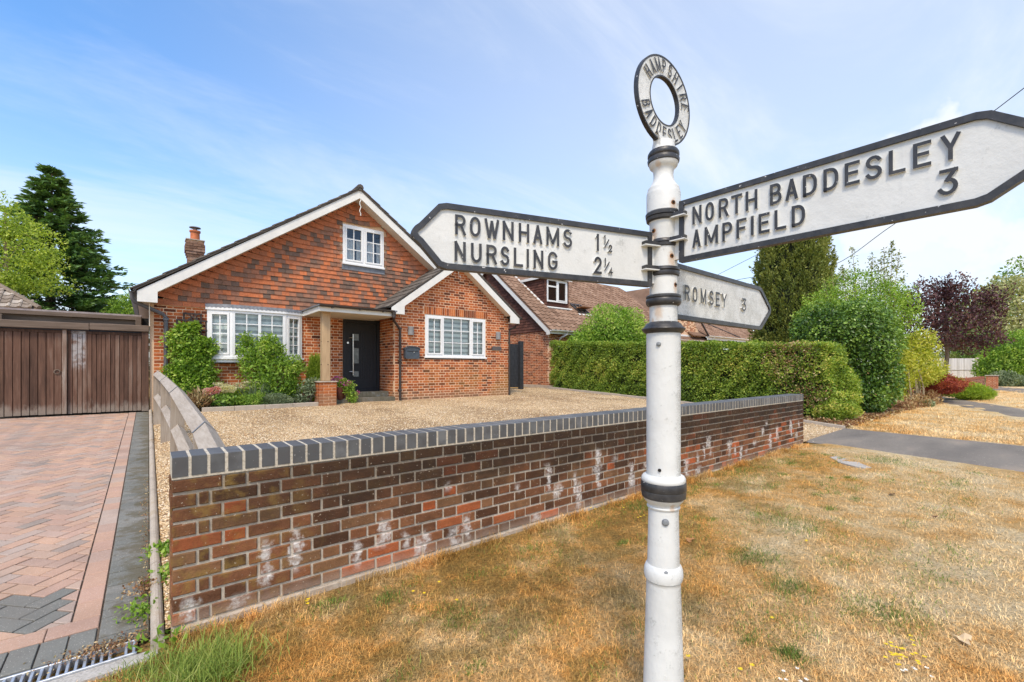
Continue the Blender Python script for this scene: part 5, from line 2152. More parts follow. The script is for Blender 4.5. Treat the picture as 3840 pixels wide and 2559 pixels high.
STROKES = {
    'A': [[(0, 0), (0.48, 1)], [(0.52, 1), (1, 0)], [(0.17, 0.30), (0.83, 0.30)]],
    'B': [[(0, 0), (0, 1), (0.5, 1)] + arc(0.5, 0.765, 0.40, 0.235, 90, -90) + [(0, 0.53)], [(0.5, 0.53)] + arc(0.55, 0.265, 0.45, 0.265, 90, -90) + [(0, 0)]],
    'D': [[(0, 0), (0, 1), (0.35, 1)] + arc(0.4, 0.6, 0.6, 0.4, 90, 0, 5) + arc(0.4, 0.4, 0.6, 0.4, 0, -90, 5) + [(0, 0)]],
    'E': [[(1, 1), (0, 1), (0, 0), (1, 0)], [(0, 0.52), (0.85, 0.52)]],
    'F': [[(1, 1), (0, 1), (0, 0)], [(0, 0.50), (0.82, 0.50)]],
    'G': [arc(0.5, 0.66, 0.5, 0.34, 25, 180, 8) + arc(0.5, 0.34, 0.5, 0.34, 180, 360, 9) + [(1, 0.44), (0.58, 0.44)]],
    'H': [[(0, 0), (0, 1)], [(1, 0), (1, 1)], [(0, 0.52), (1, 0.52)]],
    'I': [[(0.5, 0), (0.5, 1)]],
    'L': [[(0, 1), (0, 0), (1, 0)]],
    'M': [[(0, 0), (0, 1)], [(0.02, 1), (0.48, 0.10)], [(0.52, 0.10), (0.98, 1)], [(1, 1), (1, 0)]],
    'N': [[(0, 0), (0, 1)], [(0.02, 1), (0.98, 0)], [(1, 0), (1, 1)]],
    'O': [arc(0.5, 0.62, 0.5, 0.38, 0, 180, 12) + arc(0.5, 0.38, 0.5, 0.38, 180, 360, 12) + [(1, 0.62), (0.998, 0.64)]],
    'P': [[(0, 0), (0, 1), (0.5, 1)] + arc(0.52, 0.73, 0.48, 0.27, 90, -90) + [(0, 0.46)]],
    'R': [[(0, 0), (0, 1), (0.5, 1)] + arc(0.52, 0.745, 0.46, 0.255, 90, -90) + [(0, 0.49)], [(0.55, 0.49), (1, 0)]],
    'S': [arc(0.5, 0.755, 0.47, 0.245, 25, 270, 10) + arc(0.5, 0.25, 0.5, 0.255, 80, -155, 10)],
    'T': [[(0, 1), (1, 1)], [(0.5, 1), (0.5, 0)]],
    'U': [[(0, 1), (0, 0.4)] + arc(0.5, 0.36, 0.5, 0.36, 180, 360, 10) + [(1, 0.4), (1, 1)]],
    'W': [[(0, 1), (0.25, 0)], [(0.29, 0), (0.49, 0.9)], [(0.51, 0.9), (0.71, 0)], [(0.75, 0), (1, 1)]],
    'Y': [[(0, 1), (0.5, 0.45), (1, 1)], [(0.5, 0.5), (0.5, 0)]],
    '1': [[(0.0, 0.86), (0.7, 0.98)], [(0.75, 1), (0.75, 0)]],
    '2': [arc(0.5, 0.72, 0.48, 0.28, 165, -25, 9) + [(0, 0), (1, 0)]],
    '3': [[(0.05, 1), (1, 1)], [(0.96, 0.99), (0.42, 0.58)], arc(0.45, 0.30, 0.55, 0.30, 90, -155, 11)],
    '4': [[(1, 0.27), (0, 0.27), (0.68, 1), (0.68, 0)]],
    '/': [[(0, 0), (1, 1)]],
}


def ribbon(pts, w, cap=True):
    """mitred outline of a polyline: left and right points"""
    P = [Vector(p) for p in pts]
    Q = [P[0]]
    for p in P[1:]:
        if (p - Q[-1]).length > 1e-5:
            Q.append(p)
    P = Q
    if cap:
        P[0] = P[0] - (P[1] - P[0]).normalized() * w / 2
        P[-1] = P[-1] + (P[-1] - P[-2]).normalized() * w / 2
    Lf, Rt = [], []
    for i, p in enumerate(P):
        d1 = (p - P[i - 1]).normalized() if i else None
        d2 = (P[i + 1] - p).normalized() if i < len(P) - 1 else None
        if d1 is None or d2 is None:
            d = d2 if d1 is None else d1
            o_ = Vector((-d.y, d.x)) * w / 2
        else:
            n1_, n2_ = Vector((-d1.y, d1.x)), Vector((-d2.y, d2.x))
            m_ = n1_ + n2_
            q = max(m_.length_squared, 0.55)
            o_ = m_ / q * w
        Lf.append(p + o_)
        Rt.append(p - o_)
    return Lf, Rt


def letter(ch, W_, H_, pen, fn, parent, name='letter', mats=None, hgt=1.0):
    """fn(x, y, h) places a point of the W_ x H_ metre box, h the relief height 0..1"""
    mb_ = MB()
    for si, st_ in enumerate(STROKES[ch]):
        pts = [(pen / 2 + x * (W_ - pen), pen / 2 + y * (H_ - pen)) for x, y in st_]
        if ch == 'I':
            pts = [(W_ / 2, pen / 2), (W_ / 2, H_ - pen / 2)]
        Lf, Rt = ribbon(pts, pen, ch not in 'O')
        n_ = len(Lf)
        top = 1.0 - 0.03 * si
        V = [fn(p.x, p.y, top) for p in Lf] + [fn(p.x, p.y, top) for p in Rt] + [fn(p.x, p.y, 0) for p in Lf] + [fn(p.x, p.y, 0) for p in Rt]
        b = len(mb_.V)
        mb_.V += [tuple(v_) for v_ in V]
        for i in range(n_ - 1):
            for f_, m_ in (((i, i + 1, n_ + i + 1, n_ + i), 0), ((i, 2 * n_ + i, 2 * n_ + i + 1, i + 1), 1), ((n_ + i, n_ + i + 1, 3 * n_ + i + 1, 3 * n_ + i), 1)):
                mb_.F.append(tuple(b + q for q in f_))
                mb_.I.append(m_)
        for f_ in ((0, n_, 3 * n_, 2 * n_), (n_ - 1, 3 * n_ - 1, 4 * n_ - 1, 2 * n_ - 1)):
            mb_.F.append(tuple(b + q for q in f_))
            mb_.I.append(1)
    me = bpy.data.meshes.new(name)
    me.from_pydata(mb_.V, [], mb_.F)
    for m_ in (mats or (MAT['black_iron'], MAT['white_iron'])):
        me.materials.append(m_)
    me.polygons.foreach_set('material_index', mb_.I)
    o = bpy.data.objects.new(name, me)
    link(o, parent)
    return o


def finger(label, d, lets, s_in, s_cor, s_tip, zb, zt, ztip, face_sign, seat, pen=0.0082, tab=0.1):
    """plate along direction d from the post axis; face_sign gives the lettered side"""
    d = Vector((*d, 0)).normalized()
    nn = Vector((d.y, -d.x, 0)) * face_sign
    o0 = Vector((PX, PY, 0))

    def W_(s, z, h):
        return o0 + d * s + nn * h + Vector((0, 0, z))
    r = 0.025
    # outline with rounded nose
    out = [(s_in, zb), (s_cor - 0.012, zb), (s_cor + 0.012, zb + 0.006)]
    for q in np.linspace(0, 1, 7):
        a0 = Vector((s_tip - 0.03, ztip - 0.028))
        a1 = Vector((s_tip + 0.012, ztip))
        a2 = Vector((s_tip - 0.03, ztip + 0.028))
        p = a0 * (1 - q) ** 2 + a1 * 2 * q * (1 - q) + a2 * q * q
        out.append((p.x, p.y))
    out += [(s_cor + 0.012, zt - 0.006), (s_cor - 0.012, zt), (s_in, zt)]
    cx, cz = (s_in + s_cor) / 2, (zb + zt) / 2

    def inset(ps, w_):
        res = []
        n_ = len(ps)
        for i in range(n_):
            p0, p1, p2 = Vector(ps[i - 1]), Vector(ps[i]), Vector(ps[(i + 1) % n_])
            e1, e2 = (p1 - p0).normalized(), (p2 - p1).normalized()
            n1_, n2_ = Vector((-e1.y, e1.x)), Vector((-e2.y, e2.x))
            m_ = (n1_ + n2_)
            m_ = m_ / max(0.2, m_.length_squared) * 2
            res.append((p1 + m_ * w_)[:])
        return res
    inn = inset(out, 0.0165)
    arm = MB()
    n_ = len(out)
    hp = 0.006
    V = [W_(s, z, hp) for s, z in inn] + [W_(s, z, -hp) for s, z in inn]
    arm.add(V, [tuple(range(n_)), tuple(range(2 * n_ - 1, n_ - 1, -1))])
    A = arm.build('finger_arm', MAT['white_iron'], FP)
    A['label'] = label
    rim = MB()
    hr = 0.0125
    V = []
    for hh in (hr, -hr):
        V += [W_(s, z, hh) for s, z in out]
    for hh in (hr, -hr):
        V += [W_(s, z, hh) for s, z in inn]
    F, I = [], []
    for i in range(n_):
        j = (i + 1) % n_
        F += [(i, j, 2 * n_ + j, 2 * n_ + i), (n_ + i, 3 * n_ + i, 3 * n_ + j, n_ + j), (i, n_ + i, n_ + j, j), (2 * n_ + i, 2 * n_ + j, 3 * n_ + j, 3 * n_ + i)]
    rim.add(V, F)
    rim.build('rim', MAT['black_iron'], A)
    for (ch, a, b, z0, z1) in lets:
        if ch == 'I':
            a, b = (a + b) / 2 - 0.005 * (1 if b > a else -1), (a + b) / 2 + 0.005 * (1 if b > a else -1)
        sg = 1 if b > a else -1
        fn = lambda x, y, h, a=a, z0=z0, sg=sg: W_(a + sg * x, z0 + y, hp - 0.001 + 0.0075 * h)
        small = (z1 - z0) < 0.04
        letter(ch, abs(b - a), z1 - z0, 0.0042 if small else pen, fn, A, 'numeral' if ch in '1234/' else 'letter')
    # casting flanges that grip the post
    for zz in seat:
        fl = MB()
        V = [W_(s, z, h) for z in (zz - 0.006, zz + 0.006) for h in (-0.03, 0.03) for s in (0.03, tab)]
        fl.add(V, [(0, 2, 3, 1), (4, 5, 7, 6), (0, 1, 5, 4), (2, 6, 7, 3), (0, 4, 6, 2), (1, 3, 7, 5)])
        fl.build('flange', MAT['black_iron'], A)
        fl = MB()
        V = [W_(s, z, h) for z in (zz - 0.010, zz - 0.0062) for h in (-0.031, 0.031) for s in (0.03, tab + 0.003)]
        fl.add(V, [(0, 2, 3, 1), (4, 5, 7, 6), (0, 1, 5, 4), (2, 6, 7, 3), (0, 4, 6, 2), (1, 3, 7, 5)])
        fl.build('flange_foot', MAT['white_iron'], A)
    hub = MB()
    V = [W_(s, z, h) for z in (zb + 0.012, zt - 0.012) for h in (-0.0075, 0.0075) for s in (0.03, 0.082)]
    hub.add(V, [(0, 2, 3, 1), (4, 5, 7, 6), (0, 1, 5, 4), (2, 6, 7, 3), (0, 4, 6, 2), (1, 3, 7, 5)])
    hub.build('web', MAT['white_iron'], A)
    return A


def even(zb_, zt_, sp):
    return [(ch, a, b, zb_, zt_) for ch, a, b in sp]


R_ = even(1.755, 1.8135, [('R', .7695, .7371), ('O', .7251, .6918), ('W', .6794, .6326), ('N', .6216, .5852), ('H', .5686, .5331), ('A', .5195, .4880), ('M', .4742, .4278), ('S', .4135, .3811)])
R_ += [('1', .2902, .2783, 1.755, 1.812), ('1', .2592, .2525, 1.784, 1.811), ('/', .2579, .239, 1.7695, 1.7980), ('2', .2413, .2268, 1.7566, 1.781)]
R_ += even(1.6785, 1.736, [('N', .7712, .7371), ('U', .7216, .6883), ('R', .6734, .6399), ('S', .6282, .5994), ('L', .5852, .5542), ('I', .5416, .535), ('N', .5187, .4842), ('G', .4683, .434)])
R_ += [('2', .2981, .2681, 1.6795, 1.7360), ('1', .257, .2516, 1.7085, 1.7349), ('/', .2556, .2368, 1.6950, 1.7234), ('4', .2399, .2241, 1.6805, 1.7055)]
N_ = even(1.8495, 1.9095, [('N', .1146, .1461), ('O', .1589, .1875), ('R', .2027, .2334), ('T', .2418, .2749), ('H', .2852, .3193), ('B', .3538, .3852), ('A', .3953, .4265), ('D', .439, .473), ('D', .4879, .522), ('E', .5357, .568), ('S', .5795, .6132), ('L', .6262, .6582), ('E', .6719, .7044), ('Y', .7207, .7534)])
N_ += even(1.7715, 1.8305, [('A', .1146, .1429), ('M', .1563, .2003), ('P', .2143, .2451), ('F', .258, .2874), ('I', .3015, .308), ('E', .3223, .3528), ('L', .3661, .397), ('D', .4109, .4445)])
N_ += [('3', .7168, .7497, 1.7696, 1.8300)]
Y_ = even(1.6215, 1.6795, [('R', .1242, .1623), ('O', .1835, .2196), ('M', .2446, .2908), ('S', .3149, .3517), ('E', .369, .4063), ('Y', .424, .4666), ('3', .617, .6603)])
finger('white arm pointing left with the lettering ROWNHAMS and NURSLING', (-.957, .289), R_, 0.060, 0.806, 0.903, 1.653, 1.843, 1.748, -1, (ZP(927), ZP(1015)))
finger('white arm pointing towards the viewer with the lettering NORTH BADDESLEY and AMPFIELD', (0.03, -.9995), N_, 0.066, 0.790, 0.93, 1.732, 1.942, 1.832, 1, (ZP(826), ZP(912)), tab=0.092)
finger('white arm pointing away to the right with the lettering ROMSEY', (1, .015), Y_, 0.060, 0.822, 0.955, 1.548, 1.752, 1.652, 1, (), pen=0.0085)

# ring finial
RC = Vector((PX - 0.001, PY, 2.320))
dT = Vector((0.9987, -0.05, 0)).normalized()
nR = Vector((dT.y, -dT.x, 0))


def RW(r, q, h):
    return RC + dT * (r * math.cos(q)) + Vector((0, 0, r * math.sin(q))) + nR * h


mb = MB()
n_ = 56
ro, ri, ht = 0.1525, 0.0855, 0.0078
V = [RW(r, 2 * PI * i / n_, h) for (r, h) in ((ri, ht * .8), (ro - 0.004, ht * .8), (ro - 0.004, -ht * .8), (ri, -ht * .8)) for i in range(n_)]
F = [(a * n_ + i, a * n_ + (i + 1) % n_, ((a + 1) % 4) * n_ + (i + 1) % n_, ((a + 1) % 4) * n_ + i) for a in range(4) for i in range(n_)]
mb.add(V, F)
RG = mb.build('ring', MAT['white_iron'], FP)
for (r0, r1) in ((ro - 0.0035, ro + 0.002), (ri - 0.003, ri + 0.0015)):
    mb = MB()
    V = [RW(r, 2 * PI * i / n_, h) for (r, h) in ((r0, ht), (r1, ht), (r1, -ht), (r0, -ht)) for i in range(n_)]
    mb.add(V, F)
    mb.build('rim', MAT['black_iron'], RG, smooth=False)


def arc_word(txt, a0, a1, outward):
    for i, ch in enumerate(txt):
        q = math.radians(a0 + (a1 - a0) * i / (len(txt) - 1))
        hh = 0.047
        ww = 0.022 if ch not in 'IM' else (0.008 if ch == 'I' else 0.029)
        rc = (ro + ri) / 2

        def fn(x, y, h, q=q, ww=ww):
            xx = x - 0.5 * ww
            yy = y - 0.5 * hh
            if not outward:
                xx, yy = -xx, -yy
            # radial direction is 'up' along the top arc, 'down' along the bottom one
            rad = dT * math.cos(q) + Vector((0, 0, math.sin(q)))
            tan = dT * math.sin(q) - Vector((0, 0, math.cos(q)))
            return RC + rad * (rc + yy) + tan * xx + nR * (ht * .8 - 0.001 + 0.005 * h)
        letter(ch, ww, hh, 0.0062, fn, RG)


arc_word('HAMPSHIRE', 146, 8, True)
arc_word('BADDESLEY', 203, 330, False)
# web joining ring and neck
mb = MB()
pts = [(-0.050, 2.196), (-0.040, 2.170), (-0.038, 2.150), (0.038, 2.150), (0.040, 2.172), (0.052, 2.196), (0.0, 2.174)]
V = [Vector((PX, PY, 0)) + dT * a + Vector((0, 0, z)) + nR * h for h in (0.014, -0.014) for (a, z) in pts]
mb.add(V, [(0, 1, 2, 3, 4, 5, 6), (13, 12, 11, 10, 9, 8, 7)] + [(i, i + 7, (i + 1) % 7 + 7, (i + 1) % 7) for i in range(7)])
mb.build('ring_web', MAT['white_iron'], FP)


# bolts, holes and rust
def on_post(x, y, r):
    """point on the front of the column at photo column x (from the axis) and row y"""
    s = (x - 2488) / P0
    vd = Vector((PX + 0.0852, PY + 2.827, 0)).normalized()
    rt = Vector((vd.y, -vd.x, 0))
    R0 = RP(r)
    f_ = math.sqrt(max(0, R0 * R0 - s * s))
    nn = (rt * s - vd * f_) / R0
    return Vector((PX, PY, ZP(y))) + nn * R0, nn


def bolt(name, x, y, r, rad, hgt, mat, dome=True):
    p, nn = on_post(x, y, r)
    e1 = nn.cross(Vector((0, 0, 1))).normalized()
    e2 = nn.cross(e1)
    V, F = [], []
    pr = [(1, -0.4), (1, 0.35), (0.85, 0.75), (0.45, 1.0)] if dome else [(1.0, -0.4), (1.0, 0.12), (0.75, 0.2), (0.3, 0.2)]
    for (q, h) in pr:
        for j in range(14):
            a = 2 * PI * j / 14
            V.append(p + (e1 * math.cos(a) + e2 * math.sin(a)) * rad * q + nn * hgt * h)
    for i in range(len(pr) - 1):
        F += [(i * 14 + j, i * 14 + (j + 1) % 14, (i + 1) * 14 + (j + 1) % 14, (i + 1) * 14 + j) for j in range(14)]
    F.append(tuple(range((len(pr) - 1) * 14, len(pr) * 14)))
    mb_ = MB()
    mb_.add(V, F)
    mb_.build(name, mat, FP, smooth=True)


for (x, y, r, rad) in ((2495, 1941, 55, 13), (2496, 2126, 58, 13), (2472, 1294, 61, 8.5)):
    bolt('bolt', x, y, r, RP(rad), 0.008, MAT['boltgrey'])
bolt('bolt', 2475, 1752, 61, RP(6), 0.006, MAT['dark'])  # a hole, its darkness painted on a small dome
for (x, y, r) in ((2522, 781, 61), (2454, 874, 50), (2517, 972, 50), (2530, 1076, 50)):
    bolt('rust_ring', x, y, r, RP(8.5), 0.003, MAT['rust'], False)
    bolt('grub_screw', x - 0.5, y - 1, r, RP(4.2), 0.006, MAT['dark'])
# raised maker's lettering running up the foot of the column
for ch, ya, yb in (('T', 2562, 2546), ('O', 2542, 2526), ('N', 2524, 2509), ('E', 2505, 2486)):
    def fn(x, y, h, ya=ya, yb=yb):
        p2, nn = on_post(2490 + (1 - y / 0.0143) * 15, ya - x * P0, 72.2 - (2562 - ya) * 0.03)
        return p2 + nn * (0.0022 * h - 0.001)
    letter(ch, (ya - yb) / P0, 0.0143, 0.0028, fn, FP, 'raised_letter', (MAT['white_iron'], MAT['white_iron']))
FP.rotation_euler = (0, 0, 0)

# ================================================================== BIRDSMOUTH FENCE
woodmat('grey_timber', [(0.25, (0.22, 0.17, 0.125)), (0.5, (0.40, 0.335, 0.265)), (0.8, (0.56, 0.49, 0.41))], 'z', 0.85, 70)
woodmat('grey_rail', [(0.25, (0.27, 0.22, 0.17)), (0.5, (0.43, 0.375, 0.31)), (0.8, (0.57, 0.515, 0.44))], 'y', 0.85, 70)
FN = thing('timber_fence', 'weathered grey birdsmouth rail fence between driveway and gravel', 'fence', (0.2, 1, 0.05))
fpts = [(0.222, 0.98, 0.985), (0.165, 3.40, 1.160), (0.115, 5.45, 1.245), (0.045, 7.40, 1.322)]


def diamond(mb_, a, b, r):
    a, b = Vector(a), Vector(b)
    d = (b - a).normalized()
    sd = Vector((d.y, -d.x, 0)).normalized()
    up = sd.cross(d)
    V = []
    for p in (a, b):
        V += [p + up * r, p + sd * r, p - up * r, p - sd * r]
    mb_.add(V, [(0, 1, 2, 3), (7, 6, 5, 4)] + [(i, 4 + i, 4 + (i + 1) % 4, (i + 1) % 4) for i in range(4)])


rr = 0.070
for i in range(3):
    a, b = Vector(fpts[i]), Vector(fpts[i + 1])
    for drop in (0.0, 0.40):
        mb = MB()
        e = (b - a).normalized()
        diamond(mb, a - Vector((0, 0, rr + drop)) + e * (0.012 if drop == 0 else 0.05), b - Vector((0, 0, rr + drop)) - e * (0.002 if drop == 0 else 0.05), rr if drop == 0 else rr * 0.9)
        mb.build('rail', MAT['grey_rail'], FN)
a = Vector(fpts[0])
mb = MB()
diamond(mb, a - Vector((0.0, 0.012, rr)), (0.222, 0.226, 0.845), rr)
mb.build('rail', MAT['grey_rail'], FN)
for i, (x, y, z) in enumerate(fpts):
    w_ = 0.062
    g0 = float(gravel_z(x, y)) - 0.15
    c_ = z - rr
    # V-notched top
    prof = [(x - w_, g0), (x + w_, g0), (x + w_, c_ - rr + w_ - 0.003), (x, c_ - rr - 0.003), (x - w_, c_ - rr + w_ - 0.003)]
    mb = MB()
    mb.prism(prof, 'y', y - w_, y + w_)
    pst = mb.build('post', MAT['grey_timber'], FN)
    mb = MB()
    s_ = 0.0735
    for yy in (y - 0.018,):
        V = [(x - s_, yy, c_ + 0.001), (x, yy, c_ + s_), (x + s_, yy, c_ + 0.001), (x - s_ - .002, yy, c_ + 0.001), (x, yy, c_ + s_ + .004), (x + s_ + .002, yy, c_ + 0.001)]
        V = V + [(p[0], yy + 0.036, p[2]) for p in V]
        mb.add(V, [(3, 4, 10, 9), (4, 5, 11, 10), (0, 6, 7, 1), (1, 7, 8, 2), (0, 1, 4, 3), (1, 2, 5, 4), (6, 9, 10, 7), (7, 10, 11, 8)])
    mb.build('strap', MAT['lead'], pst)

# ================================================================== TIMBER GARAGE FRONT
k = NM('brown_boards')
t = k.tone()
g = k.noise(42, 5, 0.7, st=(1, 1, 0.05))
w_ = k.noise(7, 4, 0.65, st=(1, 1, 0.22))
f = k.ma('ADD', k.ma('MULTIPLY', t, 0.4), k.ma('ADD', k.ma('MULTIPLY', g, 0.55), k.ma('MULTIPLY', w_, 0.35)))
c = k.ramp(f, [(0.3, (0.032, 0.019, 0.014)), (0.48, (0.090, 0.049, 0.033)), (0.62, (0.148, 0.078, 0.051)), (0.76, (0.22, 0.145, 0.105)), (0.95, (0.42, 0.37, 0.31))])
x = k.xyz()
sp_ = k.ma('MULTIPLY', k.rng(k.ma('ADD', x[2], k.ma('MULTIPLY', k.noise(13, 4, 0.7, st=(1, 1, 0.3)), 0.55)), 0.98, 0.78), 0.75)
c = k.mix(sp_, c, (0.29, 0.235, 0.185))
wt_ = k.ma('MULTIPLY', k.ma('MULTIPLY', k.rng(x[0], -1.27, -1.25), k.rng(x[0], -1.04, -1.08)), k.ma('MULTIPLY', k.rng(k.ma('ADD', x[2], k.ma('MULTIPLY', g, 0.5)), 1.55, 1.75), k.rng(k.noise(9, 4, 0.7), 0.35, 0.6)))
c = k.mix(k.ma('MULTIPLY', wt_, 0.7), c, (0.46, 0.44, 0.42))
MAT['brown_boards'] = k.out(c, 0.85, g, 0.7, 0.005, 0.2)
woodmat('weathered_beam', [(0.25, (0.085, 0.06, 0.042)), (0.5, (0.19, 0.14, 0.105)), (0.7, (0.30, 0.245, 0.195)), (0.9, (0.40, 0.355, 0.30))], 'x', 0.9, 40)
MAT['felt'] = plain('roof_felt', (0.30, 0.25, 0.235), 0.95, 0.15, 8, 0.3)
GG = thing('garage_front', 'weathered dark brown timber double doors under old grey beams', 'garage doors', (-1.3, 9.5, 0.46))
bb = MB()
bb.add([(-0.5, 0.0, -0.5), (-0.44, -0.5, -0.5), (0.44, -0.5, -0.5), (0.5, 0.0, -0.5), (0.5, 0.5, -0.5), (-0.5, 0.5, -0.5),
        (-0.5, 0.0, 0.5), (-0.44, -0.5, 0.5), (0.44, -0.5, 0.5), (0.5, 0.0, 0.5), (0.5, 0.5, 0.5), (-0.5, 0.5, 0.5)],
       [(0, 1, 7, 6), (1, 2, 8, 7), (2, 3, 9, 8), (3, 4, 10, 9), (4, 5, 11, 10), (5, 0, 6, 11), (0, 5, 4, 3, 2, 1), (6, 7, 8, 9, 10, 11)])
for (a, b, nb, t0, t1) in ((-2.48, -1.395, 10, 0.05, 0.45), (-1.318, -0.20, 16, 0.1, 0.6)):
    mb = MB()
    mb.box(a, b, 9.535, 9.56, 0.475, 2.07)
    mb.box(a, b, 9.49, 9.534, 2.052, 2.105)
    LF = mb.build('door_leaf', MAT['brown_boards'], GG)
    it = []
    for i in range(nb):
        w_ = (b - a) / nb
        it.append((Matrix.Translation((a + (i + 0.5) * w_, 9.518 + random.uniform(-0.004, 0.004), 1.26 + random.uniform(-0.006, 0.006))) @ Matrix.Diagonal((w_ - 0.004, 0.03, 1.58, 1)), random.uniform(t0, t1)))
    pieces('board', bb, it, LF, MAT['brown_boards'])
mb = MB()
mb.cbox(-1.39, -1.323, 9.45, 9.53, 0.47, 2.12, 0.006, tone=0.75)
mb.build('meeting_post', MAT['brown_boards'], GG)
mb = MB()
mb.cbox(-0.195, -0.075, 9.44, 9.56, 0.45, 2.14, 0.008, tone=0.15)
mb.build('jamb_post', MAT['brown_boards'], GG)
mb = MB()
mb.cbox(-3.5, -1.0, 9.40, 9.52, 2.125, 2.26, 0.01)
mb.cbox(-0.997, -0.07, 9.402, 9.52, 2.135, 2.268, 0.01)
mb.build('lintel_beam', MAT['weathered_beam'], GG)
mb = MB()
mb.cbox(-3.5, -0.30, 9.80, 9.86, 2.26, 2.47, 0.008)
mb.cbox(-0.30, -0.20, 9.70, 9.80, 2.27, 2.47, 0.008)
mb.cbox(-2.35, -2.2, 9.62, 9.70, 2.26, 2.38, 0.006)
mb.build('fascia_beam', MAT['weathered_beam'], GG)
mb = MB()
mb.box(-3.6, -0.2, 9.72, 16.0, 2.475, 2.51)
mb.build('felt_roof', MAT['felt'], GG)
mb = MB()
mb.box(-3.6, -0.2, 9.715, 9.78, 2.40, 2.474)
mb.build('drip_board', MAT['weathered_beam'], GG)
mb = MB()
mb.box(-3.6, -0.075, 9.90, 9.95, 0.3, 2.46)
mb.build('back_lining', MAT['room'], GG)
mb = MB()
V, F = [], []
for j in range(16):
    a = 2 * PI * j / 16
    for r_, y_ in ((0.05, 9.50), (0.05, 9.486), (0.034, 9.482), (0.034, 9.50)):
        V.append((-1.462 + r_ * math.cos(a), y_, 1.295 + r_ * math.sin(a)))
for j in range(16):
    for q in range(3):
        F.append((j * 4 + q, ((j + 1) % 16) * 4 + q, ((j + 1) % 16) * 4 + q + 1, j * 4 + q + 1))
mb.add(V, F)
mb.build('ring_pull', MAT['weathered_beam'], GG)
# black side gate right of the house
SG = thing('side_gate', 'black boarded side gate between the two brick houses', 'gate', (10.1, 10.4, 0.6))
bx_ = MB().cbox(-0.5, 0.5, -0.5, 0.5, -0.5, 0.5, 0.04)
MAT['gateblack'] = plain('gate_black', (0.032, 0.034, 0.038), 0.6, 0.2, 10, 0.25, 0.3)
it = []
for i in range(10):
    it.append((Matrix.Translation((9.05 + 0.095 + i * 0.195, 10.42, 1.46)) @ Matrix.Diagonal((0.189, 0.022, 1.66, 1)), 0))
pieces('board', bx_, it, SG, MAT['gateblack'])
mb = MB()
mb.cbox(11.0, 11.16, 10.28, 10.44, 0.3, 2.40, 0.008)
mb.build('post', MAT['gateblack'], SG)
mb = MB()
mb.box(9.0, 11.0, 10.44, 10.47, 0.8, 0.9)
mb.box(9.0, 11.0, 10.44, 10.47, 2.0, 2.1)
mb.build('rail', MAT['gateblack'], SG)

# ================================================================== NEIGHBOUR
brickmat('neighbour_brick', [(0.0, (0.15, 0.05, 0.025)), (0.4, (0.36, 0.105, 0.042)), (0.8, (0.46, 0.15, 0.058)), (1.0, (0.50, 0.19, 0.08))], None, 60)
k = NM('neighbour_roof')
t = k.tone()
a = k.noise(1.3, 4, 0.6)
b = k.noise(30, 4, 0.7)
c = k.ramp(k.ma('ADD', k.ma('MULTIPLY', t, 0.35), k.ma('MULTIPLY', a, 0.65)), [(0.25, (0.165, 0.10, 0.066)), (0.5, (0.245, 0.152, 0.102)), (0.75, (0.32, 0.21, 0.145))])
c = k.mix(k.rng(b, 0.62, 0.74, 0, 0.45), c, (0.50, 0.43, 0.36))
MAT['nroof'] = k.out(c, 0.92, b, 0.5, 0.006, 0.1)
brickmat('brown_hung_tile', [(0.0, (0.085, 0.038, 0.028)), (0.5, (0.125, 0.055, 0.040)), (1.0, (0.17, 0.075, 0.052))], None, 40)
NB = thing('neighbour_house', 'brick neighbour house with brown tiled roof and white bargeboard behind the hedge', 'house', (14, 11.2, 0.4))
NU, NV = 13.4, 11.2
RS = 0.795
EV, EZ = 10.88, 2.98


def roof_z(v_):
    return EZ + RS * (v_ - EV)


RV = 15.5
mort = MB()
hb = []
for org, rz, ln, n_, iv in (((NU, 16.5, 0), -PI / 2, 5.3, 35, lambda z: [(0, 5.3)]), ((NU, NV, 0), 0, 10.0, 35, lambda z: cut([(0, 9.5)], [(1.45, 3.6)] if 1.4 < z < 2.75 else []))):
    s_, h_ = wall_bricks(org, rz, ln, 0.4, n_, iv, lambda x, z, h: random.random() * (0.6 if random.random() < 0.3 else 1))
    hb += [(m_, t_) for m_, t_ in s_ + h_ if m_.translation.y < 14.6 and m_.translation.x < 16.5]
    mortar_strips(mort, org, rz, 0.4, n_, iv)
NW = mort.build('wall', MAT['house_mortar'], NB)
pieces('brick', BRICK, hb, NW, MAT['neighbour_brick'], 300)
mb = MB()
mb.box(13.38, 13.42, 10.9, 16.6, 0.2, 0.62)
mb.build('plinth', MAT['kerb'], NB)
window(NB, 'window', lambda s, d, z: (s, NV + 0.03 + d, z), [(14.85, 15.9, 1, 1, True), (15.9, 17.0, 1, 1, True)], 1.45, 2.72, blind='dark')
# tile hung gable facing the drive
it = []
zb = 3.0
i = 0
while zb < 6.5:
    vmin = EV + (zb + 0.1 - EZ) / RS + 0.12
    x = math.floor(vmin / 0.2) * 0.2 + (0.1 if i % 2 else 0)
    while x < 2 * RV - vmin and x < 16.2:
        p = max(x, vmin)
        q = x + 0.197
        x += 0.2
        if q - p < 0.04:
            continue
        R = Matrix.Translation((NU - 0.045, 0, 0)) @ Matrix.Translation((0, (p + q) / 2, zb)) @ Matrix.Rotation(-PI / 2, 4, 'Z')
        it.append((R @ Matrix.Diagonal((q - p, 1, 0.125, 1)), random.random()))
    zb += 0.125
    i += 1
mb = MB()
mb.prism([(EV + 0.1, 2.99), (2 * RV - EV - 0.1, 2.99), (RV, 6.6)], 'x', NU - 0.012, NU + 0.05)
GB = mb.build('gable', MAT['brown_hung_tile'], NB)
pieces('hung_tile', HT, it, GB, MAT['brown_hung_tile'], 260)
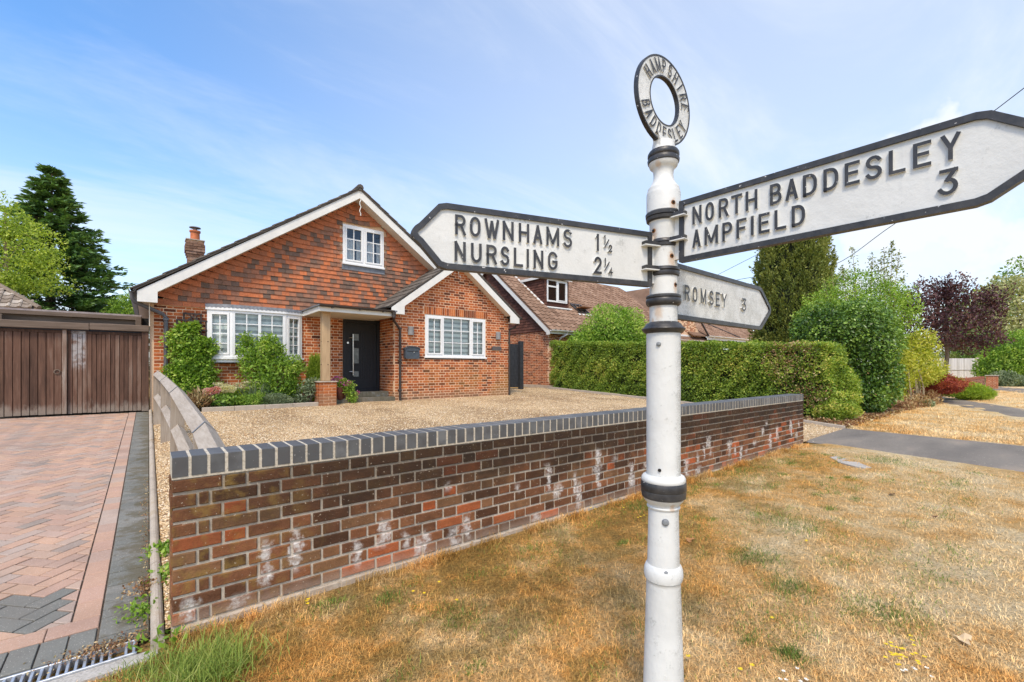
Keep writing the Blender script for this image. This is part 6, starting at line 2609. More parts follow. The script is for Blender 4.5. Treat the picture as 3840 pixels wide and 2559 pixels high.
# bargeboard
for sg in (1, -1):
    mb = MB()
    f_ = lambda v_: v_ if sg == 1 else 2 * RV - v_
    pl = [(f_(10.92), 2.80), (f_(10.92), 3.0), (RV, roof_z(RV) - 0.02), (RV, roof_z(RV) - 0.27), (f_(11.12), 2.88), (f_(11.12), 2.80)]
    mb.prism(pl, 'x', NU - 0.24, NU - 0.215)
    mb.build('bargeboard', MAT['barge'], NB)
mb = MB()
mb.prism([(EV, EZ - 0.03), (RV, roof_z(RV) - 0.03), (RV, roof_z(RV) + 0.01), (EV, EZ + 0.01)], 'x', NU - 0.25, 23.8)
mb.prism([(2 * RV - EV, EZ - 0.03), (RV, roof_z(RV) - 0.03), (RV, roof_z(RV) + 0.01), (2 * RV - EV, EZ + 0.01)], 'x', NU - 0.25, 23.8)
NR = mb.build('roof', MAT['nroof'], NB)
# interlocking tiles with a rounded roll
TB = MB()
xs = [(-0.5, 0.0), (-0.2, -0.25), (0.1, -0.1), (0.22, 0.55), (0.36, 0.9), (0.5, 0.45)]
nx = len(xs)
for yy, zz in ((-0.5, 0.0), (0.5, 0.0)):
    TB.V += [(x_, yy, z_) for x_, z_ in xs]
TB.V += [(x_, -0.5, -0.9) for x_, z_ in xs]
for i in range(nx - 1):
    TB.F += [(i, i + 1, nx + i + 1, nx + i), (2 * nx + i, 2 * nx + i + 1, i + 1, i)]
TB.T = [0] * len(TB.F)
TB.I = [0] * len(TB.F)


def tile_field(u0, u1, v0, z0, slope, nrow, skip=None, gauge=0.3, w_=0.3, uend=None):
    an_ = math.atan(slope)
    out = []
    for r_ in range(nrow):
        d_ = (r_ + 0.5) * gauge
        vv, zz = v0 + d_ * math.cos(an_), z0 + d_ * math.sin(an_)
        n_ = int((u1 - u0) / w_)
        for i in range(n_):
            uu = u0 + (i + 0.5) * w_
            if uend and uu > uend(vv):
                continue
            if skip and skip(uu, vv):
                continue
            M = Matrix.Translation((uu, vv, zz + 0.036 + random.uniform(-0.004, 0.004))) @ Matrix.Rotation(an_ - 0.11, 4, 'X') @ Matrix.Diagonal((w_, gauge * 1.1, 0.05, 1))
            out.append((M, random.random()))
    return out


DU0, DU1, DV = 14.32, 16.0, 12.5
it = tile_field(NU - 0.24, 23.9, EV - 0.04, EZ, RS, 19, lambda u_, v_: (DU0 < u_ < DU1 and 12.3 < v_ < 14.9), uend=lambda v_: 27.5 - (v_ - EV) * 0.78)
pieces('roof_tile', TB, it, NR, MAT['nroof'], 300)
mb = MB()
V = [(23.7, EV, EZ), (27.5, EV, EZ), (23.9, RV, roof_z(RV)), (23.7, RV, roof_z(RV))]
mb.add(V, [(0, 1, 2, 3)])
mb.add([(27.5, EV, EZ), (27.5, 20, EZ), (23.9, RV, roof_z(RV))], [(0, 1, 2)])
mb.build('hip_roof', MAT['nroof'], NB)
# gutter
half_gutter([(13.15, 10.82, 3.0), (27, 10.82, 3.0)], 0.065, MAT['upvc'], NB)
mb = MB()
mb.box(13.2, 27, 10.9, 10.92, 2.84, 2.99)
mb.build('fascia', MAT['barge'], NB)
mb = MB()
mb.tube([(14.15, 10.82, 2.94), (14.15, 10.83, 2.85), (13.98, 11.1, 2.68), (13.96, 11.14, 2.55), (13.96, 11.14, 0.5)], 0.04, 8)
mb.build('downpipe', MAT['upvc'], NB, smooth=True)
# dormer
mb = MB()
mb.box(DU0 + 0.05, DU1 - 0.02, DV + 0.02, 15.2, 4.2, 5.64)
DO = mb.build('dormer', MAT['brown_hung_tile'], NB)
it = []
zb = 4.25
i = 0
while zb < 5.6:
    v_ = DV + 0.03
    vend = EV + (zb + 0.2 - EZ) / RS + 0.2
    while v_ < max(vend, 14.2):
        it.append((Matrix.Translation((DU0 + 0.03, v_ + 0.1 + (0.1 if i % 2 else 0), zb)) @ Matrix.Rotation(-PI / 2, 4, 'Z') @ Matrix.Diagonal((0.197, 1, 0.125, 1)), random.random()))
        v_ += 0.2
    for (a, b) in ((DU0 + 0.04, DU0 + 0.19), (DU1 - 0.15, DU1 - 0.02)):
        it.append((Matrix.Translation(((a + b) / 2, DV - 0.01, zb)) @ Matrix.Diagonal((b - a, 1, 0.125, 1)), random.random()))
    zb += 0.125
    i += 1
pieces('hung_tile', HT, it, DO, MAT['brown_hung_tile'], 200)
window(DO, 'window', lambda s, d, z: (s, DV - 0.03 + d, z), [(14.50, 15.17, 1, 1, False), (15.17, 15.86, 1, 1, True)], 4.52, 5.60, fr=0.075, blind='dark')
mb = MB()
mb.box(14.52, 15.13, DV - 0.035, DV + 0.0, 5.22, 5.29)
mb.build('transom', MAT['upvc'], DO)
mb = MB()
mb.box(DU0 - 0.06, DU1 + 0.06, DV - 0.12, 15.0, 5.64, 5.70)
mb.build('dormer_roof', MAT['felt'], DO)
mb = MB()
mb.box(DU0 - 0.085, DU0 - 0.062, DV - 0.14, 14.9, 5.60, 5.72)
mb.box(DU0 - 0.085, DU1 + 0.085, DV - 0.145, DV - 0.122, 5.60, 5.72)
mb.build('dormer_fascia', MAT['barge'], DO)
mb = MB()
for (a, b) in (((DU0 - 0.02, DV - 0.02, roof_z(DV) + 0.06), (DU0 - 0.02, 14.9, roof_z(14.9) + 0.06)), ((DU0 - 0.05, DV - 0.12, roof_z(DV - 0.12) + 0.055), (DU1 + 0.15, DV - 0.12, roof_z(DV - 0.12) + 0.055))):
    mb.tube([a, b], 0.05, 6)
mb.build('flashing', MAT['barge'], DO)
# open roof light
mb = MB()
n_ = Vector((0, -math.sin(math.atan(RS)), math.cos(math.atan(RS))))
e2 = Vector((0, math.cos(math.atan(RS)), math.sin(math.atan(RS))))


def rp(u_, d_, h):
    return Vector((u_, EV, EZ)) + e2 * d_ + n_ * h


def slab(mb_, u0, u1, d0, d1, h0, h1):
    V = [rp(u_, d_, h) for h in (h0, h1) for d_ in (d0, d1) for u_ in (u0, u1)]
    mb_.add(V, [(0, 2, 3, 1), (4, 5, 7, 6), (0, 1, 5, 4), (2, 6, 7, 3), (0, 4, 6, 2), (1, 3, 7, 5)])


for (u0, u1, d0, d1) in ((16.35, 17.15, 1.62, 1.70), (16.35, 17.15, 2.42, 2.50), (16.35, 16.42, 1.70, 2.42), (17.08, 17.15, 1.70, 2.42)):
    slab(mb, u0, u1, d0, d1, 0.02, 0.12)
RL = mb.build('roof_light', MAT['gutter'], NB)
mb = MB()
slab(mb, 16.42, 17.08, 1.70, 2.42, 0.07, 0.085)
mb.build('opening', MAT['dark'], RL)
mb = MB()
V = [rp(u_, d_, h) for (d_, h) in ((2.05, 0.10), (1.72, 0.40), (1.72, 0.44), (2.05, 0.14)) for u_ in (16.40, 17.10)]
mb.add(V, [(0, 2, 3, 1), (4, 6, 7, 5), (2, 4, 5, 3), (0, 6, 4, 2), (1, 3, 5, 7), (0, 1, 7, 6)])
mb.build('sash', plain('varnished_pine', (0.30, 0.14, 0.06), 0.5), RL)
mb = MB()
slab(mb, 16.25, 17.25, 1.50, 1.62, 0.05, 0.08)
mb.build('flashing', MAT['barge'], RL)

# second house along the road: brick gable with a window, low roof with white gutter
NB2 = thing('far_house', 'far brick house end with a long low tiled roof behind the ROMSEY arm', 'house', (26, 11, 0.4))
mb = MB()
mb.prism([(22.9, 0.3), (26.55, 0.3), (26.55, 3.15), (24.7, 5.3), (22.9, 4.0)], 'y', 11.25, 11.4)
FW = mb.build('wall', MAT['house_mortar'], NB2)
it_s, it_h = wall_bricks((22.9, 11.25, 0), 0, 3.7, 1.4, 50, lambda z: cut([(0.05, 3.6 if z < 3.15 else 3.6 - (z - 3.15) * 0.86)], [(0.95, 2.3)] if 2.65 < z < 3.36 else []), lambda x, z, h: random.random() * (0.5 if random.random() < .35 else 1))
pieces('brick', BRICK, it_s + it_h, FW, MAT['neighbour_brick'], 100)
window(NB2, 'window', lambda s, d, z: (s, 11.22 + d, z), [(23.9, 24.55, 1, 1, True), (24.55, 25.2, 1, 1, True)], 2.68, 3.34, blind='dark')
mb = MB()
mb.prism([(10.9, 3.28), (14.0, 5.2), (14.0, 5.26), (10.9, 3.34)], 'x', 24.9, 36.5)
FR = mb.build('roof', MAT['nroof'], NB2)
it = tile_field(24.9, 36.4, 10.88, 3.33, 1.92 / 3.1, 12, lambda u_, v_: u_ < 26.6 - (v_ - 10.88) * 0.62)
pieces('roof_tile', TB, it, FR, MAT['nroof'], 160)
mb = MB()
mb.tube([(26.62, 10.85, 3.35), (24.75, 11.1, 5.42)], 0.06, 6)
mb.build('verge', MAT['gutter'], NB2)
mb = MB()
mb.tube([(31.0, 10.9, 3.42), (29.6, 12.4, 4.36)], 0.05, 6)
mb.build('valley', MAT['gutter'], NB2)
half_gutter([(26.55, 10.83, 3.36), (37, 10.83, 3.36)], 0.08, MAT['upvc'], NB2)
mb = MB()
mb.box(26.55, 37, 10.9, 10.93, 3.12, 3.30)
mb.build('fascia', MAT['barge'], NB2)
mb = MB()
mb.box(26.6, 36.5, 11.5, 11.7, 0.3, 3.2)
mb.build('recessed_wall', MAT['neighbour_brick'], NB2)
mb = MB()
mb.tube([(27.3, 10.83, 3.28), (27.2, 11.0, 3.12), (27.0, 11.2, 2.95), (27.0, 11.2, 0.5)], 0.05, 6)
mb.build('downpipe', MAT['upvc'], NB2)
window(NB2, 'window', lambda s, d, z: (s, 11.42 + d, z), [(28.0, 28.8, 1, 1, False), (28.8, 29.7, 1, 1, True), (29.7, 30.6, 1, 1, False)], 1.8, 3.05, blind='dark')
# small gable peeping over the ridge end
NB3 = thing('distant_gable', 'small brown tile hung gable with white bargeboards beyond the roof end', 'house', (32, 19, 3))
mb = MB()
gx, gy, gz = 31.9, 18.0, 7.75
mb.prism([(gx - 1.6, gz - 1.9), (gx + 1.6, gz - 1.9), (gx, gz - 0.1)], 'y', gy, gy + 0.1)
mb.build('gable', MAT['brown_hung_tile'], NB3)
mb = MB()
mb.prism([(gx - 1.9, gz - 2.1), (gx, gz + 0.05), (gx, gz - 0.22), (gx - 1.7, gz - 2.1)], 'y', gy - 0.25, gy - 0.2)
mb.prism([(gx + 1.9, gz - 2.1), (gx, gz + 0.05), (gx, gz - 0.22), (gx + 1.7, gz - 2.1)], 'y', gy - 0.25, gy - 0.2)
mb.build('bargeboard', MAT['barge'], NB3)
mb = MB()
for sg in (1, -1):
    mb.prism([(gx + sg * 2.1, gz - 2.2), (gx, gz + 0.06), (gx, gz + 0.22), (gx + sg * 2.15, gz - 2.1)], 'y', gy - 0.3, gy + 6)
mb.build('roof', MAT['nroof'], NB3)
mb = MB()
mb.box(gx - 1.5, gx + 1.5, gy + 0.12, gy + 6, 0.3, gz - 1.8)
mb.build('wall', MAT['neighbour_brick'], NB3)

# corner of the tiled roof beyond the garage
brickmat('left_tile', [(0, (0.24, 0.19, 0.145)), (0.5, (0.36, 0.30, 0.24)), (1, (0.46, 0.40, 0.33))], None, 25)
LR = thing('left_roof', 'corner of a weathered tiled roof rising behind the garage doors', 'roof', (-5.5, 24, 3))
mb = MB()
mb.add([(-12, 23.2, 3.72), (-3.5, 23.2, 3.72), (-5.6, 25.3, 5.25), (-12, 25.3, 5.25), (-3.5, 28, 3.72), (-12, 28, 3.72)], [(0, 1, 2, 3), (1, 4, 2), (3, 2, 4, 5)])
LRo = mb.build('roof', MAT['left_tile'], LR)
it = tile_field(-11.8, -3.5, 23.15, 3.74, 1.53 / 2.1, 9, uend=lambda v_: -3.5 - (v_ - 23.2))
pieces('roof_tile', TB, it, LRo, MAT['left_tile'], 120)
mb = MB()
mb.tube([(-3.5, 23.2, 3.8), (-5.6, 25.3, 5.33)], 0.09, 6)
mb.build('hip_tiles', MAT['left_tile'], LRo)
mb = MB()
mb.box(-11, -3.7, 23.4, 27.8, 0.3, 3.7)
mb.build('wall', MAT['neighbour_brick'], LR)

# far brick wall, pier and boarded fence on the right
FWL = thing('low_brick_wall', 'low brown brick wall with brick on edge coping far down the verge', 'wall', (33, 0.1, 0.1))
brickmat('far_brick', [(0, (0.13, 0.060, 0.040)), (0.5, (0.22, 0.092, 0.058)), (1, (0.33, 0.12, 0.065))], None, 40)
mb = MB()
mb.box(28.01, 37.9, 0.008, 0.21, -0.1, 0.78)
mb.box(28.008, 28.2, 0.22, 3.0, -0.1, 0.779)
WB = mb.build('core', MAT['house_mortar'], FWL)
s_, h_ = wall_bricks((28, 0, 0), 0, 9.9, 0.03, 10, lambda z: [(0, 9.9)], lambda x, z, h: random.random())
s2_, h2_ = wall_bricks((28, 3.0, 0), -PI / 2, 3.0, 0.03, 10, lambda z: [(0, 3.0)], lambda x, z, h: random.random())
pieces('brick', BRICK, s_ + h_ + s2_ + h2_, WB, MAT['far_brick'], 200)
it = [(Matrix.Translation((28.04 + i * 0.08, 0.105, 0.83)) @ Matrix.Diagonal((0.068, 0.22, 0.1, 1)), 0.7 + 0.3 * random.random()) for i in range(123)]
it += [(Matrix.Translation((28.105, 0.26 + i * 0.08, 0.83)) @ Matrix.Rotation(PI / 2, 4, 'Z') @ Matrix.Diagonal((0.068, 0.22, 0.1, 1)), 0.7 + 0.3 * random.random()) for i in range(34)]
pieces('coping_brick', CB, it, FWL, MAT['far_brick'], 120)
PR = thing('brick_pier', 'pale orange brick pier beside the low brown wall', 'pier', (39.9, -0.2, 0.1))
mb = MB()
mb.box(39.706, 40.194, -0.394, 0.094, 0, 0.86)
PC = mb.build('core', MAT['house_mortar'], PR)
it = []
for (org, rz) in (((39.7, -0.4, 0), 0), ((39.7, 0.1, 0), -PI / 2)):
    s_, h_ = wall_bricks(org, rz, 0.5, 0.05, 11, lambda z: [(0, 0.5)], lambda x, z, h: random.uniform(0.5, 1))
    it += s_ + h_
pieces('brick', BRICK, it, PC, MAT['neighbour_brick'])
mb = MB()
mb.cbox(39.66, 40.24, -0.44, 0.14, 0.88, 0.93, 0.01)
mb.build('cap', MAT['kerb'], PR)
woodmat('silver_boards', [(0.2, (0.36, 0.33, 0.30)), (0.5, (0.52, 0.50, 0.47)), (0.8, (0.64, 0.62, 0.60))], 'z', 0.85, 20)
BF = thing('board_fence', 'silver grey boarded fence panel between pale concrete posts', 'fence', (53, 3, 0.3))
a, b = Vector((50.5, 5.0, 0)), Vector((54.7, 1.62, 0))
dd = (b - a).normalized()
rz = math.atan2(dd.y, dd.x)
R = Matrix.Translation(a) @ Matrix.Rotation(rz, 4, 'Z')
ln_ = (b - a).length
it = []
x = 0.0
while x < ln_:
    it.append((R @ Matrix.Translation((x + 0.07, random.uniform(-0.01, 0.01), 1.22)) @ Matrix.Diagonal((0.138, 0.02, 1.95, 1)), random.random()))
    x += 0.14
pieces('board', bx_, it, BF, MAT['silver_boards'])
for q in (0.12, 0.44, 0.975):
    mb = MB()
    mb.cbox(-0.09, 0.09, -0.1, 0.06, 0, 2.26, 0.01)
    M = R @ Matrix.Translation((ln_ * q, -0.03, 0))
    mb.V = [tuple(M @ Vector(p)) for p in mb.V]
    mb.build('post', plain('pale_concrete', (0.62, 0.53, 0.42), 0.9), BF)
mb = MB()
mb.box(0, ln_, -0.05, -0.012, 1.18, 1.25)
mb.V = [tuple(R @ Vector(p)) for p in mb.V]
mb.build('rail', MAT['silver_boards'], BF)

# overhead cables
MAT['cable'] = plain('cable', (0.03, 0.03, 0.032), 0.6)
mb = MB()


def curve(pts, n_=24):
    pts = [Vector(p) for p in pts]
    out = []
    for i in range(len(pts) - 1):
        p0, p1, p2, p3 = pts[max(i - 1, 0)], pts[i], pts[i + 1], pts[min(i + 2, len(pts) - 1)]
        for q in range(n_):
            t_ = q / n_
            out.append(0.5 * ((2 * p1) + (p2 - p0) * t_ + (2 * p0 - 5 * p1 + 4 * p2 - p3) * t_ * t_ + (3 * p1 - p0 - 3 * p2 + p3) * t_ ** 3))
    return out + [pts[-1]]


mb.tube(curve([(28.7, 13.75, 6.3), (28.67, 9.88, 6.93), (28.68, 5.36, 6.83), (26.46, 2.0, 7.98), (21.58, -2.4, 8.89), (14, -9, 10.2)], 8), 0.016, 5)
prop(mb.build('overhead_cable', MAT['cable']), 'thin black overhead cable running from the far house behind the right sign arm', 'cable', 'overhead cables')
mb = MB()
mb.tube([(20.7, -0.4, 8.849), (19.076, -1.657, 8.922), (18.175, -2.471, 9.083), (12, -8, 10.3)], 0.013, 5)
mb.tube([(20.7, -0.4, 8.849), (24, 2.3, 8.75), (28.8, 13.9, 6.6)], 0.013, 5)
prop(mb.build('overhead_cable', MAT['cable']), 'thin black overhead cable above the tip of the right sign arm', 'cable', 'overhead cables')

# ================================================================== PLANTS
G1 = leafmat('hedge_leaf', [(0.1, (0.051, 0.085, 0.014)), (0.35, (0.128, 0.209, 0.025)), (0.6, (0.239, 0.341, 0.039)), (0.85, (0.392, 0.465, 0.070)), (1.0, (0.614, 0.527, 0.126))])
leafmat('bright_leaf', [(0.1, (0.068, 0.126, 0.018)), (0.45, (0.166, 0.294, 0.032)), (0.75, (0.287, 0.434, 0.050)), (1.0, (0.514, 0.588, 0.126))])
leafmat('gold_leaf', [(0.1, (0.150, 0.183, 0.022)), (0.45, (0.312, 0.349, 0.037)), (0.75, (0.500, 0.504, 0.062)), (1.0, (0.688, 0.588, 0.125))], 0.4)
leafmat('birch_leaf', [(0.1, (0.126, 0.187, 0.024)), (0.45, (0.262, 0.356, 0.041)), (0.75, (0.420, 0.514, 0.068)), (1.0, (0.578, 0.600, 0.138))], 0.4)
leafmat('spruce_needle', [(0.1, (0.031, 0.071, 0.026)), (0.45, (0.070, 0.147, 0.047)), (0.75, (0.132, 0.240, 0.072)), (1.0, (0.233, 0.358, 0.105))], 0.15, 0.6)
leafmat('cypress_leaf', [(0.1, (0.054, 0.079, 0.017)), (0.4, (0.119, 0.158, 0.031)), (0.7, (0.218, 0.244, 0.049)), (1.0, (0.338, 0.341, 0.097))], 0.2, 0.6)
leafmat('dark_leaf', [(0.1, (0.026, 0.056, 0.011)), (0.45, (0.066, 0.134, 0.022)), (0.75, (0.142, 0.244, 0.037)), (1.0, (0.282, 0.408, 0.065))], 0.2, 0.32)
leafmat('purple_leaf', [(0.1, (0.029, 0.013, 0.016)), (0.5, (0.065, 0.026, 0.031)), (0.8, (0.111, 0.044, 0.047)), (1.0, (0.169, 0.085, 0.065))], 0.2)
leafmat('pale_leaf', [(0.1, (0.17, 0.19, 0.07)), (0.5, (0.33, 0.34, 0.15)), (0.8, (0.46, 0.45, 0.23)), (1.0, (0.56, 0.54, 0.32))], 0.3)
leafmat('maple_leaf', [(0.1, (0.100, 0.018, 0.015)), (0.5, (0.237, 0.040, 0.027)), (0.8, (0.400, 0.075, 0.043)), (1.0, (0.525, 0.175, 0.062))], 0.35)
leafmat('lime_needle', [(0.1, (0.103, 0.161, 0.014)), (0.5, (0.218, 0.322, 0.023)), (0.8, (0.345, 0.460, 0.040)), (1.0, (0.483, 0.552, 0.092))], 0.3)
leafmat('grey_leaf', [(0.1, (0.07, 0.10, 0.05)), (0.5, (0.16, 0.21, 0.11)), (0.8, (0.26, 0.31, 0.18)), (1.0, (0.38, 0.42, 0.27))], 0.3)
leafmat('pink_petal', [(0.1, (0.50, 0.12, 0.14)), (0.5, (0.66, 0.28, 0.28)), (1.0, (0.80, 0.55, 0.48))], 0.4)
leafmat('cream_petal', [(0.1, (0.42, 0.40, 0.20)), (0.5, (0.64, 0.58, 0.36)), (1.0, (0.78, 0.72, 0.52))], 0.4)
leafmat('magenta_petal', [(0.1, (0.30, 0.03, 0.18)), (0.6, (0.55, 0.09, 0.36)), (1.0, (0.70, 0.25, 0.50))], 0.4)
leafmat('dry_leaf', [(0.1, (0.117, 0.050, 0.029)), (0.5, (0.260, 0.122, 0.057)), (0.8, (0.468, 0.315, 0.157)), (1.0, (0.650, 0.543, 0.315))], 0.2, 0.8)
k = NM('bark')
a = k.noise(9, 5, 0.7, st=(1, 1, 0.25))
MAT['bark'] = k.out(k.ramp(a, [(0.3, (0.07, 0.055, 0.04)), (0.6, (0.17, 0.135, 0.10)), (0.8, (0.26, 0.22, 0.17))]), 0.95, a, 0.8, 0.02)
k = NM('pale_bark')
a = k.noise(9, 5, 0.7, st=(1, 1, 0.25))
MAT['pale_bark'] = k.out(k.ramp(a, [(0.3, (0.22, 0.17, 0.10)), (0.7, (0.46, 0.38, 0.25))]), 0.9, a, 0.5, 0.01)
k = NM('shaded_twigs')  # near-black for solid cores; shade between the inner twigs is in the colour
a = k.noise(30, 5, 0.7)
MAT['core_shade'] = k.out(k.ramp(a, [(0.35, (0.012, 0.014, 0.006)), (0.6, (0.035, 0.045, 0.014)), (0.75, (0.06, 0.05, 0.028))]), 0.95, a, 1.0, 0.05)


def rough_box_pts(n, f0, f1, width, z0f, z1f, taper=0.0):
    """points over the front, top and ends of a clipped hedge whose front foot runs f0->f1 and that is `width` deep"""
    a, b = np.array(f0), np.array(f1)
    ln = np.linalg.norm(b - a)
    d = (b - a) / ln
    nn = np.array([-d[1], d[0]])
    if nn[0] > 0:
        nn = -nn            # outward normal of the front (towards -x)
    hgt = 1.8
    areas = np.array([ln * hgt, ln * width, width * hgt * 1.3, width * hgt * 0.5])
    cnt = (n * areas / areas.sum()).astype(int)
    Ps, Ns = [], []
    for face, m in enumerate(cnt):
        s, q = rs.uniform(0, 1, m), rs.uniform(0, 1, m)
        if face == 0:
            f, w, h, N0 = s, np.zeros(m), q, np.array([nn[0], nn[1], 0.12])
        elif face == 1:
            f, w, h, N0 = s, q, np.ones(m), np.array([0, 0, 1.0])
        elif face == 2:
            f, w, h, N0 = np.ones(m), s, q, np.array([d[0], d[1], 0.1])
        else:
            f, w, h, N0 = np.zeros(m), s, q, np.array([-d[0], -d[1], 0.1])
        xy = a + (b - a) * f[:, None] - nn * (w * width)[:, None]
        z0, z1 = z0f(f), z1f(f)
        z = z0 + (z1 - z0) * h
        P = np.stack([xy[:, 0], xy[:, 1], z], 1)
        wob = 0.05 * np.sin(P[:, 0] * 4.1 + P[:, 1] * 3.3) * np.cos(P[:, 2] * 5 + P[:, 1] * 2.2) + 0.035 * np.sin(P[:, 1] * 11 + P[:, 2] * 9)
        N = np.broadcast_to(N0, P.shape)
        # rounded top edge
        dep = rs.uniform(0, 1, m) ** 1.5 * 0.14
        P = P + N * (wob - dep)[:, None] + N * taper * ((1 - h)[:, None] ** 1.5)
        Ps.append(P)
        Ns.append(N)
    return np.concatenate(Ps), np.concatenate(Ns)


def clump_tone(P, f=2.2, seed=0):
    r = np.random.RandomState(seed)
    s = np.zeros(len(P))
    for q in range(5):
        s += np.sin(P @ (r.normal(size=3) * f * (1 + q * .6)) + r.uniform(0, 6)) / (1 + .5 * q)
    return s / 2.2


HG = thing('hedge', 'long clipped green privet hedge beside the gravel forecourt', 'hedge', (12.5, 5, 0.2))
hz0 = lambda f: 0.52 - 0.36 * f
hz1 = lambda f: 2.40 - 0.46 * f
P, N = rough_box_pts(86000, (12.62, 10.3), (12.22, 0.62), 1.25, hz0, hz1, 0.05)
hole = clump_tone(P, 3.4, 5)
keep = (hole > -0.62) | (rs.uniform(0, 1, len(P)) < 0.25)
P, N = P[keep], N[keep]
br = (np.exp(-((P[:, 1] - 1.5) ** 2 + (P[:, 2] - 1.7) ** 2 * 0.8) / 0.9) + np.exp(-((P[:, 1] - 0.9) ** 2 + (P[:, 2] - 0.6) ** 2 * 2) / 0.35)) * rs.uniform(0, 1, len(P))
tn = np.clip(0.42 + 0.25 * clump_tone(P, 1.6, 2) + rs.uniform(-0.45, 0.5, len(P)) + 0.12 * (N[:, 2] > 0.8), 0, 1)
brown = br > 0.56
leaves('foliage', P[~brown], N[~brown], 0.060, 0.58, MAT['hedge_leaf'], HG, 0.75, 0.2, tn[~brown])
leaves('browned_foliage', P[brown], N[brown], 0.055, 0.55, MAT['dry_leaf'], HG, 0.75, 0.2, np.clip(0.5 + rs.uniform(-.3, .5, brown.sum()), 0, 1))
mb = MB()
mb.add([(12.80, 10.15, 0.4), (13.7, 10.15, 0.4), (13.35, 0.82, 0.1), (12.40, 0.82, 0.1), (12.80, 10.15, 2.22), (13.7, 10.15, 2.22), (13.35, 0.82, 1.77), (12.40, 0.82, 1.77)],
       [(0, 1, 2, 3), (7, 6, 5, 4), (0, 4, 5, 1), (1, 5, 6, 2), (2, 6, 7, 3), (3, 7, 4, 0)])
mb.build('shaded_core', MAT['core_shade'], HG)  # added solid block, dark like the shaded inside of the hedge
# shaggy low skirt at the near end of the hedge
P, N, T_ = blob_pts(9000, [(12.75, 0.60, 0.45, 0.70, 0.45, 0.42), (13.15, 0.60, 0.75, 0.42, 0.40, 0.75)], 0.35, 0.2, 3, 0.08)
leaves('skirt_foliage', P, N, 0.055, 0.55, MAT['hedge_leaf'], HG, 0.8, 0.2, np.clip(T_ + 0.12, 0, 1))

# litter under the hedge and the bark mulch beyond it
k = NM('leaf_litter')
a = k.noise(30, 4, 0.7)
b_ = k.noise(3, 3)
MAT['litter'] = k.out(k.ramp(a, [(0.3, (0.06, 0.035, 0.022)), (0.55, (0.17, 0.095, 0.05)), (0.75, (0.36, 0.24, 0.13))]), 0.95, a, 0.8, 0.02)


def bed(name, label, poly, z0, mat, kind='structure'):
    mb_ = MB()
    n_ = len(poly)
    cx, cy = sum(p[0] for p in poly) / n_, sum(p[1] for p in poly) / n_
    V = [(p[0], p[1], z0(p[0], p[1]) - 0.05) for p in poly] + [(cx + (p[0] - cx) * .8, cy + (p[1] - cy) * .8, z0(p[0], p[1]) + 0.03) for p in poly] + [(cx, cy, z0(cx, cy) + 0.05)]
    F = [(i, (i + 1) % n_, n_ + (i + 1) % n_, n_ + i) for i in range(n_)] + [(n_ + i, n_ + (i + 1) % n_, 2 * n_) for i in range(n_)]
    mb_.add(V, F)
    return prop(mb_.build(name, mat), label, 'soil', None, kind)


lz = lambda x, y: float(np.interp(x, [8.7, 13, 80], [0.05, 0.10, 0.10])) + max(0, y) * 0.03
bed('leaf_litter_bed', 'strip of dry brown leaf litter under the hedge', [(11.6, 0.15), (13.6, 0.1), (14.0, 0.7), (13.5, 10.4), (12.52, 10.4), (12.3, 6.0), (11.75, 1.5)], lambda x, y: lz(x, y) + 0.045, MAT['litter'])
bed('mulch_bed', 'dark bark mulch under the ivy covered shrub', [(14.0, 0.25), (15.2, 0.0), (18.5, 0.05), (21.2, 0.2), (22.0, 0.8), (20, 2.5), (15, 2.5), (13.7, 1.2)], lambda x, y: lz(x, y) + 0.02, MAT['litter'])
P = np.stack([rs.uniform(11.6, 21, 5200), np.abs(rs.normal(0.2, 0.35, 5200)) + 0.02, np.zeros(5200)], 1)
P[:2200, 0] = rs.uniform(11.55, 13.0, 2200)
P[:2200, 1] = rs.uniform(0.1, 9.5, 2200)
P[:2200, 0] = np.interp(P[:2200, 1], [0, 5.8, 10], [11.6, 12.2, 12.5]) + rs.uniform(0, .5, 2200)
P[:, 2] = [lz(x, y) + 0.075 for x, y in P[:, :2]]
P[2200:, 2] -= 0.04
o = leaves('fallen_leaf_litter', P, np.tile((0, 0, 1.0), (len(P), 1)), 0.06, 0.6, MAT['dry_leaf'], None, 0.97, -0.2, kind='stuff')
prop(o, 'scatter of curled brown leaves along the hedge foot and mulch', 'leaves')


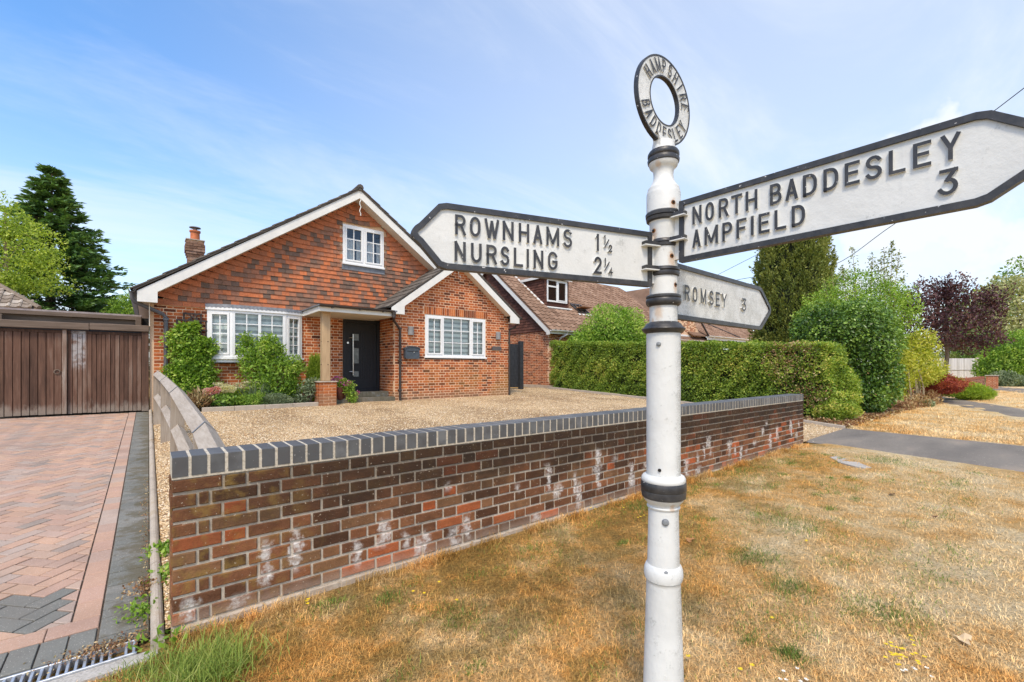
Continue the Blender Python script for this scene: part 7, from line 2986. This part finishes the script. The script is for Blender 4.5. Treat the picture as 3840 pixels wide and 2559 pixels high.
def bush(name, label, cat, blobs, n, L, asp, mat, low, seed, trunk=None, depth=0.4, amp=0.16, spread=0.75, up=0.2, bark='bark', core=0.0, group=None, tshift=0.0):
    b0 = blobs[0]
    base = (trunk[0] if trunk else (b0[0], b0[1], low))
    t_ = thing(name, label, cat, base, group)
    P, N, T_ = blob_pts(n, blobs, depth, amp, seed, low)
    leaves('crown', P, N, L, asp, mat, t_, spread, up, np.clip(T_ + tshift, 0, 1))
    mb_ = MB()
    if trunk:
        tips = [(b[0] + random.uniform(-.5, .5) * b[3], b[1] + random.uniform(-.5, .5) * b[4], b[2] + random.uniform(-.2, .6) * b[5]) for b in blobs for _ in range(3)]
        limbs(mb_, trunk[0], trunk[1], trunk[2], tips, wob=trunk[2])
    else:
        for _ in range(9):
            b = random.choice(blobs)
            e = (b[0] + random.uniform(-.6, .6) * b[3], b[1] + random.uniform(-.6, .6) * b[4], b[2] + random.uniform(0, .6) * b[5])
            m_ = ((base[0] + e[0]) / 2 + random.uniform(-.1, .1), (base[1] + e[1]) / 2, (low + e[2]) / 2)
            r_ = 0.012 + 0.012 * b[5]
            mb_.tube([(base[0] + random.uniform(-.1, .1), base[1] + random.uniform(-.1, .1), low - 0.05), m_, e], r_, 5, radii=[r_, r_ * .7, r_ * .2])
    mb_.build('trunk' if trunk else 'stems', MAT[bark], t_)
    if core:
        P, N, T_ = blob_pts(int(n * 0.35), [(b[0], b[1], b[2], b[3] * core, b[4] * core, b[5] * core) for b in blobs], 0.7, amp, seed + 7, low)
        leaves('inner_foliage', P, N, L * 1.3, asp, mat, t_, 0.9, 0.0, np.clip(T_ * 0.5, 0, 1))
    return t_


# round shrub rising behind the hedge
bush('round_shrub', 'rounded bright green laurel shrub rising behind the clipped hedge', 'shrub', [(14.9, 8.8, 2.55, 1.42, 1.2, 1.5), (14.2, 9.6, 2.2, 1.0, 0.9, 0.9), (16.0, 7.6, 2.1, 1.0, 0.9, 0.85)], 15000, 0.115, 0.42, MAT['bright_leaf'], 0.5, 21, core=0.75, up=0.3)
bush('round_shrub', 'low pale green shrub spilling over the hedge top next to the laurel', 'shrub', [(15.3, 6.6, 1.75, 0.9, 1.3, 0.62)], 5500, 0.075, 0.4, MAT['grey_leaf'], 0.5, 22, core=0.75, up=0.4)

# golden cypress: upright sprays
CYP = thing('cypress_tree', 'tall dense golden green cypress column behind the right sign arm', 'tree', (22.3, 4.8, 0.3))


def cypress(parent, cx, cy, zb, zt, R, nspray, L, mat, seed, shape, core=0.8):
    r = np.random.RandomState(seed)
    Ps, Ds, Ts, Ls = [], [], [], []
    for i in range(nspray):
        f = r.uniform(0, 1)
        z = zb + (zt - zb) * f
        a = r.uniform(0, 2 * PI)
        rr = R * shape(f) * (1 + 0.10 * math.sin(a * 5 + f * 9) + 0.08 * math.sin(a * 9 - f * 17)) * (1 - 0.22 * r.uniform(0, 1) ** 2)
        p0 = np.array([cx + rr * math.cos(a), cy + rr * math.sin(a), z])
        out = np.array([math.cos(a), math.sin(a), 0])
        m = 26
        s = r.uniform(0, 1, m)
        ln = r.uniform(0.35, 0.75) * min(1, R / 0.7)
        axis = nrm((out * 0.35 + np.array([0, 0, 1]) + r.normal(0, .12, 3))[None])[0]
        P = p0 + axis * (s * ln)[:, None] + r.normal(0, 1, (m, 3)) * (0.09 * min(1, R / 0.7) * (1 - s))[:, None]
        D = axis + r.normal(0, 0.5, (m, 3)) + out * 0.3
        Ps.append(P)
        Ds.append(D)
        base = r.uniform(-0.12, 0.12)
        Ts.append(np.clip(0.30 + base + 0.42 * s + r.uniform(-.1, .1, m), 0, 1))
    P, D, T_ = np.concatenate(Ps), np.concatenate(Ds), np.concatenate(Ts)
    V, F = leaf_arrays(P, D, nrm(r.normal(size=P.shape)), L * r.uniform(.6, 1.3, len(P)), L * 0.42)
    o = bpy.data.objects.new('crown', bigmesh('crown', V, F, mat, np.repeat(T_, 2)))
    link(o, parent)
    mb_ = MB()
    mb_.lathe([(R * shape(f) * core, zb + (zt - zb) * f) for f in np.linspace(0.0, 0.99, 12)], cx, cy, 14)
    mb_.build('inner_shaded_core', MAT['core_shade'], parent)  # added solid filler, dark like the shade behind the sprays
    mb_ = MB()
    mb_.tube([(cx, cy, 0.2), (cx, cy, zb + 0.6 * R)], 0.1 * R, 8)
    mb_.build('trunk', MAT['bark'], parent)


cypress(CYP, 22.25, 4.75, 0.5, 7.9, 1.36, 2000, 0.13, MAT['cypress_leaf'], 5, lambda f: 0.82 + 0.25 * math.sin(min(1, f * 1.35) * PI * 0.9) - 0.5 * max(0, f - 0.72) ** 1.3 * 3)

# loose shrubby tree with long shoots
LT = bush('loose_tree', 'loose green garden tree with long upright shoots above the ivy mass', 'tree',
          [(17.6, 1.9, 3.15, 1.0, 1.0, 0.85), (18.6, 1.5, 3.7, 1.15, 1.1, 0.95), (19.4, 1.0, 3.3, 1.0, 1.0, 1.0), (18.2, 1.6, 4.1, 0.6, 0.6, 0.5), (17.2, 2.1, 2.5, 0.85, 0.85, 0.8)],
          19000, 0.085, 0.42, MAT['bright_leaf'], 1.0, 31, ((18.2, 1.8, 0.1), (18.4, 1.6, 4.0), 0.09), 0.65, 0.24, 0.8, 0.25)
Ps, Ns = [], []
mb = MB()
for (x, y, z, dx_, dz_, nl) in ((19.25, 0.8, 3.6, 0.15, 2.0, 240), (19.5, 0.75, 3.9, 0.45, 1.5, 130), (18.2, 1.5, 4.2, -0.25, 1.15, 90), (17.9, 1.7, 3.9, -0.30, 0.8, 70), (18.7, 1.2, 4.1, 0.1, 1.1, 110), (17.3, 2.0, 3.5, -0.35, 0.75, 60), (19.7, 0.8, 3.5, 0.75, 1.0, 70), (19.0, 1.0, 4.2, 0.05, 0.85, 110), (20.0, 0.7, 3.3, 0.9, 0.8, 60), (17.5, 1.9, 3.7, -0.2, 0.9, 60), (19.1, 0.9, 3.9, -0.1, 1.5, 120)):
    a, b = Vector((x, y, z)), Vector((x + dx_ * 0.78, y - dx_ * 0.63 * 0.3, z + dz_))
    mb.tube([a - Vector((0, 0, 1.2)), a, b], 0.012, 5, radii=[0.02, 0.012, 0.004])
    s = rs.uniform(0, 1, nl)
    P = np.array(a) + (np.array(b) - np.array(a)) * s[:, None] + rs.normal(0, 1, (nl, 3)) * (0.20 * (1.05 - s))[:, None]
    Ps.append(P)
P = np.concatenate(Ps)
leaves('shoot_leaves', P, nrm(rs.normal(size=P.shape) + np.array([0, 0, .6])), 0.095, 0.45, MAT['cypress_leaf'], LT, 0.6, 0.1)
mb.build('shoots', MAT['pale_bark'], LT)

# ivy covered mass
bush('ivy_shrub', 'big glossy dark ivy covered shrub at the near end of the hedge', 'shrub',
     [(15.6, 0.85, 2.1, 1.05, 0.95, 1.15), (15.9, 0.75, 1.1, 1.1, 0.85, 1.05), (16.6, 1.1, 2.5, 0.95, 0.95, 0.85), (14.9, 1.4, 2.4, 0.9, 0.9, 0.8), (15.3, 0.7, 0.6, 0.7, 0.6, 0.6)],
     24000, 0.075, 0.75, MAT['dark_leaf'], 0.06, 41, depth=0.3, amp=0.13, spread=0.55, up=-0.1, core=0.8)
# golden shrub
GS = bush('golden_shrub', 'yellow green leafy shrub with bare pale stems next to the ivy mass', 'shrub',
          [(20.3, 0.5, 1.45, 0.85, 0.7, 0.75), (20.8, 0.3, 2.1, 0.5, 0.5, 0.6), (19.5, 0.7, 1.3, 0.7, 0.6, 0.6), (21.2, 0.3, 1.3, 0.7, 0.6, 0.55), (19.0, 0.7, 0.8, 0.6, 0.5, 0.5)],
          11000, 0.10, 0.38, MAT['gold_leaf'], 0.35, 51, depth=0.6, amp=0.22, spread=0.8, up=0.3)
mb = MB()
for i in range(12):
    x, y = random.uniform(18.9, 21.0), random.uniform(0.05, 0.4)
    mb.tube([(x, y, 0.05), (x + random.uniform(-.2, .2), y, 0.7), (x + random.uniform(-.4, .4), y + 0.1, 1.3)], 0.014, 5)
mb.build('bare_stems', MAT['pale_bark'], GS)
bush('dry_underplanting', 'low dry grey brown plants at the foot of the yellow shrub', 'plants', [(19.4, 0.15, 0.22, 0.9, 0.3, 0.3), (21.2, 0.1, 0.28, 0.8, 0.3, 0.32), (18.0, 0.3, 0.2, 0.6, 0.3, 0.25)], 3800, 0.07, 0.4, MAT['dry_leaf'], 0.06, 52, depth=0.8, up=0.5)
bush('grey_plant', 'small silvery plant with pale leaves in front of the yellow shrub', 'plant', [(20.0, 0.02, 0.14, 0.45, 0.18, 0.14)], 700, 0.09, 0.5, MAT['grey_leaf'], 0.06, 53, depth=0.8, up=0.5)

# Japanese maple and juniper
bush('japanese_maple', 'small dark red Japanese maple with a grey stem beside the far path', 'tree',
     [(22.4, 0.0, 0.78, 0.95, 0.75, 0.30), (22.1, 0.1, 0.95, 0.6, 0.55, 0.26), (23.1, -0.1, 0.72, 0.6, 0.5, 0.24)], 9000, 0.085, 0.3, MAT['maple_leaf'], 0.42, 61,
     ((22.62, -0.08, 0.05), (22.4, 0.0, 0.9), 0.045), depth=0.7, amp=0.25, spread=0.7, up=-0.35)
bush('juniper', 'spreading lime green juniper right of the red maple', 'shrub', [(25.4, -0.45, 0.42, 0.95, 0.6, 0.34), (24.5, 0.0, 0.62, 0.7, 0.5, 0.40), (26.1, -0.75, 0.32, 0.75, 0.45, 0.26), (24.3, 0.4, 0.95, 0.4, 0.4, 0.4)],
     15000, 0.075, 0.25, MAT['lime_needle'], 0.1, 62, depth=0.5, amp=0.22, spread=0.55, up=0.55, core=0.8)

# purple tree
bush('purple_tree', 'dark purple leaved plum tree standing against the sky', 'tree',
     [(41.0, 2.6, 4.4, 1.9, 1.8, 1.5), (42.4, 1.0, 4.6, 1.6, 1.5, 1.7), (40.2, 3.4, 5.4, 1.4, 1.3, 1.5), (41.6, 2.0, 6.2, 1.3, 1.2, 1.4), (43.2, 0.2, 5.6, 0.9, 0.9, 1.2), (40.6, 3.0, 3.4, 1.7, 1.6, 1.0), (42.6, 0.9, 3.4, 1.5, 1.5, 1.0)],
     12500, 0.19, 0.5, MAT['purple_leaf'], 2.0, 71, ((41.5, 2.0, 0.1), (41.4, 2.1, 6.3), 0.16), depth=0.75, amp=0.3, spread=0.75, up=0.35)
PT = bpy.data.objects['purple_tree']
Ps = []
mb = MB()
for i in range(26):
    q = rs.uniform(-1, 1)
    a = Vector((41.4 + 2.3 * q * 0.63, 2.1 - 2.3 * q * 0.78, 6.0 - abs(q) * 0.8))
    b = a + Vector((q * 1.2 + random.uniform(-.3, .3), -q * 1.4, random.uniform(0.9, 1.9)))
    mb.tube([a - Vector((0, 0, 1)), a, b], 0.02, 4, radii=[.04, .02, .008])
    s = rs.uniform(0, 1, 42)
    Ps.append(np.array(a) + (np.array(b) - np.array(a)) * s[:, None] + rs.normal(0, .13, (42, 3)))
P = np.concatenate(Ps)
leaves('shoot_leaves', P, nrm(rs.normal(size=P.shape)), 0.19, 0.5, MAT['purple_leaf'], PT, 0.8, 0.1)
mb.build('shoots', MAT['bark'], PT)

# far planting on the right
bush('cream_tree', 'pale cream green variegated tree at the right edge', 'tree',
     [(68.5, -0.5, 6.8, 3.6, 4.2, 3.4), (66.5, 2.0, 5.0, 3.0, 3.0, 2.6), (71, -3.5, 7.2, 3.4, 3.2, 3.0), (67.5, 0.5, 9.0, 2.0, 2.2, 1.7)], 11000, 0.36, 0.5, MAT['pale_leaf'], 0.6, 81, ((68, 0, 0.1), (68.5, -0.5, 7.5), 0.3), depth=0.5, amp=0.2)
bush('far_tree', 'tall dark green tree behind the pale cream tree', 'tree', [(92, -1.5, 10.0, 6, 6, 5.6), (95, -6, 12.0, 6, 6, 5.2), (88, 4, 8, 4.2, 4.2, 3.6)], 9000, 0.55, 0.5, MAT['dark_leaf'], 1, 82, ((92, -1, 0), (92, -1.5, 11), 0.4), depth=0.5, amp=0.24, tshift=0.15)
bush('far_tree', 'dark green tree between the purple tree and the pale cream tree', 'tree', [(60, 2.6, 3.0, 2.2, 2.0, 2.4), (63, 0.3, 2.6, 2.0, 2.0, 2.0)], 5000, 0.26, 0.5, MAT['dark_leaf'], 0.2, 83, ((61, 1.6, 0), (61, 1.6, 4), 0.2), depth=0.5, amp=0.24)
bush('laurel_shrub', 'large rounded green laurel beside the distant drive', 'shrub', [(49.6, -0.75, 2.1, 2.0, 1.7, 2.0), (51.5, -2.4, 2.3, 2.2, 1.8, 2.2), (48.8, 0.2, 1.3, 1.5, 1.3, 1.2)], 15000, 0.17, 0.45, MAT['bright_leaf'], 0.08, 84, depth=0.4, amp=0.17, core=0.8, tshift=-0.1)
bush('small_shrub', 'low mid green shrub at the foot of the distant laurel', 'shrub', [(46.0, -0.35, 0.55, 1.0, 0.8, 0.62), (46.8, -1.0, 0.4, 0.8, 0.7, 0.42)], 3600, 0.13, 0.45, MAT['grey_leaf'], 0.08, 85, core=0.7)
bush('far_hedge', 'olive green loose hedge above the silver fence', 'hedge', [(57.7, 4.2, 1.7, 1.5, 1.3, 1.5), (59.5, 2.9, 1.6, 1.5, 1.3, 1.45), (61.3, 1.4, 1.4, 1.6, 1.3, 1.3), (56, 5.4, 1.8, 1.5, 1.3, 1.5), (54.5, 6.8, 1.9, 1.5, 1.3, 1.5)], 9500, 0.16, 0.45, MAT['cypress_leaf'], 0.1, 86, core=0.8, tshift=0.1)

# trees beyond the garage
SPR = thing('spruce_tree', 'tall dark blue green spruce behind the garage doors', 'tree', (-4.5, 34.3, 0.3))
r = np.random.RandomState(9)
Ps, Ds, Ts = [], [], []
mb = MB()
zt_, zb_, Rm = 12.9, 1.5, 5.3
mb.tube([(-4.5, 34.3, 0.2), (-4.5, 34.3, 6), (-4.45, 34.3, 12.7)], 0.3, 8, radii=[.34, .2, .03])
whorls = np.linspace(0.0, 1.0, 30) ** 0.85
for i in range(30 * 22):
    f = min(1.0, max(0.0, whorls[i % 30] + r.normal(0, 0.008)))
    z = zt_ - (zt_ - zb_) * f
    a = r.uniform(0, 2 * PI)
    ln = Rm * (0.05 + 0.95 * f ** 0.95) * r.choice((0.55, 0.8, 0.95, 1.0, 1.1, 1.22)) * r.uniform(0.9, 1.1)
    droop = 0.08 + 0.26 * f
    m = int(34 + 62 * f)
    s = r.uniform(0.12, 1, m) ** 0.7
    d = np.array([math.cos(a), math.sin(a), 0])
    sd = np.array([-d[1], d[0], 0])
    up = 0.22 * (s ** 2.2) * ln * 0.6
    w = (1.05 - s) * ln * 0.22
    P = np.array([-4.5, 34.3, z]) + d * (s * ln)[:, None] + np.array([0, 0, 1.0]) * (-droop * ln * s + up)[:, None] + sd * (r.uniform(-1, 1, m) * w)[:, None] + np.array([0, 0, -1]) * (r.uniform(0, .16, m))[:, None]
    Ps.append(P)
    Ds.append(d * 0.9 + sd * r.uniform(-.9, .9, m)[:, None] + np.array([0, 0, .15]) + r.normal(0, .25, (m, 3)))
    Ts.append(np.clip(0.22 + 0.5 * s + r.uniform(-.2, .2, m), 0, 1))
    if i % 6 == 0:
        mb.tube([(-4.5, 34.3, z), tuple(np.array([-4.5, 34.3, z]) + d * ln * .6 + np.array([0, 0, -droop * ln * .6]))], 0.03, 4)
P, D, T_ = np.concatenate(Ps), np.concatenate(Ds), np.concatenate(Ts)
V, F = leaf_arrays(P, D, nrm(r.normal(size=P.shape) * .5 + np.array([0, 0, 1])), 0.34 * r.uniform(.6, 1.3, len(P)), 0.14)
o = bpy.data.objects.new('crown', bigmesh('crown', V, F, MAT['spruce_needle'], np.repeat(T_, 2)))
link(o, SPR)
mb.build('trunk', MAT['bark'], SPR)

bush('birch_tree', 'airy yellow green birch in front of the dark spruce', 'tree',
     [(-4.95, 26.3, 7.2, 1.3, 1.3, 1.7), (-5.65, 26.6, 6.2, 1.5, 1.4, 1.4), (-4.15, 26.0, 6.3, 1.2, 1.2, 1.3), (-4.75, 26.2, 5.3, 1.7, 1.5, 0.9), (-6.25, 26.8, 7.6, 1.0, 1.0, 1.5), (-6.65, 27.0, 5.6, 1.3, 1.2, 1.2), (-7.05, 27.2, 8.4, 0.9, 0.9, 1.3)],
     24000, 0.115, 0.5, MAT['birch_leaf'], 4.2, 91, ((-5.1, 26.9, 0.3), (-5.0, 26.8, 8.3), 0.11), depth=0.85, amp=0.28, spread=0.85, up=-0.25, bark='pale_bark')
bush('small_conifer', 'small bright green conifer between the spruce and the house eaves', 'tree', [(-1.0, 27.6, 3.9, 0.9, 0.9, 1.2), (-1.3, 27.8, 3.4, 1.1, 1.0, 0.9), (-0.75, 27.4, 4.6, 0.5, 0.5, 0.7)], 6000, 0.13, 0.3, MAT['bright_leaf'], 1.0, 92, depth=0.5, amp=0.25, spread=0.6, up=0.3, core=0.7)

o = leaves('drain_litter', LITTER, np.tile((0, 0, 1.0), (len(LITTER), 1)), 0.016, 0.5, MAT['dry_leaf'], None, 0.9, 0.0, kind='stuff')
prop(o, 'dry crumbs and moss caught in the drain end and along the kerb', 'litter')
# ---------------------------------------------------------------- front border
k = NM('border_soil')
a = k.noise(22, 5, 0.75)
MAT['soil'] = k.out(k.ramp(a, [(0.3, (0.030, 0.022, 0.016)), (0.55, (0.075, 0.055, 0.038)), (0.75, (0.16, 0.12, 0.085))]), 0.95, a, 1.0, 0.03)
mb = MB()
for i in range(14):
    for j in range(6):
        pass
bus = np.linspace(0.28, 3.42, 26)
bvs = np.linspace(8.165, 9.5, 12)
o = bpy.data.objects.new('flower_bed', grid_mesh('flower_bed', bus, bvs, lambda u_, v_: 0.50 + 0.035 * (v_ - 8.2) + 0.025 * np.sin(u_ * 9 + v_ * 4) * np.sin(v_ * 11), MAT['soil']))
link(o)
prop(o, 'dark soil of the planted border below the bay window', 'flower bed', None, 'structure')

TR = thing('trellis', 'dark brown lattice trellis on the brick wall left of the bay window', 'trellis', (0.65, 9.46, 1.1))
sl_ = [(0.40, 0.40), (0.53, 0.53), (0.66, 0.66), (0.78, 0.78), (0.90, 0.90)]
bxl = MB().cbox(-0.5, 0.5, -0.5, 0.5, -0.5, 0.5, 0.05)
it = []
for (x, z0, z1) in ((0.40, 1.1, 2.44), (0.525, 1.1, 2.60), (0.66, 1.1, 2.52), (0.765, 1.1, 2.52), (0.835, 1.1, 2.60), (0.935, 1.1, 2.44)):
    it.append((Matrix.Translation((x, 9.455, (z0 + z1) / 2)) @ Matrix.Diagonal((0.034, 0.018, z1 - z0, 1)), 0))
for (x0, x1, z) in ((0.385, 0.955, 2.43), (0.50, 0.86, 2.58), (0.385, 0.955, 2.22), (0.60, 0.78, 2.02), (0.385, 0.955, 1.75), (0.385, 0.955, 1.45)):
    it.append((Matrix.Translation(((x0 + x1) / 2, 9.437, z)) @ Matrix.Diagonal((x1 - x0, 0.016, 0.034, 1)), 0))
for sg in (1, -1):
    it.append((Matrix.Translation((0.68, 9.428 - 0.004 * sg, 2.505)) @ Matrix.Rotation(sg * 0.62, 4, 'Y') @ Matrix.Diagonal((0.34, 0.012, 0.026, 1)), 0))
pieces('lath', bxl, it, TR, plain('trellis_brown', (0.055, 0.042, 0.036), 0.7, 0.2, 20, 0.2))
CL = bush('climbing_plant', 'leafy green climber covering the trellis beside the bay window', 'climber',
          [(0.66, 9.28, 0.85, 0.52, 0.24, 0.42), (0.62, 9.30, 1.3, 0.50, 0.22, 0.36), (0.72, 9.32, 1.72, 0.42, 0.17, 0.26), (0.50, 9.33, 1.98, 0.30, 0.14, 0.24), (0.86, 9.33, 1.86, 0.26, 0.14, 0.22), (0.56, 9.34, 2.18, 0.22, 0.12, 0.18), (0.72, 9.36, 2.30, 0.10, 0.07, 0.09), (0.70, 9.25, 0.62, 0.50, 0.25, 0.3)],
          9000, 0.068, 0.62, MAT['bright_leaf'], 0.5, 101, depth=0.6, amp=0.34, spread=0.5, up=-0.05, core=0.75)
bush('bay_shrub', 'tall loose green shrub in front of the bay window', 'shrub',
     [(2.12, 8.85, 1.15, 0.54, 0.40, 0.42), (1.83, 8.95, 1.6, 0.34, 0.3, 0.36), (2.42, 8.85, 1.38, 0.42, 0.3, 0.34), (2.12, 8.95, 1.86, 0.26, 0.24, 0.3), (2.45, 8.8, 0.95, 0.38, 0.3, 0.28), (1.65, 8.95, 1.95, 0.14, 0.14, 0.22), (2.30, 8.95, 1.75, 0.16, 0.16, 0.22), (1.95, 8.8, 0.75, 0.4, 0.3, 0.25)],
     9000, 0.085, 0.33, MAT['bright_leaf'], 0.5, 102, depth=0.75, amp=0.28, spread=0.75, up=0.25, tshift=-0.05)
BT = thing('cypress_shrub', 'narrow bright green cypress between the bay and the porch post', 'shrub', (3.15, 9.05, 0.5))
cypress(BT, 3.17, 9.05, 0.55, 1.55, 0.21, 700, 0.04, MAT['hedge_leaf'], 14, lambda f: max(0.05, (1 - f) ** 0.75 * (0.7 + 0.6 * f)), 0.4)
bush('rose_bush', 'thin grey green rose bush left of the brick pier', 'shrub', [(2.88, 8.5, 0.85, 0.28, 0.25, 0.24), (2.72, 8.55, 0.66, 0.2, 0.2, 0.16), (2.95, 8.45, 1.02, 0.18, 0.15, 0.12)], 850, 0.058, 0.6, MAT['grey_leaf'], 0.52, 103, depth=0.9, amp=0.3)
bush('box_ball', 'low clipped pale green mound at the front of the border', 'shrub', [(2.17, 8.42, 0.60, 0.33, 0.24, 0.19)], 4200, 0.028, 0.5, MAT['grey_leaf'], 0.5, 104, depth=0.25, amp=0.06, spread=0.5, core=0.85)
bush('green_mound', 'fine leaved bright green mound left of the clipped mound', 'plant', [(1.72, 8.42, 0.62, 0.32, 0.2, 0.2)], 3200, 0.035, 0.35, MAT['bright_leaf'], 0.5, 105, depth=0.6, amp=0.2)
# iris fan
IR = thing('iris_clump', 'upright clump of blue green sword leaves in the border', 'plant', (1.75, 8.6, 0.52))
n = 150
az = rs.uniform(0, 2 * PI, n)
P = np.stack([1.75 + rs.normal(0, .10, n), 8.62 + rs.normal(0, .06, n), np.full(n, .52)], 1)
D = np.stack([np.cos(az) * .55, np.sin(az) * .35, np.ones(n)], 1)
V, F = leaf_arrays(P, D, nrm(rs.normal(size=(n, 3))), rs.uniform(.35, .62, n), np.full(n, .024), 0.02)
o = bpy.data.objects.new('leaf_blades', bigmesh('leaf_blades', V, F, MAT['grey_leaf'], np.repeat(rs.uniform(0, .6, n), 2)))
link(o, IR)
for lab, cx, cy, cz, n_, mt in (('pink hydrangea heads at the left end of the border', 0.98, 8.48, 0.86, 3, 'pink_petal'), ('cream hydrangea heads beside the pink ones', 1.25, 8.5, 0.90, 3, 'cream_petal')):
    HY = thing('hydrangea', lab, 'plant', (cx, cy, 0.5), 'hydrangeas in the border')
    bl = [(cx + random.uniform(-.13, .13), cy + random.uniform(-.08, .08), cz + random.uniform(-.05, .05), .085, .085, .065) for _ in range(n_)]
    P, N, T_ = blob_pts(900, bl, .3, .1, 106)
    leaves('flower_head', P, N, .030, .8, MAT[mt], HY, .4, 0, T_)
    P, N, T_ = blob_pts(650, [(cx, cy, .62, .24, .18, .16)], .7, .2, 107, .5)
    leaves('foliage', P, N, .085, .6, MAT['dark_leaf'], HY, .6, .2, np.clip(T_ + .2, 0, 1))
SE = thing('sedum', 'row of flat cream flower heads behind the sword leaves', 'plant', (1.4, 8.75, 0.5))
Ps = []
mb = MB()
for i in range(15):
    cx, cy, cz = 1.08 + 0.055 * i + random.uniform(-.04, .04), 8.72 + random.uniform(-.1, .1), 0.98 + random.uniform(-.10, .10)
    q = rs.normal(0, 1, (70, 3)) * np.array((.042, .042, .012)) + np.array((cx, cy, cz))
    Ps.append(q)
    mb.tube([(cx, cy, cz), (cx + random.uniform(-.05, .05), cy, .5)], .006, 4)
P = np.concatenate(Ps)
leaves('flower_head', P, np.tile((0, 0, 1.), (len(P), 1)), .026, .8, MAT['cream_petal'], SE, .5, .3)
mb.build('stems', MAT['pale_bark'], SE)
P, N, T_ = blob_pts(2100, [(1.45, 8.72, .70, .42, .16, .2)], .8, .2, 108, .5)
leaves('foliage', P, N, .06, .45, MAT['lime_needle'], SE, .7, .3, T_)
bush('dry_grass_clump', 'tan dry ornamental grass at the left end of the border', 'plant', [(0.72, 8.42, .62, .26, .18, .2)], 700, .16, .06, MAT['dry_leaf'], .5, 109, depth=.8, up=.8, tshift=.2)
bush('fuchsia', 'straggly dark stemmed plant with small leaves behind the mounds', 'plant', [(2.55, 8.8, .72, .3, .2, .22)], 650, .05, .6, MAT['dark_leaf'], .5, 110, depth=.9)
# potted plant on the step
MAT['pot'] = plain('glazed_brown_pot', (0.085, 0.022, 0.016), 0.25, .2, 14, .1, .5)
PTT = thing('plant_pot', 'dark glazed pot with trailing pink flowers beside the porch step', 'pot plant', (3.66, 8.52, 0.56))
mb = MB()
mb.lathe([(0.10, .565), (0.135, .60), (0.155, .80), (0.165, .87), (0.165, .89), (0.145, .89), (0.14, .83)], 3.62, 8.60, 20, caps=False)
mb.build('pot', MAT['pot'], PTT, smooth=True)
mb = MB()
mb.lathe([(0.001, .84), (0.142, .84)], 3.62, 8.60, 16, caps=False)
mb.build('compost', MAT['soil'], PTT)
P, N, T_ = blob_pts(1500, [(3.64, 8.56, 1.0, .19, .16, .13), (3.82, 8.44, .86, .15, .14, .17), (3.88, 8.38, .66, .12, .10, .17)], .8, .3, 111, .48)
leaves('foliage', P, N, .048, .5, MAT['bright_leaf'], PTT, .7, .1, T_)
P, N, T_ = blob_pts(170, [(3.55, 8.52, 1.10, .12, .1, .05), (4.02, 8.42, .72, .05, .05, .05), (3.75, 8.42, .98, .12, .1, .06)], .5, .2, 112)
leaves('petals', P, N, .042, .8, MAT['magenta_petal'], PTT, .5, .2, T_)
# weeds along the kerb
for lab, x, y, n_, m_, L_ in (('mossy green weed on the kerb beside the fence foot', 0.02, 1.15, 520, 'bright_leaf', .035), ('second mossy weed on the kerb nearer the wall', 0.03, 0.72, 420, 'bright_leaf', .032), ('leafy weed on the grey edging blocks', -0.11, 0.36, 150, 'bright_leaf', .028), ('dry weed clump against the kerb', -0.09, 0.62, 300, 'dry_leaf', .022), ('broad leaved weed at the corner of the wall', -0.02, -0.03, 40, 'bright_leaf', .05)):
    wd = thing('weed', lab, 'weed', (x, y, float(drive_z(y))), 'weeds along the driveway kerb')
    P, N, T_ = blob_pts(n_, [(x, y, float(drive_z(y)) + .025, .11, .16, .045)], .9, .3, 113)
    leaves('leaves', P, N, L_, .5, MAT[m_], wd, .7, .3, T_)
